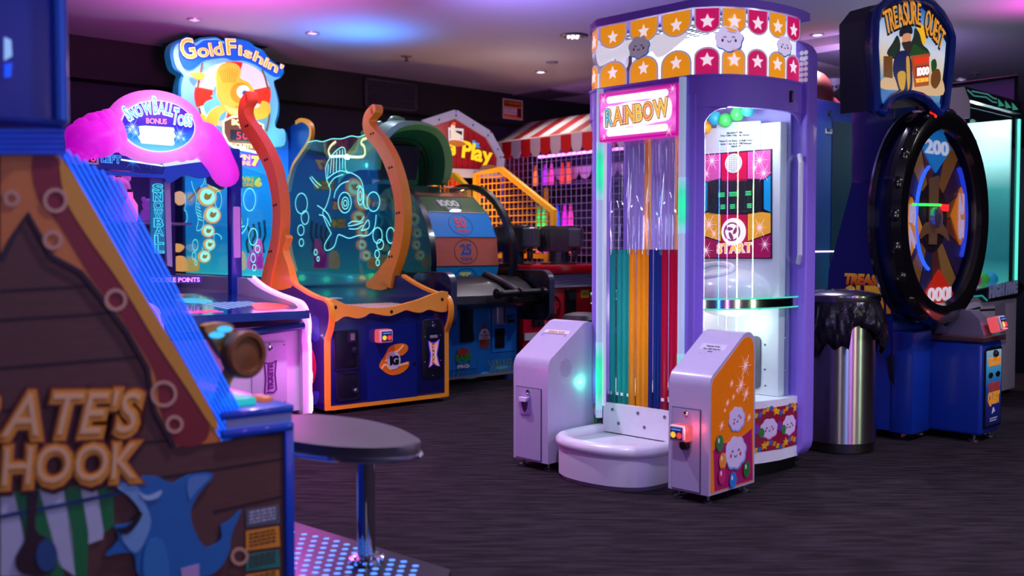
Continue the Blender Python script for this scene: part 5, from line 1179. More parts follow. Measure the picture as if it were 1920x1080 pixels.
lamp('POINT', 'arch_lamp', tuple(ST.M @ Vector((.5, hy-.6, 2.1))), 5, (1, .45, .95), None, .05)
# prizes on the shelf
for (px, py, r, c, lab) in ((222, 385, .13, (236, 120, 230), 'fluffy pink plush toy on the shelf inside the ball toss game'), (276, 395, .07, (150, 90, 210), 'small violet plush toy behind the ball toss word panel')):
    q = ST.front(1.7).st(px, py); c3 = ST.M @ Vector((q[0], 1.7, 1.276))
    mb = MB(); random.seed(px)
    t = Thing('plush_toy', lab, 'plush toy', tuple(c3), ROW, 'plush prizes in the ball toss game')
    mb.ball((0, 0, r*.8), r*.8, 16, 0, .9, .8, 1.0); t.add('body', mb, M(c, .9, 0, .18, bump=.8, scale=60))
    t.add('head', MB().ball((0, -.02, r*1.9), r*.62, 16), M(c, .9, 0, .18, bump=.8, scale=60))
    for sx in (-1, 1): t.add('ear', MB().ball((sx*r*.42, -.01, r*2.45), r*.26, 10), M(c, .9, 0, .18)); t.add('foot', MB().ball((sx*r*.4, -r*.55, r*.22), r*.25, 10), M(c, .9, 0, .18))
q = ST.front(1.6).st(232, 410); c3 = ST.M @ Vector((q[0]+.02, 1.52, 1.276))
t = Thing('lit_bottle', 'small glowing pink bottle on the shelf of the ball toss game', 'bottle', tuple(c3), ROW)
t.add('glass_body', MB().lathe((0, 0, 0), [(.045, 0), (.05, .02), (.05, .12), (.02, .17), (.018, .21)], 16), glow((255, 90, 200), 1.3)); t.add('stopper', MB().lathe((0, 0, .21), [(.02, 0), (.02, .02), (0, .022)], 12), M((120, 40, 120), .4))
# ================================================================ bass wheel game
fr = floorpt(970, 709); ux, uy = cos(R(ROW)), sin(R(ROW)); BW = .95
BG = Thing('bass_wheel_game', 'blue wheel game with a green fish head hood and black wing panels', 'arcade machine', (fr.x - BW*ux, fr.y - BW*uy, 0), ROW)
SKY = M((24, 120, 206), .35, coat=.3); BF = BG.front(0)
def F7(*p): return BF.sts(Z7(*p))
cab = BG.add('cabinet', MB().box(0, BW, 0, .95, .05, .62, 0, .006), SKY)
BG.add('plinth', MB().box(.02, BW-.02, .03, .93, 0, .05), BLACK)
BG.add('kick_strip', MB().box(0, BW, -.006, .0, .045, .065), M((130, 124, 120), .4))
BG.add('black_edge', MB().box(BW, BW+.02, -.01, .95, .03, .66, 0, .004), BLACK)
ld_ = F7((340, 520), (517, 515), (520, 935), (340, 960)); x1_ = ld_[1][0]
d1 = BG.add('coin_door', MB().poly(BF, [(x1_-.42, .12), (x1_, .12), (x1_, .60), (x1_-.42, .60)], 0, .006), M((28, 128, 214), .35, coat=.3))
d2q = F7((612, 520), (760, 505), (760, 800), (612, 820)); xa, xb = d2q[0][0], d2q[1][0]; za, zb = d2q[2][1], d2q[1][1]-.005
d2 = BG.add('ticket_door', MB().poly(BF, [(xa, za), (xb, za), (xb, zb), (xa, zb)], 0, .006), M((30, 132, 220), .35, coat=.3))
for d, r_ in ((d1, (x1_-.42, x1_, .12, .60)), (d2, (xa, xb, za, zb))):
    BG.add('door_gap', MB().frame(BF, [(r_[0]-.004, r_[2]-.004), (r_[1]+.004, r_[2]-.004), (r_[1]+.004, r_[3]+.004), (r_[0]-.004, r_[3]+.004)], [(r_[0], r_[2]), (r_[1], r_[2]), (r_[1], r_[3]), (r_[0], r_[3])], 0, .002), BLACK, d)
q = F7((408, 545), (487, 540), (487, 745), (408, 752)); x0, x1, z0, z1 = q[0][0], q[1][0], q[2][1], q[1][1]
mech = BG.add('coin_mechanism', MB().poly(BF, [(x0, z0), (x1, z0), (x1, z1), (x0, z1)], .006, .02), BLACK, d1)
for k in range(2):
    xc = x0 + (x1-x0)*(.28 + .46*k); BG.add('coin_return', MB().poly(BF, rrect(xc-.03, xc+.03, z0+.01, z0+.07, .006), .02, .035), M((30, 30, 36), .3), mech)
BG.add('coin_slot', MB().poly(BF, rrect(x1-.07, x1-.01, z1-.10, z1-.01, .005), .02, .035), M((46, 46, 52), .3), mech)
# game emblem on the coin door
c = F7((428, 850))[0]
lg = BG.add('emblem', MB().poly(BF, ell(*c, .075, .085, 24), .006, .010), M((20, 70, 120), .4), d1)
for wrd, dz, h, col_ in (('BIG', .035, .04, (196, 60, 40)), ('BASS', -.015, .045, (60, 150, 60)), ('WHEEL', -.045, .024, (40, 140, 200)), ('PRO', -.075, .024, (230, 230, 236))):
    BG.add('emblem_word', MB().text(BF, wrd, (c[0], c[1]+dz), h, .010, .014, 0, .07, .11 if wrd != 'BASS' else .145, 'c', .08), M(col_, .4), lg)
# bobber sticker
c = F7((567, 725))[0]
bo = BG.add('bobber_sticker', MB().poly(BF, ell(*c, .058, .085, 24), .001, .004), M((226, 222, 232), .4))
BG.add('bobber_red', MB().poly(BF, ell(c[0], c[1]-.005, .056, .078, 16, pi, 2*pi), .004, .006), M((140, 60, 50), .4), bo)
BG.add('bobber_stem', MB().poly(BF, [(c[0]-.018, c[1]+.08), (c[0]+.018, c[1]+.08), (c[0]+.018, c[1]+.125), (c[0]-.018, c[1]+.125)], .001, .005), M((150, 60, 46), .4), bo)
mb = MB(); mb.text(BF, 'LIFT HANDLE', (c[0], c[1]+.022), .013, .004, .006, 0, .03, .085, 'c'); mb.text(BF, 'TO START', (c[0], c[1]+.002), .013, .004, .006, 0, .03, .06, 'c'); mb.poly(BF, [(c[0]-.018, c[1]+.045), (c[0]+.018, c[1]+.045), (c[0], c[1]+.068)], .004, .006)
BG.add('bobber_text', mb, M((130, 30, 40), .4), bo)
# silver reader, slot, tickets word
c = F7((652, 570))[0]; rd = BG.add('swipe_reader', MB().poly(BF, rrect(c[0]-.055, c[0]+.05, c[1]-.085, c[1]+.085, .02), .006, .06, bev=.015), M((176, 184, 196), .3, .5), d2)
BG.add('swipe_slot', MB().poly(BF, rrect(c[0]+.012, c[0]+.032, c[1]-.07, c[1]+.07, .008), .06, .063), M((60, 66, 80), .4), rd)
c = F7((660, 722))[0]; BG.add('ticket_chute', MB().poly(BF, rrect(c[0]-.05, c[0]+.05, c[1]-.08, c[1]+.08, .004), .006, .012), M((8, 10, 18), .5), d2)
BG.add('tickets_word', MB().textpx(BF, 'TICKETS', *Z7((705, 598), (750, 590), (705, 577)), .006, .009, 0, .03), M((20, 60, 40), .4), d2)
c = F7((730, 613))[0]; BG.add('ticket_slot', MB().poly(BF, rrect(c[0]-.035, c[0]+.035, c[1]-.014, c[1]+.014, .003), .006, .016), BLACK, d2)
for i, (x, y, w_) in enumerate(((482, 968, .11), (570, 945, .06), (680, 907, .10))):
    c = F7((x, y))[0]; BG.add('bubble_print', MB().poly(BF, ell(c[0], c[1], w_*.7, .014, 18), .0005, .002), M((70, 180, 236), .4))
mb = MB()
for k in range(16):
    x = .08 + .05*k if k < 6 else .66 + .025*(k-6); mb.ribbon(BF, [(x, .07), (x+.01, .12), (x+.025*((k % 3)-1), .17)], .008, .001, .003)
BG.add('grass_print', mb, M((110, 160, 90), .4))
BG.add('levelling_foot', MB().box(BW-.12, BW-.04, -.02, .05, 0, .04), M((40, 60, 110), .4))
# wing panels in the side planes
for x, m_ in ((-.03, M((12, 24, 62), .25, coat=.5)), (BW+.0, M((14, 14, 18), .25, coat=.5))):
    pl = BG.left(x); wg = BG.add('wing_panel', MB().poly(pl, rrect(-.12, .40, .50, .905, .09, 6), -.05, 0, bev=.012), m_)
    BG.add('wing_trim', MB().strip([(x+.025, -a, b) for a, b in rrect(-.12, .40, .50, .905, .09, 6)], (1, 0, 0), .006, .054, closed=True), M((60, 66, 84), .3), wg)
# console and lever
cs = BG.add('control_console', MB().poly(BG.left(BW), [(.30, .66), (.24, .62), (.02, .62), (-.3, .62), (-.3, .86), (.02, .86), (.16, .80), (.28, .72)], 0.03, BW-.03), M((16, 16, 20), .35, coat=.3))
BG.add('lever_bar', MB().tube([(.42, -.36, .73), (.62, -.36, .735), (.93, -.34, .74)], .026, 12), M((20, 20, 24), .4), cs)
for x in (.45, .68, .92): BG.add('lever_collar', MB().tube([(x-.02, -.36, .735), (x+.02, -.36, .735)], .04, 14), M((24, 24, 28), .35), cs)
BG.add('lever_arm', MB().tube([(.68, -.35, .73), (.66, -.20, .80), (.6, .0, .87)], [.03, .028, .035], 12), M((18, 18, 22), .35), cs)
# wheel drum: flat facets round an axis across the cabinet
DX0, DX1, DYc, DZc, DR, NS = .14, .80, .62, 1.0, .56, 15
names = {1: ('1000', (60, 100, 60), (190, 200, 190)), 2: ('50', (20, 120, 190), (190, 40, 50)), 3: ('25', (176, 92, 66), (40, 70, 130)), 4: ('75', (24, 130, 196), (200, 190, 60))}
dr_ = BG.add('wheel_hub', MB().lathe((DX0, DYc, DZc), [(.0, 0), (DR*.9, 0), (DR*.9, DX1-DX0), (0, DX1-DX0)], 32, (1, 0, 0)), BLACK)
for k in range(NS):
    # angle 0 = straight up, increasing towards the viewer
    a0_ = 2*pi*k/NS; a1_ = 2*pi*(k+1)/NS; P0_ = Vector((DX0, DYc - DR*sin(a0_), DZc + DR*cos(a0_))); P1_ = Vector((DX0, DYc - DR*sin(a1_), DZc + DR*cos(a1_)))
    num, col_, tc_ = names.get((k+1) if k+1 in names and False else k, names.get(k, ('', ((20, 110, 180) if k % 2 else (160, 86, 60)), (200, 200, 200))))
    pl = Plane(BG, P1_, (1, 0, 0), P0_-P1_); h_ = (P0_-P1_).length; w_ = DX1-DX0
    seg = BG.add('wheel_segment', MB().poly(pl, [(0, 0), (w_, 0), (w_, h_), (0, h_)], -.02, 0), M(col_, .25, 0, .12, .15, 12, 0, .4, None, (1, 6, 12)), dr_)
    if num:
        BG.add('segment_ring', MB().ribbon(pl, ell(w_/2, h_/2, h_*.50, h_*.42, 28), .005, 0, .002, 0, True), M((30, 40, 60), .4), dr_)
        BG.add('segment_number', MB().text(pl, num, (w_/2, h_*.40), h_*.36, 0, .004, 0, .03, None, 'c'), M(tc_, .35, 0, .2), dr_)
        BG.add('segment_word', MB().text(pl, 'TICKETS', (w_/2, h_*.2), h_*.10, 0, .003, 0, .03, None, 'c'), M(tc_, .35, 0, .15), dr_)
    BG.add('segment_gap', MB().strip([P1_ + Vector((0, 0, 0)), P1_ + Vector((w_, 0, 0))], (P1_-Vector((DX0, DYc, DZc))).normalized(), .008, .006), BLACK, dr_)
for x in (.07, BW-.06):
    arc_ = [(x, DYc - .64*sin(a), DZc-.02 + .64*cos(a)) for a in [R(-20 + 10*i) for i in range(14)]]
    g_ = BG.add('wheel_guard', MB().strip(arc_, (1, 0, 0), .05, .05), M((16, 16, 20), .3, coat=.4))
    BG.add('guard_glass', MB().raw([(x, DYc, DZc)] + [tuple(p) for p in arc_], [(0, i+1, i+2) for i in range(13)]), PANE, g_)
BG.add('curved_window', MB().raw([(xx, p[1], p[2]) for xx in (.09, BW-.08) for p in arc_[3:]], [(i, i+1, 11+i+1, 11+i) for i in range(10)]), glass('wheel_cover', (.96, .97, .98), .10))
# fish head hood
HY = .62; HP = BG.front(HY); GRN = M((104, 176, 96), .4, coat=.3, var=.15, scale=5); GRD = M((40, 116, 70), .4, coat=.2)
ho = HP.sts(Z6((-150, 420), (-140, 300), (-90, 220), (-30, 165), (40, 147), (110, 150), (170, 168), (220, 205), (258, 260), (280, 330), (284, 400), (268, 460), (235, 505)))
hi = HP.sts(Z6((-125, 420), (-115, 320), (-75, 250), (-20, 212), (45, 197), (105, 198), (160, 212), (200, 240), (228, 290), (242, 350), (243, 410), (238, 455), (228, 495)))
ho = cat(ho, 3, False); hi = cat(hi, 3, False); n = len(ho)
mb = MB()
V = [HP.P(a, b, .10) for a, b in ho] + [HP.P(a*.5 + c*.5, b*.5 + d*.5, .16) for (a, b), (c, d) in zip(ho, hi)] + [HP.P(a, b, .10) for a, b in hi]
mb.raw(V, [(r_*n+i+1, r_*n+i, (r_+1)*n+i, (r_+1)*n+i+1) for r_ in range(2) for i in range(n-1)])
cx_ = sum(p[0] for p in ho)/n; cz_ = sum(p[1] for p in ho)/n
V = []
for dpt, k in ((-.10, 1), (.1, 1.03), (.35, .98), (.6, .85), (.8, .6)): V += [HP.P(cx_ + (a-cx_)*k, .0*k + (b-1.3)*k + 1.3, -dpt) for a, b in ho]
hood = BG.add('fish_hood', mb.raw(V, [(r_*n+i, r_*n+i+1, (r_+1)*n+i+1, (r_+1)*n+i) for r_ in range(4) for i in range(n-1)]), GRN, smooth=70)
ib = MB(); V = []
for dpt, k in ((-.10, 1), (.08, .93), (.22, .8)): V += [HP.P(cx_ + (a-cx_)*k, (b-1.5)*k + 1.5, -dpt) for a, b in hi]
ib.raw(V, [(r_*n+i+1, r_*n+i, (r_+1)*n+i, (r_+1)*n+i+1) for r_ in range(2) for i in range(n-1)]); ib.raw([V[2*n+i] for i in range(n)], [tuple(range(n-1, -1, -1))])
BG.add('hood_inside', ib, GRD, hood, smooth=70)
for k in range(4):
    kk = .95-.05*k; BG.add('mouth_rib', MB().tube([HP.P(cx_ + (a-cx_)*kk, (b-1.5)*kk + 1.5, -.06-.03*k) for a, b in hi], .006, 6), M((10, 40, 24), .5), hood)
BG.add('hood_screen', MB().poly(HP, HP.sts(Z6((-60, 270), (178, 282), (150, 470), (-60, 465))), -.10, -.08), M((26, 24, 32), .3), hood)
for s_ in (((-110, 215), (-60, 170), (-20, 155)), ((40, 150), (60, 128), (100, 140))):
    BG.add('hood_ridge', MB().tube([HP.P(a, b, -.15) for a, b in cat(HP.sts(Z6(*s_)), 4, False)], [.05]*4 + [.04]*5, 10), GRN, hood, smooth=80)
BG.add('hood_neck', MB().poly(HP, HP.sts(Z6((-120, 495), (232, 512), (240, 560), (100, 590), (-110, 590))), -.4, .05), M((30, 66, 50), .35), hood)
lamp('POINT', 'wheel_lamp', tuple(BG.M @ Vector((.5, -.45, 1.55))), 6, (.85, .92, 1), None, .03)

# ================================================================ barn shooting game
HT = Thing('barn_shooting_game', 'red shooting game with a barn shaped sign and yellow mesh dividers', 'arcade machine', (.2, 8.5, 0), ROW)
RED = M((190, 14, 28), .25, coat=.5); HFp = HT.front(0)
HT.add('cabinet', MB().box(-.12, 1.3, .02, .9, .04, .84, 0, .004), M((206, 14, 36), .3, coat=.4))
HT.add('plinth', MB().box(-.1, 1.28, .05, .88, 0, .04), BLACK)
ct = HT.add('counter', MB().box(-.14, 1.32, -.10, 1.0, .865, .94, 0, .012), M((170, 14, 26), .15, coat=.7))
HT.add('white_band', MB().box(-.12, 1.3, -.02, .02, .745, .85), M((206, 206, 224), .4))
mb = MB()
for k in range(4): mb.ribbon(HT.front(-.02), cat([(-.1 + .1*i, .762 + .022*k + .006*sin(i*1.3 + k)) for i in range(15)], 2, False), .004, 0, .002)
HT.add('grain_lines', mb, M((60, 60, 80), .5))
HT.add('white_band', MB().box(-.12, 1.3, -.0, .02, .30, .36), M((206, 206, 224), .4))
c = HT.front(.02).st(*Z7((1007, 527))[0]); FR2 = HT.front(.02)
lg = HT.add('emblem', MB().poly(FR2, ell(*c, .075, .105, 24), 0, .008), M((110, 10, 24), .4)); HT.add('emblem_letters', MB().text(FR2, 'HP', (c[0], c[1]-.05), .10, .008, .012, 0, .03, .10, 'c'), M((206, 30, 46), .4), lg)
HT.add('emblem_ring', MB().ribbon(FR2, ell(*c, .068, .097, 24), .008, .008, .011, 0, True), M((40, 4, 10), .4), lg)
for (x, y, w_, h_) in ((1108, 530, .06, .17), (900, 617, .06, .045)):
    c = FR2.st(*Z7((x, y))[0]); cm = HT.add('coin_mechanism', MB().poly(FR2, rrect(c[0]-w_, c[0]+w_, c[1]-h_*.95, c[1]+h_*.95, .008), 0, .02), BLACK)
    if h_ > .1:
        HT.add('coin_slot', MB().poly(FR2, rrect(c[0]-.04, c[0]+.045, c[1]+.07, c[1]+.14, .006), .02, .04), M((44, 44, 50), .3), cm)
    for k in (-1, 1): HT.add('coin_return', MB().poly(FR2, rrect(c[0]+k*.03-.024, c[0]+k*.03+.024, c[1]-h_*.8, c[1]-h_*.8+.06, .005), .02, .03), M((34, 34, 40), .3), cm)
c = FR2.st(*Z7((1203, 442))[0]); tg = HT.add('ticket_label', MB().poly(FR2, rrect(c[0]-.05, c[0]+.05, c[1]-.035, c[1]+.035, .004), 0, .003), M((240, 206, 60), .4)); HT.add('ticket_label_word', MB().text(FR2, 'TICKETS', (c[0], c[1]-.01), .022, .003, .005, 0, .03, .08, 'c'), M((150, 40, 20), .4), tg)
for x in (.13, .40, .80): HT.add('door_gap', MB().box(x, x+.006, .016, .021, .08, .73), M((226, 200, 206), .4))
# deck behind the counter with straw floor
HT.add('range_floor', MB().box(-.1, 1.25, 1.0, 2.4, .70, .90), M((120, 44, 22), .6, var=.3, scale=9))
HT.add('range_back', MB().box(-.12, .65, 2.3, 2.4, .9, 2.0), GR([(200, 110, 30), (226, 140, 40), (60, 110, 170)], 2, emit=.35))
# guns
def gun(px, label):
    q = (HT.front(.22).st(px, 480)[0], .20); T_ = Thing('mounted_gun', label, 'toy gun', tuple(HT.M @ Vector((q[0], q[1]+.02, .94))), ROW-52, 'black mounted guns on the red counter')
    bk = M((20, 20, 24), .28, coat=.4)
    T_.add('base_plate', MB().lathe((0, 0, 0), [(.17, 0), (.17, .012), (.13, .02), (.10, .022)], 28), bk)
    T_.add('swivel', MB().lathe((0, 0, .02), [(.095, 0), (.095, .10), (.08, .12), (0, .12)], 24), M((44, 46, 54), .3, coat=.3))
    bd = T_.add('body', MB().poly(T_.front(-.10), [(-.2, .16), (-.16, .11), (.10, .11), (.12, .15), (.19, .14), (.20, .20), (.20, .30), (.16, .33), (-.14, .33), (-.20, .27)], -.2, 0, bev=.008), bk, smooth=0)
    T_.add('rear_block', MB().box(.10, .22, -.115, .115, .15, .32, 0, .015), M((60, 68, 74), .25, coat=.5), bd, smooth=0)
    T_.add('top_plate', MB().box(-.12, .15, -.06, .06, .33, .345, 0, .004), bk, bd)
    T_.add('grip', MB().box(.13, .17, -.05, .05, .04, .14, 0, .01), bk, bd)
    for k in range(5): T_.add('rib', MB().box(-.19 + .03*k, -.178 + .03*k, -.106, .106, .14, .30, 0, .002), M((8, 8, 10), .4), bd)
    T_.add('barrel', MB().lathe((-.2, 0, .23), [(.075, 0), (.07, .03), (.045, .05), (.045, .12), (.055, .13), (.055, .17), (0, .17)], 18, (-1, 0, 0)), M((26, 26, 30), .35), bd)
    T_.add('nozzle', MB().tube([(-.36, 0, .235), (-.58, .02, .26)], .035, 12), M((150, 130, 120), .4, .3), bd)
gun(962, 'left of the two black mounted guns on the red counter, nearer the wheel game'); gun(1047, 'right of the two black mounted guns on the red counter, nearer the purple booth')
# yellow mesh dividers
YEL = M((250, 178, 24), .4)
def divider(x, outline, post=True):
    pl = HT.left(x); q = pl.sts(Z6(*outline)); f_ = HT.add('divider_frame', MB().strip([pl.P(a, b, 0) for a, b in q], (1, 0, 0), .05, .05, closed=True), YEL)
    xs = [p[0] for p in q]; m_ = MB()
    def inside(a, b):
        c = False
        for i in range(len(q)):
            (x0, y0), (x1, y1) = q[i], q[i-1]
            if (y0 > b) != (y1 > b) and a < (x1-x0)*(b-y0)/(y1-y0) + x0: c = not c
        return c
    zs = [p[1] for p in q]; st_ = .065
    a = min(xs) + st_
    while a < max(xs):
        zz = [z for z in [min(zs) + .01*i for i in range(int((max(zs)-min(zs))/.01)+1)] if inside(a, z)]
        if zz: m_.tube([pl.P(a, min(zz)), pl.P(a, max(zz))], .006, 4)
        a += st_
    b = min(zs) + st_
    while b < max(zs):
        aa = [v for v in [min(xs) + .01*i for i in range(int((max(xs)-min(xs))/.01)+1)] if inside(v, b)]
        if aa: m_.tube([pl.P(min(aa), b), pl.P(max(aa), b)], .006, 4)
        b += st_
    g = HT.add('wire_mesh', m_, M((240, 166, 30), .4), f_); g['kind'] = 'stuff'
divider(.55, ((458, 900), (458, 440), (600, 412), (895, 650), (895, 900)))
divider(.02, ((215, 900), (215, 440), (340, 445), (410, 515), (410, 900)))
HT.add('red_post', MB().box(.30, .42, 1.62, 1.74, .9, 2.35), M((170, 16, 30), .4))
for (x, z, c_) in ((.1, 1.0, (255, 120, 20)), (.35, .98, (255, 150, 30)), (.5, 1.02, (255, 110, 20))): HT.add('range_lamp', MB().ball((x, 1.9, z), .035, 10), glow(c_, 5))
lamp('POINT', 'range_lamp_light', tuple(HT.M @ Vector((.25, 1.3, 1.5))), 12, (1, .62, .2), None, .1)
HT.add('red_counter', MB().textpx(HT.front(1.62), '20', *Z6((468, 570), (510, 565), (468, 520)), 0, .01, 0, .03), glow((255, 40, 40), 1.5))
c_ = HT.front(.9)
HT.add('horse_head', MB().poly(c_, cat(c_.sts(Z6((395, 855), (435, 800), (470, 810), (468, 900), (440, 895))), 4), -.04, .04), M((190, 140, 96), .6))
# barn sign
BSy = 1.6; B_ = HT.front(BSy)
bo_ = B_.sts(Z6((155, 160), (335, 102), (522, 218), (592, 348), (583, 442), (290, 432), (230, 430), (150, 300)))
sg = HT.add('barn_sign', MB().poly(B_, bo_, -.12, 0), M((150, 150, 190), .4))
HT.add('barn_face', MB().poly(B_, [((a-.45)*.91 + .45, (b-2.05)*.90 + 2.05) for a, b in bo_], 0, .004), lit((142, 12, 26), .35), sg)
xs = [p[0] for p in bo_]; x0, x1 = min(xs), max(xs)
mb = MB()
for k in range(1, 12):
    a = x0 + .06 + (x1-x0-.12)*k/12; mb.ribbon(B_, [(a, 1.86), (a, 2.12 + (.12 if .25 < k/12 < .75 else .0))], .005, .004, .006)
HT.add('board_lines', mb, M((80, 6, 16), .5), sg)
for (a, b) in ((0, 1), (1, 2), (2, 3), (3, 4), (4, 5)): HT.add('sign_trim', MB().ribbon(B_, [bo_[a], bo_[b]], .085, 0, .03), M((172, 172, 208), .4, 0, .12), sg)
screws(HT, 'bolt', HT.front(BSy-.03), B_.sts(Z6((240, 135), (335, 112), (430, 165), (515, 222), (570, 300), (585, 345), (575, 430), (440, 432))), sg, .010, M((40, 40, 56), .5))
for b_, o, m_ in ((.07, .006, lit((110, 44, 10), .4)), (.03, .010, lit((250, 196, 30), .9))):
    HT.add('lettering', MB().pathtext(B_, 'Horse Play', B_.sts(Z6((66, 318), (200, 318), (300, 328), (400, 348), (480, 368), (535, 380))), .16, o-.003, o+.008, 0, b_, .06), m_, sg)
wq = B_.sts(Z6((300, 185), (378, 192), (376, 252), (302, 246)))
w_ = HT.add('loft_window', MB().poly(B_, wq, .004, .012), M((18, 14, 18), .5), sg); HT.add('loft_frame', MB().ribbon(B_, wq, .03, .012, .018, 0, True), lit((230, 226, 236), .4), w_)
HT.add('straw', MB().poly(B_, cat(B_.sts(Z6((288, 262), (320, 248), (370, 255), (395, 275), (340, 285))), 3), .012, .02), lit((186, 110, 30), .4), sg)
ck = HT.add('hen', MB().poly(B_, cat(B_.sts(Z6((310, 165), (328, 162), (332, 200), (355, 215), (372, 232), (345, 248), (312, 240), (308, 210))), 4), .018, .03), lit((232, 222, 206), .5), sg); HT.add('hen_comb', MB().poly(B_, cat(B_.sts(Z6((312, 165), (318, 150), (332, 152), (328, 166))), 3), .018, .032), lit((230, 90, 30), .6), ck)
HT.add('bluebird', MB().poly(B_, cat(B_.sts(Z6((432, 262), (440, 248), (455, 262), (472, 268), (465, 280), (478, 292), (445, 285))), 3), .006, .016), lit((50, 140, 210), .6), sg)
HT.add('pig', MB().poly(B_, cat(B_.sts(Z6((478, 405), (500, 388), (550, 390), (568, 405), (560, 416), (490, 416))), 3), .006, .02), lit((140, 90, 64), .4), sg)
lamp('POINT', 'barn_sign_lamp', tuple(HT.M @ Vector((.6, BSy-.8, 2.3))), 5, (1, .9, .85), None, .1)

# ================================================================ striped prize stall
kT = Thing('prize_stall', 'prize stall with a red and white striped scalloped awning and wire cage', 'stall', (-.178, 11.1, 0), -50)
KW = 2.2; KF = kT.front(0)
DR_, LV = M((150, 26, 34), .6), M((190, 178, 190), .6)
sl = Vector((0, .75, .42)); CPn = Plane(kT, (0, 0, 2.22), (1, 0, 0), sl)
cn = kT.add('canopy', MB().poly(CPn, [(-.1, 0), (KW, 0), (KW, .62), (-.1, .62)], -.02, 0), M((90, 80, 84), .7))
nst = 14; sw_ = KW/nst
for k in range(nst):
    x0 = k*sw_; kT.add('awning_stripe', MB().poly(CPn, [(x0, 0), (x0+sw_, 0), (x0+sw_, .60), (x0, .60)], 0, .006), DR_ if k % 2 else LV, cn)
    scal = [(x0, 2.235), (x0+sw_, 2.235)] + [(x0 + sw_*.5 + sw_*.49*cos(t), 2.13 - sw_*.55*sin(t)) for t in [pi*i/10 for i in range(11)]]
    kT.add('awning_scallop', MB().poly(KF, scal, .03, .042), M((200, 12, 24), .6) if k % 2 else M((206, 190, 212), .6), cn)
kT.add('awning_rail', MB().tube([(-.02, -.03, 2.24), (KW, -.03, 2.24)], .012, 8), M((230, 200, 190), .35))
for x in (.03, KW-.05): kT.add('post', MB().box(x-.025, x+.025, .02, .07, 0, 2.22), M((110, 80, 160), .4))
kT.add('back_wall', MB().box(-.56, KW, .97, 1.0, 0, 2.3), M((36, 24, 70), .6, 0, .05)); kT.add('side_wall', MB().box(-.56, -.54, .1, 1.0, 0, 2.2), M((120, 14, 30), .6))
kT.add('stall_counter', MB().box(0, KW, .15, .45, 0, .85, 0, .01), M((60, 20, 40), .5))
mb = MB()
a = .02
while a < KW: mb.tube([(a, -.005, .86), (a, -.005, 2.2)], .0045, 4); a += .075
b = .86
while b < 2.2: mb.tube([(.0, -.005, b), (KW, -.005, b)], .0045, 4); b += .075
wm = kT.add('wire_cage', mb, M((160, 130, 190), .35, .4)); wm['kind'] = 'stuff'
mb = MB()
for k in range(12): mb.poly(kT.front(.85), [(-.35 + .2*k, 2.0), (-.15 + .2*k, 2.0)] + [(-.25 + .2*k + .095*cos(t), 1.96 - .10*sin(t)) for t in [pi*i/8 for i in range(9)]], 0, .01)
kT.add('inner_valance', mb, M((190, 170, 200), .6))
kT.add('blue_post', MB().box(-.22, -.16, .80, .86, .8, 2.0), M((24, 50, 150), .4)); kT.add('orange_post', MB().box(-.10, -.06, .80, .84, .8, 1.95), M((236, 130, 30), .4, 0, .3))
kT.add('lamp_tube', MB().tube([(.1, .55, 2.12), (1.9, .55, 2.12)], .02, 8), glow((236, 130, 255), 3.5))
kT.add('ball_finial', MB().ball((kT.front(.48).st(1067, 228)[0], .48, kT.front(.48).st(1067, 228)[1]), .034, 16), M((246, 176, 20), .4, 0, .3))
for z in (1.03, 1.33, 1.80): kT.add('shelf', MB().box(-.5, 2.0, .6, .95, z-.02, z), M((60, 40, 90), .5))
rows = [(1.80, ((1022, (200, 40, 255)), (1034, (255, 60, 190)), (1054, (255, 50, 30)), (1066, (255, 80, 40)), (1004, (255, 120, 40)))), (1.33, ((1010, (40, 240, 90)), (1020, (60, 255, 120)), (1036, (40, 60, 255)), (1045, (60, 90, 255)), (1059, (250, 30, 250)), (1070, (255, 60, 200)))), (1.03, ((1010, (255, 60, 140)), (1024, (230, 60, 230)), (1046, (200, 170, 190)), (1066, (255, 60, 50))))]
nmc = {0: 'top', 1: 'middle', 2: 'bottom'}
SHF = kT.front(.72)
cn_ = {(200, 40, 255): 'violet', (255, 60, 190): 'rose pink', (255, 50, 30): 'red', (255, 80, 40): 'orange red', (255, 120, 40): 'orange', (40, 240, 90): 'green', (60, 255, 120): 'mint green', (40, 60, 255): 'deep blue', (60, 90, 255): 'lighter blue', (250, 30, 250): 'magenta', (255, 60, 200): 'hot pink', (255, 60, 140): 'pink', (230, 60, 230): 'purple', (200, 170, 190): 'pale grey', (255, 60, 50): 'scarlet'}
for ri, (z, its) in enumerate(rows):
    for j, (px, c_) in enumerate(its):
        x_ = SHF.st(px, 400)[0]; w_ = .028
        t = Thing('prize_figure', f'{cn_[c_]} lit plush figure on the {nmc[ri]} shelf of the striped stall', 'plush toy', tuple(kT.M @ Vector((x_, .72, z))), -50, 'lit prizes in the striped stall')
        t.add('body', MB().lathe((0, 0, 0), [(.025, 0), (w_, .02), (w_, .10), (w_*.8, .16), (w_*.5, .18)], 12), glow(c_, 1.1), smooth=80)
        t.add('head', MB().ball((0, 0, .20), w_*.75, 10, 0, 1, 1, 1.1), M(c_, .8, 0, .3)); 
        for sx in (-1, 1): t.add('ear', MB().ball((sx*.014, 0, .235), .009, 8, 0, 1, .6, 1.8), M(c_, .8, 0, .2))
        t.add('light_base', MB().lathe((0, 0, 0), [(w_*1.05, 0), (w_*1.05, .012), (0, .014)], 14), glow(c_, 2.5))
lamp('POINT', 'stall_lamp', tuple(kT.M @ Vector((.6, .35, 1.95))), 7, (.85, .3, 1), None, .1)
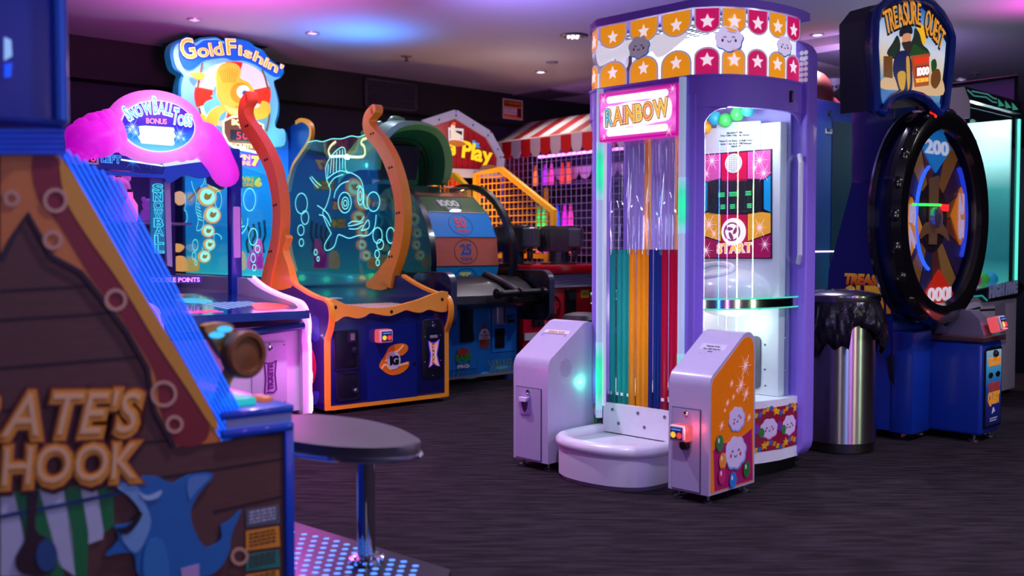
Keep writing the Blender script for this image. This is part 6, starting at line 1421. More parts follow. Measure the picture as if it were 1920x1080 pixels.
# low black stool in front of the barn game
p = atY(1092, 590, 7.0)
sT = Thing('stool', 'low black round stool behind the left white pedestal', 'stool', (p.x, p.y, 0), 0)
sT.add('seat', MB().lathe((0, 0, p.z-.06), [(0, 0), (.13, .0), (.15, .03), (.13, .06), (.07, .075), (0, .08)], 28), M((22, 20, 24), .45)); sT.add('post', MB().lathe((0, 0, 0), [(.03, .02), (.03, p.z-.05)], 16), CHROME); sT.add('base', MB().lathe((0, 0, 0), [(.16, 0), (.16, .012), (.05, .03), (0, .03)], 24), CHROME)
# ================================================================ pirate wheel game
o_ = floorpt(1838, 832)
QT = Thing('pirate_wheel_game', 'blue wheel game with a pirate island marquee and a big black rimmed prize wheel', 'arcade machine', (o_.x, o_.y, 0), 44)
QB = M((10, 50, 150), .35, coat=.3); QBD = M((8, 26, 80), .4)
QF = QT.front(0); QS = QT.left(0)
bxo = QT.add('ticket_pedestal', MB().box(0, .30, 0, .42, .04, .565, 0, .02, 3), QB)
QT.add('pedestal_top', MB().box(-.012, .312, -.015, .55, .565, .595, 0, .005), M((70, 44, 48), .35), bxo)
for x, y in ((.04, .05), (.26, .05), (.04, .36)): QT.add('levelling_foot', MB().lathe((x, y, 0), [(.03, 0), (.03, .012), (.01, .018), (.01, .045)], 14), SCREW)
tp_ = QT.add('ticket_panel', MB().poly(QF, rrect(.03, .275, .075, .53, .02), 0, .008), M((10, 12, 20), .4), bxo)
QT.add('panel_print', MB().poly(QF, rrect(.045, .26, .09, .515, .012), .008, .011), GR([(16, 20, 70), (20, 30, 110), (20, 70, 150), (60, 150, 190), (150, 190, 200)], 2, emit=.25), tp_)
QT.add('tickets_word', MB().text(QF, 'TICKETS', (.153, .43), .04, .011, .014, 0, .07, .17, 'c', .08), M((244, 150, 30), .4, 0, .3), tp_)
QT.add('panel_arrows', MB().poly(QF, ell(.10, .375, .03, .016, 14), .011, .015).poly(QF, ell(.205, .375, .03, .016, 14), .011, .015), BLACK, tp_)
QT.add('title_word', MB().text(QF, 'TREASURE', (.153, .285), .045, .011, .014, 0, .07, .16, 'c', .08), M((170, 60, 60), .4, 0, .15), tp_)
QT.add('title_word', MB().text(QF, 'QUEST', (.153, .215), .06, .011, .014, 0, .07, .16, 'c', .08), M((240, 160, 40), .4, 0, .2), tp_)
mb = MB(); greek(mb, QF, .10, .21, .125, .006, .0115); greek(mb, QF, .10, .20, .112, .006, .0115); QT.add('small_print', mb, M((200, 210, 230), .5), tp_)
QT.add('maker_mark', MB().poly(QF, cat([(.13, .155), (.15, .19), (.165, .175), (.175, .16), (.155, .165)], 3), .011, .013), M((230, 236, 250), .4), tp_)
QT.add('knob', MB().lathe(QF.P(.153, .495, .011), [(.02, 0), (.02, .012), (.012, .02), (0, .02)], 16, QF.n), BLACK, tp_)
# steel bracket with card reader on the pedestal
br = QT.add('reader_bracket', MB().poly(QT.left(.08), [(-.30, .595), (-.02, .595), (-.05, .69), (-.10, .735), (-.22, .735)], -.12, 0), M((170, 160, 186), .3, .7))
card_reader(QT, Plane(QT, (.14, -.0, .655), (1, 0, 0), (0, .3, 1)), 0, 0, 1.2, br)
lamp('POINT', 'reader_lamp', tuple(QT.M @ Vector((.14, -.09, .66))), .2, (1, .12, .15), None, .02)
# main body
XS = -.24
pl = QT.left(XS)
sp = pl.sts(A3((240, 1400), (250, 1000), (275, 770), (310, 480), (345, 220), (400, 210), (530, 200)))
body = [(-.42, .05), (-.42, .62), (-.45, 1.3), (-.45, 2.0)]
bd = QT.add('body', MB().poly(pl, [(-.40, .05), (-.40, 1.45), (-.66, 1.47), (-.80, .95), (-.84, .05)], -.86, 0), QB)
QT.add('neck', MB().box(XS+.10, .52, .46, .72, 1.4, 2.05, 0, .01), M((12, 46, 140), .35, coat=.3))
QT.add('neck_grille', MB().box(.14, .24, .448, .462, 1.72, 1.95), M((30, 30, 40), .6), bd)
mb = MB()
for k in range(12): mb.box(.145, .235, .444, .449, 1.735 + .017*k, 1.742 + .017*k)
QT.add('grille_slats', mb, M((90, 80, 70), .5), bd)
QT.add('side_lettering', MB().textpx(pl, 'TREASURE', *A3((310, 755), (600, 770), (318, 700)), .001, .004, 0, .07, .05), GR([(180, 60, 20), (240, 120, 30), (250, 190, 60)], 2, emit=.15), bd)
QT.add('side_lettering', MB().textpx(pl, 'QUEST', *A3((310, 905), (588, 912), (310, 775)), .001, .004, 0, .07, .05), GR([(200, 80, 20), (246, 160, 40), (250, 200, 60)], 2, emit=.15), bd)
# angled map panel
mq = [QT.loc(floorpt(1684, 823)), QT.loc(floorpt(1711, 818))]
a_ = mq[0]; a_.z = 0; d_ = (mq[1]-mq[0]); d_.z = 0; wl = d_.length; MP = Plane(QT, (a_.x, a_.y, 0), d_)
mpn = QT.add('map_panel', MB().poly(MP, MP.sts(A4((578, 450), (700, 318), (692, 898), (612, 915))), -.03, 0), M((14, 18, 40), .4))
QT.add('map_print', MB().poly(MP, MP.sts(A4((605, 445), (690, 360), (688, 480), (683, 610), (685, 690), (672, 760), (674, 830), (665, 880), (628, 900), (632, 830), (620, 720), (612, 640), (616, 560))), 0, .004), M((190, 124, 92), .6, var=.25, scale=14), mpn)
QT.add('map_sea', MB().poly(MP, cat(MP.sts(A4((620, 540), (640, 500), (665, 485), (680, 520), (672, 600), (650, 650), (640, 620), (628, 600))), 3), .004, .006), M((12, 40, 120), .4), mpn)
mb = MB()
for L_ in (((612, 460), (688, 440)), ((645, 420), (648, 500)), ((616, 690), (684, 680)), ((622, 740), (676, 760)), ((640, 820), (672, 800))): mb.ribbon(MP, MP.sts(A4(*L_)), .004, .004, .0055)
QT.add('map_folds', mb, M((110, 66, 46), .6), mpn)
QT.add('lower_wing', MB().box(XS-.0, .0, .28, .42, .04, .62, 0, .01), QB)
# wheel
WY = .20; WPn = QT.front(WY); wc = WPn.st(1764, 408); WR = .60
c3 = WPn.P(*wc, 0)
whl = QT.add('wheel_drum', MB().lathe(c3, [(WR*.94, -.12), (WR*.94, .0)], 64, WPn.n, cap=False), M((10, 34, 110), .12, coat=.6), smooth=60)
QT.add('rear_rim', MB().lathe(c3, [(WR*.92, -.13), (WR, -.135), (WR*1.01, -.12), (WR*.99, -.10), (WR*.93, -.10)], 64, WPn.n, cap=False), M((20, 24, 40), .15, coat=.6), whl)
rim = QT.add('front_rim', MB().lathe(c3, [(WR*.80, .0), (WR*.82, .035), (WR*.90, .05), (WR*.98, .04), (WR*1.02, .0), (WR*1.01, -.03), (WR*.95, -.045)], 64, WPn.n, cap=False), M((16, 14, 16), .18, coat=.7), whl)
src = QT.add('rim_lug', MB().ball((0, 0, 0), .045, 10, 0, 1, .7, 1), M((24, 20, 20), .2, coat=.6), whl)
N = 22; src.location = WPn.P(wc[0] + WR*.96, wc[1], .01)
QT.copies('rim_lug', src, [WPn.P(wc[0] + WR*.96*cos(2*pi*k/N), wc[1] + WR*.96*sin(2*pi*k/N), .01) for k in range(1, N)], whl)
fcD = QT.add('wheel_face', MB().poly(WPn, ell(*wc, WR*.82, n=48), -.06, -.05), M((40, 26, 34), .4), whl)
pal = [(96, 52, 24), (44, 20, 44), (110, 70, 30), (20, 28, 70), (70, 30, 30), (120, 84, 40), (36, 24, 60), (84, 34, 24)]
for k in range(16):
    a0_, a1_ = 2*pi*k/16, 2*pi*(k+1)/16
    QT.add('wheel_wedge', MB().poly(WPn, [(wc[0] + r*cos(a), wc[1] + r*sin(a)) for r, a in ((.20, a0_+.02), (WR*.8, a0_+.02), (WR*.8, (a0_+a1_)/2), (WR*.8, a1_-.02), (.20, a1_-.02))], -.05, -.045), M(pal[k % 8], .35, 0, .6, .3, 9), fcD)  # emission put in for the bright, reflective look of the face
def diamond(px, py, w_, h_, col_, txt, tcol, flip=False, rot=0):
    c = WPn.st(px, py); pts = [(-w_, h_*.2), (-w_*.4, h_), (w_*.4, h_), (w_, h_*.2), (0, -h_)]
    if flip: pts = [(-x, -y) for x, y in pts]
    cr, sr = cos(rot), sin(rot); pts = [(c[0] + x*cr - y*sr, c[1] + x*sr + y*cr) for x, y in pts]
    d = QT.add('prize_marker', MB().poly(WPn, pts, -.045, -.035), M(col_, .3, 0, .5), fcD)
    r2 = rot + (pi if flip else 0); hh_ = h_*.62
    ofs = (-sin(r2)*(-hh_*.2), cos(r2)*(-hh_*.2))
    QT.add('marker_number', MB().text(WPn, txt, (c[0]+ofs[0], c[1]+ofs[1]), hh_, -.035, -.030, 0, .03, w_*1.5, 'c', .06, r2), M(tcol, .3, 0, .6), fcD)
diamond(1768, 283, .20, .12, (30, 130, 210), '200', (220, 226, 240)); diamond(1773, 545, .20, .12, (210, 40, 20), '1000', (250, 240, 245), True)
diamond(1811, 405, .17, .11, (230, 130, 30), '25', (200, 190, 230), False, -pi/2); diamond(1725, 425, .16, .11, (230, 140, 30), '75', (200, 190, 230), False, pi/2)
# centre: plain pirate silhouette print, hub and light arcs
mb = MB(); mb.poly(WPn, [(wc[0]-.06, wc[1]+.22), (wc[0]+.07, wc[1]+.24), (wc[0]+.05, wc[1]-.15), (wc[0]-.05, wc[1]-.15)], -.045, -.040, 0); mb.poly(WPn, cat([(wc[0]-.17, wc[1]-.12), (wc[0]-.1, wc[1]-.03), (wc[0]+.12, wc[1]-.03), (wc[0]+.22, wc[1]-.13), (wc[0]+.10, wc[1]-.09), (wc[0]-.08, wc[1]-.09)], 3), -.045, -.038, 0)
QT.add('centre_print', mb, M((120, 84, 56), .4, 0, .25, .3, 14), fcD)
QT.add('hub_cap', MB().lathe(WPn.P(*wc, -.04), [(.06, 0), (.055, .03), (.02, .04), (0, .04)], 24, WPn.n), M((190, 180, 190), .2, .8), fcD)
QT.add('light_arc', MB().tube([WPn.P(wc[0] + .235*cos(a), wc[1] + .30*sin(a), -.036) for a in [R(110 + 12*i) for i in range(13)]], .010, 6), glow((40, 90, 255), 2.2), fcD, 'blue light arc')
QT.add('light_arc', MB().tube([WPn.P(wc[0] + .44*cos(a), wc[1] + .44*sin(a), -.036) for a in [R(-30 + 6*i) for i in range(13)]], .014, 6), glow((30, 60, 220), 1.2), fcD, 'blue light arc')
QT.add('green_bar', MB().tube([WPn.P(*WPn.st(1722, 383), -.034), WPn.P(*WPn.st(1775, 384), -.034)], .008, 6), glow((60, 255, 110), 1.6), fcD)
QT.add('red_counter', MB().poly(WPn, [WPn.st(*p) for p in ((1777, 382), (1790, 383), (1789, 396), (1777, 395))], -.045, -.03), glow((255, 40, 40), 1.6), fcD)
QT.add('wheel_cover', MB().poly(WPn, ell(*wc, WR*.83, n=48), .005, .010), glass('wheel_glass', (.95, .95, .97), .16, .03), whl)
QT.add('rim_light', MB().ball(WPn.P(*WPn.st(1740, 219), .02), .028, 12), glow((255, 30, 24), 2), whl, 'small red light')
QT.add('axle', MB().lathe(c3, [(.09, -.28), (.09, -.06), (0, -.06)], 24, WPn.n), QBD, whl)
# marquee
MY = .16; MP_ = QT.front(MY)
def AA(*p): return MP_.sts(A2(*p))
mo = AA((575, 745), (572, 500), (562, 320), (568, 150), (585, 70), (640, 20), (720, -8), (800, -14), (880, -6), (950, 30), (1010, 90), (1060, 170), (1086, 250), (1086, 310), (1066, 520), (1044, 720), (1000, 765), (965, 735), (920, 680), (870, 648), (800, 632), (730, 640), (680, 665), (640, 715), (615, 765))
mk = QT.add('marquee', MB().poly(MP_, mo, -.04, 0, bev=0), M((10, 40, 110), .3, coat=.4))
QT.add('marquee_rim', MB().tube([MP_.P(a, b, .01) for a, b in mo], .022, 8, closed=True), M((12, 50, 140), .25, coat=.5), mk)
fo = AA((612, 600), (605, 320), (605, 160), (640, 80), (720, 40), (800, 28), (870, 40), (940, 100), (1000, 190), (1050, 290), (1040, 420), (1020, 600), (1000, 745), (985, 745), (930, 670), (870, 635), (790, 618), (720, 625), (660, 650), (630, 690))
QT.add('marquee_face', MB().poly(MP_, fo, 0, .006), GR([(20, 80, 150), (110, 160, 190), (230, 210, 170), (220, 226, 236), (120, 180, 226), (20, 90, 190)], 2, emit=.62), mk)
hb_ = QT.add('marquee_box', MB().poly(QT.front(MY+.04), AA((575, 745), (568, 130), (640, 35), (760, 0), (900, 10), (1010, 100), (1075, 250), (1044, 700)), -.14, 0), M((62, 62, 72), .6), mk)
mb = MB()
def ap(pts, mi, o=.006, s=3): mb.poly(MP_, cat(AA(*pts), s), .004, o+.001, mi)
ap(((860, 180), (890, 170), (915, 230), (905, 300), (870, 300), (845, 240)), 0, .0065)
ap(((830, 250), (840, 190), (870, 230), (890, 300), (930, 340), (930, 390), (800, 380), (810, 300)), 1, .007); ap(((650, 360), (690, 290), (720, 240), (740, 300), (730, 370), (700, 400)), 1, .007)
ap(((800, 380), (830, 300), (880, 330), (940, 360), (900, 400)), 2, .008); ap(((950, 420), (975, 400), (985, 450), (960, 500)), 2, .008)
ap(((615, 540), (700, 520), (860, 560), (960, 520), (1025, 540), (1030, 640), (900, 640), (760, 610), (620, 600)), 3, .0065)
ap(((612, 600), (660, 620), (720, 625), (640, 690), (620, 690)), 4, .007); ap(((830, 625), (880, 640), (950, 690), (1010, 700), (1000, 745), (980, 740)), 4, .007)
ap(((945, 560), (960, 480), (1000, 470), (1010, 540), (975, 600)), 5, .009); ap(((628, 380), (685, 380), (685, 530), (628, 520)), 5, .0085, 1)
QT.add('island_print', mb, [lit((250, 190, 40), .7), lit((40, 56, 44), .4), lit((40, 90, 40), .4), lit((226, 190, 140), .6), lit((40, 110, 180), .6), lit((130, 80, 30), .4)], mk)
# pirate figure print
mb = MB()
ap(((735, 215), (750, 180), (790, 160), (815, 190), (815, 230), (780, 225), (740, 250)), 0, .010); ap(((755, 235), (790, 225), (808, 245), (800, 310), (770, 320), (752, 280)), 1, .010)
ap(((750, 290), (775, 285), (805, 280), (815, 320), (800, 360), (770, 340)), 2, .011); ap(((700, 400), (730, 350), (775, 345), (800, 380), (815, 450), (810, 620), (740, 620), (715, 560), (692, 480)), 3, .010)
ap(((715, 510), (740, 480), (770, 500), (760, 600), (735, 600)), 4, .012); ap(((775, 400), (795, 400), (800, 560), (785, 600)), 4, .0115)
QT.add('pirate_print', mb, [lit((30, 34, 50), .4), lit((230, 160, 110), .6), lit((60, 50, 50), .4), lit((24, 34, 90), .5), lit((220, 170, 60), .6)], mk)
mb = MB().poly(MP_, AA((808, 378), (925, 362), (922, 578), (835, 590)), .008, .016)
bs = QT.add('bonus_board', mb, lit((180, 84, 40), .6), mk)
QT.add('bonus_word', MB().textpx(MP_, 'BONUS', *A2((825, 432), (918, 420), (825, 394)), .016, .020, 0, .03, .06), lit((226, 50, 30), .8), bs)
QT.add('score_window', MB().poly(MP_, AA((832, 452), (920, 440), (920, 512), (832, 526)), .016, .019), glow((150, 20, 24), 1), bs)
QT.add('score_digits', MB().textpx(MP_, '1000', *A2((840, 515), (915, 504), (840, 462)), .019, .022, 0, .03, .06), glow((255, 230, 225), 1.3), bs)
QT.add('tickets_word', MB().textpx(MP_, 'TICKETS', *A2((832, 560), (915, 550), (832, 535)), .016, .020, 0, .03, .06), lit((250, 200, 60), .8), bs)
for b_, m_, o in ((.07, lit((30, 20, 24), .3), .008), (0, lit((226, 150, 50), .8), .011)):
    mb = MB(); mb.pathtext(MP_, 'TREASURE', AA((640, 235), (690, 205), (760, 175), (830, 165), (870, 175)), .115, o, o+.004, 0, b_, .05); mb.pathtext(MP_, 'QUEST', AA((895, 195), (935, 235), (975, 285), (1010, 340)), .115, o, o+.004, 0, b_, .05)
    QT.add('lettering', mb, m_, mk)
lamp('POINT', 'marquee_lamp', tuple(QT.M @ Vector((.3, -.55, 2.0))), 2, (1, .95, .9), None, .1)

# ================================================================ white claw machine
CT = Thing('claw_machine', 'white claw machine with teal lit glass and a black header with green arrows', 'claw machine', (3.012, 6.725, 0), 44)
CW = 1.1; CF = CT.front(0); WHT = M((214, 206, 220), .4, coat=.2)
CT.add('cabinet', MB().box(0, CW, 0, .6, .03, .74, 0, .01), WHT); CT.add('plinth', MB().box(.03, CW-.03, .04, .56, 0, .03), BLACK)
bnd = CT.add('front_band', MB().poly(CF, CF.sts(A3((1000, 800), (1265, 735), (1310, 780), (1255, 835), (1085, 860), (1060, 830), (1000, 838))), 0, .03), M((22, 24, 30), .4))
CT.add('lettering', MB().textpx(CF, 'HIGH FIVE', *A3((1100, 832), (1254, 802), (1103, 770)), .03, .036, 0, .07, .1), M((116, 120, 160), .4, 0, .25), bnd)
CT.add('teal_line', MB().ribbon(CF, CF.sts(A3((1000, 828), (1058, 822), (1088, 850))), .012, .03, .034), glow((30, 150, 140), .8), bnd)
CT.add('chute_recess', MB().poly(CF, CF.sts(A3((1155, 875), (1210, 865), (1215, 1090), (1185, 1095), (1185, 940), (1155, 935))), 0, .006), M((150, 140, 160), .5))
CT.add('door_gap', MB().ribbon(CF, CF.sts(A3((985, 910), (1072, 890), (1072, 905), (1175, 900))), .012, 0, .004), BLACK)
CT.add('side_post', MB().box(0, .06, 0, .06, .74, 2.05), WHT); CT.add('side_wall', MB().box(-.02, .03, .06, .6, .74, 2.15), WHT)
CT.add('back_wall', MB().box(0, CW, .56, .6, .74, 2.15), GR([(50, 170, 180), (70, 140, 160), (170, 230, 230)], 2, emit=.6))  # chamber light put into the wall as a glow gradient
CT.add('side_panel', MB().box(CW-.03, CW-.006, .06, .56, .74, 2.05), GR([(90, 190, 180), (40, 110, 120), (50, 120, 130), (70, 150, 150), (215, 240, 240), (225, 245, 245)], 2, emit=.8))  # painted glow: white top and dim teal stand for light and reflections
fg = CT.add('front_glass', MB().box(.06, CW-.02, .005, .012, .74, 2.05), glass('front_glass', (.85, .98, .97), .1))
for x in (CW-.02, CW-.005): CT.add('glass_edge', MB().box(x-.004, x+.004, -.002, .014, .74, 2.05), glow((90, 240, 220), 1.1), fg)
CT.add('inner_panel', MB().box(.08, .85, .40, .44, 1.62, 2.05), M((226, 232, 238), .4, 0, .7))  # glow put in to brighten the chamber
hd = CT.add('header', MB().poly(CF, CF.sts(A2((1162, 588), (1535, 690), (1535, 770), (1200, 680))), -.02, .03), M((24, 24, 30), .4))
CT.add('header_lines', MB().ribbon(CF, CF.sts(A2((1170, 610), (1215, 650), (1300, 660), (1340, 690), (1370, 695))), .010, .03, .033).ribbon(CF, CF.sts(A2((1200, 618), (1310, 640), (1345, 665), (1370, 672))), .010, .03, .033), glow((60, 130, 130), .7), hd)
for k in range(3): CT.add('header_arrow', MB().poly(CF, CF.sts(A2((1380 + 47*k, 672 + 12*k), (1420 + 47*k, 718 + 12*k), (1385 + 47*k, 722 + 12*k))), .03, .034), glow((50, 140, 120), .8), hd)
CT.add('header_box', MB().poly(CF, CF.sts(A2((1050, 600), (1162, 588), (1200, 690), (1200, 800), (1050, 800))), -.4, .02), WHT)
CT.add('top_frame', MB().tube([CF.P(a, b, 0) for a, b in CF.sts(A2((1060, 578), (1535, 515), (1535, 770)))], .014, 6), BLACK)
CT.add('top_board', MB().poly(CF, CF.sts(A2((1062, 580), (1532, 518), (1532, 690), (1165, 588))), -.03, -.015), M((120, 96, 160), .5))
CT.add('prize_floor', MB().box(.05, CW-.03, .05, .56, .74, .80), M((210, 220, 230), .4, 0, .1))
clw = CT.add('claw_carriage', MB().box(.66, .78, .22, .34, 1.62, 1.72, 0, .01), M((180, 186, 196), .3, .6)); CT.add('claw_cable', MB().tube([(.72, .28, 1.62), (.72, .28, 1.42)], .012, 8), SCREW, clw)
for k in range(3):
    a = 2*pi*k/3; CT.add('claw_finger', MB().tube([(.72, .28, 1.42), (.72 + .08*cos(a), .28 + .08*sin(a), 1.38), (.72 + .09*cos(a), .28 + .09*sin(a), 1.28), (.72 + .04*cos(a), .28 + .04*sin(a), 1.22)], .010, 8), CHROME, clw)
lamp('POINT', 'claw_lamp', tuple(CT.M @ Vector((.75, .2, 2.02))), 8, (.7, 1, 1), None, .02)
CT.add('chute_box', MB().box(.80, 1.0, .25, .5, .80, 1.02), glass('chute_acrylic', (.9, .95, 1), .3))
for i, (x, y, c_, nm) in enumerate(((.58, .12, (240, 70, 130), 'pink'), (.74, .12, (90, 200, 90), 'green'), (.90, .12, (60, 170, 230), 'sky blue'), (.42, .14, (200, 60, 200), 'purple'), (.66, .28, (60, 140, 230), 'royal blue'), (.50, .30, (250, 110, 160), 'rose'))):
    r = .055; single('prize_ball', f'{nm} prize ball on the floor of the white claw machine', 'ball', MB().ball((0, 0, 0), r, 14), M(c_, .35, 0, .2), tuple(CT.M @ Vector((x, y, .80 + r))), 'prize balls in the claw machine')
CT.add('back_lettering', MB().text(CT.front(.95), 'FUN', (.5, 1.42), .14, 0, .02, 0, .07, .3), glow((250, 170, 60), .9)) if False else None

# ================================================================ tall blue cabinet behind the bin
p = atY(1508, 470, 7.0)
VT = Thing('blue_cabinet', 'plain tall dark blue cabinet with a thin white light line, behind the bin', 'arcade machine', (p.x, p.y, 0), 41)
zt = VT.front(0).st(1512, 181)[1]
cb = VT.add('body', MB().box(-.3, .62, 0, .9, .0, zt, 0, .01), M((12, 48, 140), .4, coat=.2))
VT.add('recess', MB().box(.34, .62, -.004, .01, .1, zt-.14), M((6, 16, 56), .5), cb)
VF = VT.front(0)
VT.add('light_line', MB().ribbon(VF, VF.sts(((1514, 472), (1580, 471))), .010, 0, .008), glow((255, 225, 240), 2.2), cb)
q = VF.sts(A2((245, 868), (288, 872), (288, 905), (245, 900))); lb = VT.add('small_label', MB().poly(VF, q, 0, .003), M((200, 206, 220), .5), cb)
mb = MB(); greek(mb, VF, q[0][0]+.01, q[1][0]-.01, (q[0][1]+q[3][1])/2, .02, .004); VT.add('label_print', mb, M((40, 40, 60), .5), lb)
VT.add('lock', MB().lathe(VF.P(*VF.st(1556, 212)), [(.02, 0), (.02, .008), (0, .01)], 14, VF.n), BLACK, cb)
p = atY(1528, 165, 8.6)
RD = Thing('domed_machine', 'dark red rounded top of a machine behind the tall blue cabinet', 'arcade machine', (p.x, p.y, 0), 41)
RD.add('body', MB().box(-.45, .35, -.3, .4, 0, 2.25, 0, .02), M((60, 12, 22), .5))
RD.add('dome', MB().ball((-.08, 0, 2.38), .20, 20, 0, 1, 1, 1.1), M((96, 20, 34), .5)); RD.add('dome', MB().ball((.12, 0, 2.22), .19, 20), M((96, 20, 34), .5)); RD.add('white_ball', MB().ball((-.21, -.1, 2.30), .06, 12), M((220, 210, 220), .5))
RD.add('white_bar', MB().box(.25, .9, -.32, -.28, 2.2, 2.24), glow((240, 230, 250), 1.2))
# ================================================================ green lit machine at the right edge
GTm = Thing('green_lit_machine', 'black cabinet with glowing green panels at the right edge behind the claw machine', 'arcade machine', (4.75, 8.6, 0), 44)
g_ = GTm.front(0)
GTm.add('body', MB().box(-.2, .9, 0, .8, 0, 1.95, 0, .01), M((20, 26, 40), .4))
for (z0, z1) in ((1.42, 1.72), ): GTm.add('green_panel', MB().poly(g_, [(-.15, z0), (.85, z0), (.85, z1), (-.15, z1)], 0, .01), glow((60, 226, 60), .9))
GTm.add('green_panel', MB().poly(g_, [(-.1, .75), (.1, 1.05), (.3, 1.1), (.5, .75)], 0, .01), glow((60, 220, 70), .8))
GTm.add('teal_panel', MB().poly(g_, [(-.1, .3), (.2, .62), (.5, .3)], 0, .01), glow((20, 90, 120), .7))
GTm.add('pink_line', MB().tube([g_.P(-.1, .68, .02), g_.P(.25, .80, .02)], .012, 6), glow((230, 70, 250), 2))
GTm.add('top_ornament', MB().tube([(.1, 0, 1.95), (.2, 0, 2.15), (.16, 0, 2.3), (.24, 0, 2.42)], [.05, .06, .04, .02], 10), M((140, 50, 70), .4))

# ================================================================ foreground pirate hook cabinet (left, close to the camera)
PT = Thing('hook_crane_cabinet', "pirate themed crane cabinet with shark side art and blue light bars in the left foreground", 'arcade machine', (-.667, 3.0, 0), ROW)
PP = PT.front(0)
PBL = M((16, 70, 190), .35, coat=.3)
def px(*p): return PP.sts(p)
o1 = px((415, 828), (548, 803)); xr = o1[1][0]; zt = o1[1][1]
tl = px((0, 292), (112, 292))
slant = [tl[1], o1[0]]
outl = [(-1.75, .03), (xr-.02, .03), (xr-.02, zt-.01), o1[0], tl[1], (-1.75, tl[0][1])]
WOODP = M((92, 56, 46), .6, 0, 0, .35, 7, 0, 0, None, (1.5, 1, 16))
sidep = PT.add('side_panel', MB().poly(PP, outl, -.03, 0), WOODP)
mb = MB()
for L_ in (((0, 600), (215, 586)), ((0, 690), (270, 668)), ((0, 770), (300, 745)), ((250, 830), (540, 815)), ((240, 905), (530, 860)), ((400, 960), (530, 930)), ((0, 545), (190, 535))): mb.ribbon(PP, px(*L_), .006, 0, .0015)
PT.add('plank_lines', mb, M((30, 14, 20), .6), sidep)
# curtain shaped orange border along the slant
bord = px((0, 292), (112, 292), (415, 828), (325, 838), (288, 770), (275, 690), (235, 620), (190, 560), (150, 510), (95, 480), (50, 400), (20, 450), (0, 490))
PT.add('orange_border', MB().poly(PP, bord, .0015, .004), M((206, 120, 44), .5), sidep)
PT.add('red_band', MB().poly(PP, cat(px((60, 292), (108, 300), (190, 440), (240, 530), (300, 640), (350, 720), (390, 790), (380, 828), (330, 834), (300, 770), (290, 700), (230, 600), (170, 520), (110, 420), (70, 370)), 3), .004, .0055), M((130, 30, 30), .5), sidep)
PT.add('gold_band', MB().poly(PP, cat(px((112, 300), (150, 350), (260, 540), (350, 690), (405, 790), (396, 800), (350, 730), (290, 640), (230, 540), (160, 440), (120, 370)), 3), .0055, .007), M((216, 150, 40), .5), sidep)
for (x, y, r) in ((102, 376, 20), (20, 372, 12), (97, 450, 15), (215, 562, 18), (305, 738, 22), (325, 795, 14), (447, 1042, 14)): PT.add('bubble_ring', MB().ribbon(PP, px(*ell(x, y, r, n=20)), .010, .007, .009, 0, True), M((200, 150, 120), .5), sidep)
PT.add('dark_contour', MB().ribbon(PP, px((325, 838), (288, 770), (275, 690), (235, 620), (190, 560), (150, 510), (95, 480), (50, 400), (20, 450), (0, 490)), .012, .006, .008), M((40, 14, 22), .5), sidep)
# lettering
for st_, bl, br, tl_ in (("PIRATE'S", (-150, 826), (248, 812), (-128, 738)), ('HOOK', (2, 912), (252, 898), (8, 838))):
    PT.add('letter_shadow', MB().textpx(PP, st_, (bl[0]+3, bl[1]+5), (br[0]+6, br[1]+6), (tl_[0]+1, tl_[1]-3), .004, .008, 0, .11, .11), M((70, 10, 16), .5), sidep)
    PT.add('letter_edge', MB().textpx(PP, st_, bl, br, tl_, .006, .012, 0, .11, .11), M((130, 60, 20), .5), sidep)
    PT.add('lettering', MB().textpx(PP, st_, bl, br, tl_, .010, .016, 0, .07, .11), M((226, 148, 34), .5), sidep)
    PT.add('letter_shine', MB().textpx(PP, st_, (bl[0]-2, bl[1]-4), (br[0]-2, br[1]-4), (tl_[0]-2, tl_[1]-1), .012, .018, 0, 0, .11), M((240, 190, 130), .5), sidep)
# tent stripes
cs = [(22, 58, 'g'), (58, 82, 'w'), (82, 118, 'w'), (118, 150, 'g'), (150, 178, 'w'), (178, 206, 'g')]
stripes = (((0, 925), (25, 920), (55, 1000), (60, 1080), (0, 1080)), 'w'), (((25, 922), (72, 915), (120, 1080), (60, 1080)), 'g'), (((72, 915), (118, 915), (135, 1000), (140, 1080), (110, 1060)), 'w'), (((118, 915), (150, 910), (165, 1000), (162, 1080), (140, 1080)), 'g'), (((150, 912), (180, 910), (195, 980), (192, 1010), (165, 1020)), 'w'), (((180, 910), (212, 908), (212, 985), (194, 1000)), 'g')
for pts, c_ in stripes: PT.add('tent_stripe', MB().poly(PP, px(*pts), .0015, .004), M((190, 196, 210) if c_ == 'w' else (24, 120, 60), .5), sidep)
PT.add('rope_line', MB().ribbon(PP, px((0, 968), (120, 945), (230, 922)), .010, .004, .007), M((20, 60, 110), .5), sidep)
PT.add('lute_print', MB().poly(PP, cat(px((52, 925), (70, 920), (64, 990), (90, 1010), (104, 1050), (90, 1075), (40, 1075), (28, 1045), (50, 1000)), 3), .005, .009), M((52, 24, 30), .5), sidep)
PT.add('drum_print', MB().poly(PP, px(*ell(85, 1040, 20, 30, 18)), .009, .012), M((40, 80, 130), .5), sidep)
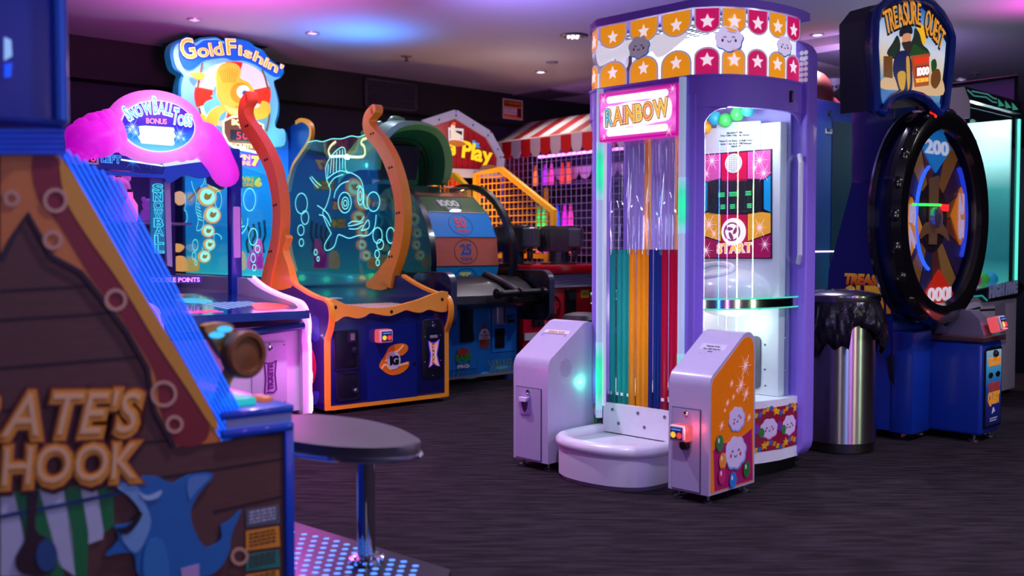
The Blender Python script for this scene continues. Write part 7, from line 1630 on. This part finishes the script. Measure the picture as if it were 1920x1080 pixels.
# shark print
SHB, SHL = M((36, 110, 176), .45), M((120, 170, 210), .45)
sk = PT.add('shark_print', MB().poly(PP, cat(px((212, 905), (245, 895), (290, 892), (320, 905), (350, 890), (398, 888), (370, 925), (355, 960), (365, 1000), (385, 1025), (412, 1010), (412, 985), (428, 975), (450, 955), (432, 1000), (425, 1040), (395, 1075), (330, 1085), (260, 1080), (250, 1040), (225, 1035), (195, 1040), (220, 1010), (212, 985), (240, 980), (262, 960), (240, 930)), 3), .004, .010), SHB, sidep)
PT.add('shark_belly', MB().poly(PP, cat(px((215, 910), (240, 930), (262, 962), (245, 985), (225, 1005), (250, 1035), (270, 1010), (280, 975), (268, 940), (250, 905)), 3), .010, .012), SHL, sk)
PT.add('shark_mouth', MB().poly(PP, cat(px((212, 990), (235, 985), (262, 958), (258, 975), (235, 1000)), 3), .012, .014), M((20, 14, 24), .5), sk)
PT.add('shark_eye', MB().poly(PP, cat(px((258, 922), (275, 928), (300, 918), (292, 932), (270, 936)), 3), .012, .014), M((170, 200, 226), .4), sk)
PT.add('shark_fin_light', MB().poly(PP, cat(px((350, 897), (390, 892), (365, 920), (352, 935)), 3), .010, .012), M((90, 140, 196), .45), sk)
PT.add('shark_arm', MB().poly(PP, cat(px((270, 1020), (300, 1010), (312, 1050), (310, 1085), (268, 1085)), 3), .010, .014), M((50, 130, 190), .45), sk)
# warning labels
for k, (y0, y1, c_) in enumerate(((952, 988, (90, 96, 110)), (992, 1032, (236, 150, 30)), (1036, 1070, (30, 130, 110)), (1074, 1110, (230, 150, 30)))):
    q = px((460, y0+4), (522, y0-6), (524, y1-8), (460, y1)); lb = PT.add('warning_label', MB().poly(PP, q, .002, .004), M(c_, .5), sidep)
    mb = MB(); hgt = q[0][1]-q[3][1]
    for j in range(4): greek(mb, PP, q[0][0]+.01, q[1][0]-.012, q[3][1] + hgt*(.16 + .2*j), .005, .0045)
    PT.add('label_print', mb, M((70, 40, 20) if k else (190, 190, 200), .5), lb)
PT.add('paper_tag', MB().poly(PP, px((336, 1065), (370, 1056), (370, 1100), (338, 1100)), .010, .013), M((190, 160, 200), .5), sidep)
# frame: end post, ledge, body, upper housing
PT.add('end_post', MB().box(xr-.03, xr, -.012, .9, .0, zt+.0, 0, .004), PBL)
PT.add('body', MB().box(-1.75, xr-.03, .03, .9, .0, zt-.05), M((12, 30, 90), .5))
PT.add('ledge', MB().poly(PT.left(xr), [(.02, zt-.005), (-.9, zt-.005), (-.9, zt+.075), (.02, zt+.06)], -.001, .22) if False else MB().box(xr-.23, xr, -.015, .9, zt-.005, zt+.022, 0, .006), PBL)
PT.add('ledge_band', MB().box(xr-.215, xr-.005, -.008, .88, zt+.022, zt+.05), M((150, 170, 220), .4))
PT.add('ledge_top', MB().box(xr-.23, xr, -.015, .9, zt+.05, zt+.075, 0, .006), PBL)
PT.add('lit_button', MB().box(xr-.18, xr-.09, .05, .20, zt+.075, zt+.10, 0, .008), glow((30, 190, 200), .9)); PT.add('lit_button', MB().box(xr-.06, xr-.02, .08, .16, zt+.075, zt+.09, 0, .006), glow((230, 120, 40), .6))
hx = px((123, 100))[0][0]
hb = PT.add('upper_housing', MB().box(-1.75, hx, -.04, 1.0, px((60, 238))[0][1], 2.3, 0, .02), M((14, 56, 160), .4, coat=.2))
PT.add('housing_panel', MB().poly(PT.front(-.04), [(-1.6, 1.66), (hx-.20, 1.66), (hx-.20, 2.1), (-1.6, 2.1)], 0, .008), M((20, 80, 200), .2, 0, .05, coat=.5), hb)
PT.add('housing_light', MB().poly(PT.front(-.04), px((0, 75), (12, 80), (14, 110), (0, 118)), 0, .004), glow((150, 190, 255), .9), hb)
PT.add('housing_light', MB().poly(PT.front(-.04), px((0, 125), (14, 122), (12, 148), (0, 150)), 0, .004), glow((20, 80, 255), 1.0), hb)
PT.add('housing_edge', MB().tube([PT.front(-.05).P(hx-.03, z, 0) for z in (1.42, 2.3)], .012, 8), M((60, 110, 210), .2), hb)
# blue light bars along the slant and across the top
BAR = M((24, 104, 255), .25, 0, 1.0)
for k in range(9):
    yk = 262 + 9.5*k; a, b = px((113 + .578*(yk-295) + 10.6*k, yk), (417 + 7*k, 826 - 1.6*k)); PT.add('light_bar', MB().tube([PP.P(*a, .0), PP.P(*b, .0)], .0034, 6), BAR, label='slanted blue light bar')
a = [PP.P(*p, -.012) for p in px((92, 262), (222, 340), (474, 812), (418, 826))]
PT.add('bar_backing', MB().raw([tuple(v) for v in a], [(0, 1, 2, 3)]), glass('blue_acrylic', (.16, .28, .85), .06))
for k in range(5):
    a, b = px((-200, 246 + 10*k), (118, 246 + 10*k)); PT.add('light_bar', MB().tube([PP.P(*a, .012), PP.P(*b, .012)], .007, 6), M((16, 60, 180), .3, 0, .25), label='horizontal blue light bar')
lamp('POINT', 'bar_lamp', tuple(PT.M @ Vector((-.2, -.10, 1.35))), .5, (.15, .35, 1), None, .1)
# wooden wheel knob in front of the ledge
KP = PT.front(.05); kc = KP.st(453, 663); kk = .072
kn = PT.add('knob', MB().lathe(KP.P(*kc, .02), [(0, -.03), (kk*.9, -.03), (kk, -.015), (kk, .012), (kk*.9, .02), (kk*.72, .02), (kk*.68, .010), (kk*.4, .012), (0, .014)], 40, (KP.n + Vector((.25, 0, .05))).normalized()), M((120, 66, 34), .45, var=.25, scale=20))
PT.add('knob_stem', MB().tube([KP.P(kc[0], kc[1], -.02), KP.P(kc[0]-.03, kc[1]-.08, -.05), KP.P(kc[0]-.04, zt+.07, -.08)], .02, 10), M((206, 140, 40), .4), kn)
for i, (x, y) in enumerate(((405, 628), (420, 617))): c = KP.st(x, y); PT.add('lit_button', MB().poly(KP, ell(*c, .022, .009, 14), 0, .01), glow((50, 170, 255), 1.6), label='glowing blue button')
PT.add('button_mount', MB().poly(KP, cat(KP.sts([(385, 612), (430, 606), (440, 625), (430, 680), (400, 640)]), 3), -.05, -.002), M((190, 130, 40), .4))

# ================================================================ bench stool and lit floor plate
sz = .485
outs = [floorpt(x, y, sz) for x, y in ((470, 782), (540, 776), (610, 778), (680, 786), (740, 800), (778, 818), (788, 828), (770, 836), (705, 840), (640, 838), (580, 832), (520, 822), (470, 808))]
cxs = sum(p.x for p in outs)/len(outs); cys = sum(p.y for p in outs)/len(outs)
pb = floorpt(687, 1060)
UT = Thing('padded_stool', 'black padded oval stool with chrome post in the foreground beside the pirate cabinet', 'stool', (pb.x, pb.y, 0), 0)
sm = cat([tuple(UT.loc(p).xy) for p in outs], 4); tpu = UT.top(0)
UT.add('seat_pad', MB().poly(tpu, sm, sz-.035, sz, bev=.02), M((62, 54, 62), .5, bump=.1, scale=200), smooth=70)
UT.add('seat_trim', MB().tube([(x, y, sz-.04) for x, y in sm], .009, 8, closed=True), CHROME)
UT.add('seat_plate', MB().poly(tpu, [(x*.98, y*.98) for x, y in sm], sz-.048, sz-.035), M((120, 120, 130), .3, .8))
UT.add('post', MB().lathe((0, 0, 0), [(.031, .02), (.031, sz-.06)], 32, cap=False), M((200, 200, 206), .08, 1))
UT.add('post_collar', MB().lathe((0, 0, 0), [(.075, sz-.062), (.075, sz-.048), (.034, sz-.048)], 28, cap=False), CHROME)
UT.add('floor_flange', MB().lathe((0, 0, 0), [(.06, .014), (.06, .03), (.033, .04)], 28), CHROME)
for k in range(4):
    a = pi/4 + pi/2*k; UT.add('flange_bolt', MB().lathe((.048*cos(a), .048*sin(a), .03), [(.007, 0), (.007, .008), (0, .009)], 8), SCREW)
pc = [floorpt(x, y, .012) for x, y in ((500, 962), (570, 984), (845, 1068), (770, 1250), (420, 1250))]
org = pc[1]
LT = Thing('lit_floor_plate', 'metal floor plate with rows of glowing blue slots under the padded stool', 'floor plate', (org.x, org.y, 0), 0)
tpl = LT.top(0)
plt = LT.add('plate', MB().poly(tpl, [tuple(LT.loc(p).xy) for p in pc], 0, .012), M((64, 58, 74), .3, .6))
tops = [(548, 998), (570, 1002), (591, 1006), (612, 1010), (631, 1015), (650, 1021), (668, 1028), (690, 1034), (713, 1040), (735, 1050), (757, 1053), (779, 1061)]
slot_c = None; cnt = 0
for k, (x, y) in enumerate(tops):
    for j in range(12):
        yy = y + j*8.6 + .25*j*j*.3; xx = x - 3.0*j
        if yy > 1110: break
        if hypot(xx-687, (yy-1050)*2) < 24: continue
        p = LT.loc(floorpt(xx, yy, .013))
        if slot_c is None:
            slot_c = LT.add('light_slot', MB().poly(Plane(LT, (0, 0, 0), (1, 0, 0), (0, 1, 0)), ell(0, 0, .0115, .0085, 14), 0, .002), glow((70, 130, 255), 2.2), plt); slot_c.location = (p.x, p.y, .012)
        else: LT.copies('light_slot', slot_c, [(p.x, p.y, .012)], plt)
lamp('POINT', 'plate_glow_lamp', (org.x + .05, org.y - .25, .16), .25, (.15, .3, 1), None, .1)
lamp('POINT', 'magenta_fill_lamp', (-1.2, 4.6, .6), 14, (1, .08, .8), None, .25)  # unseen lamp added in mid-air to tint the carpet magenta
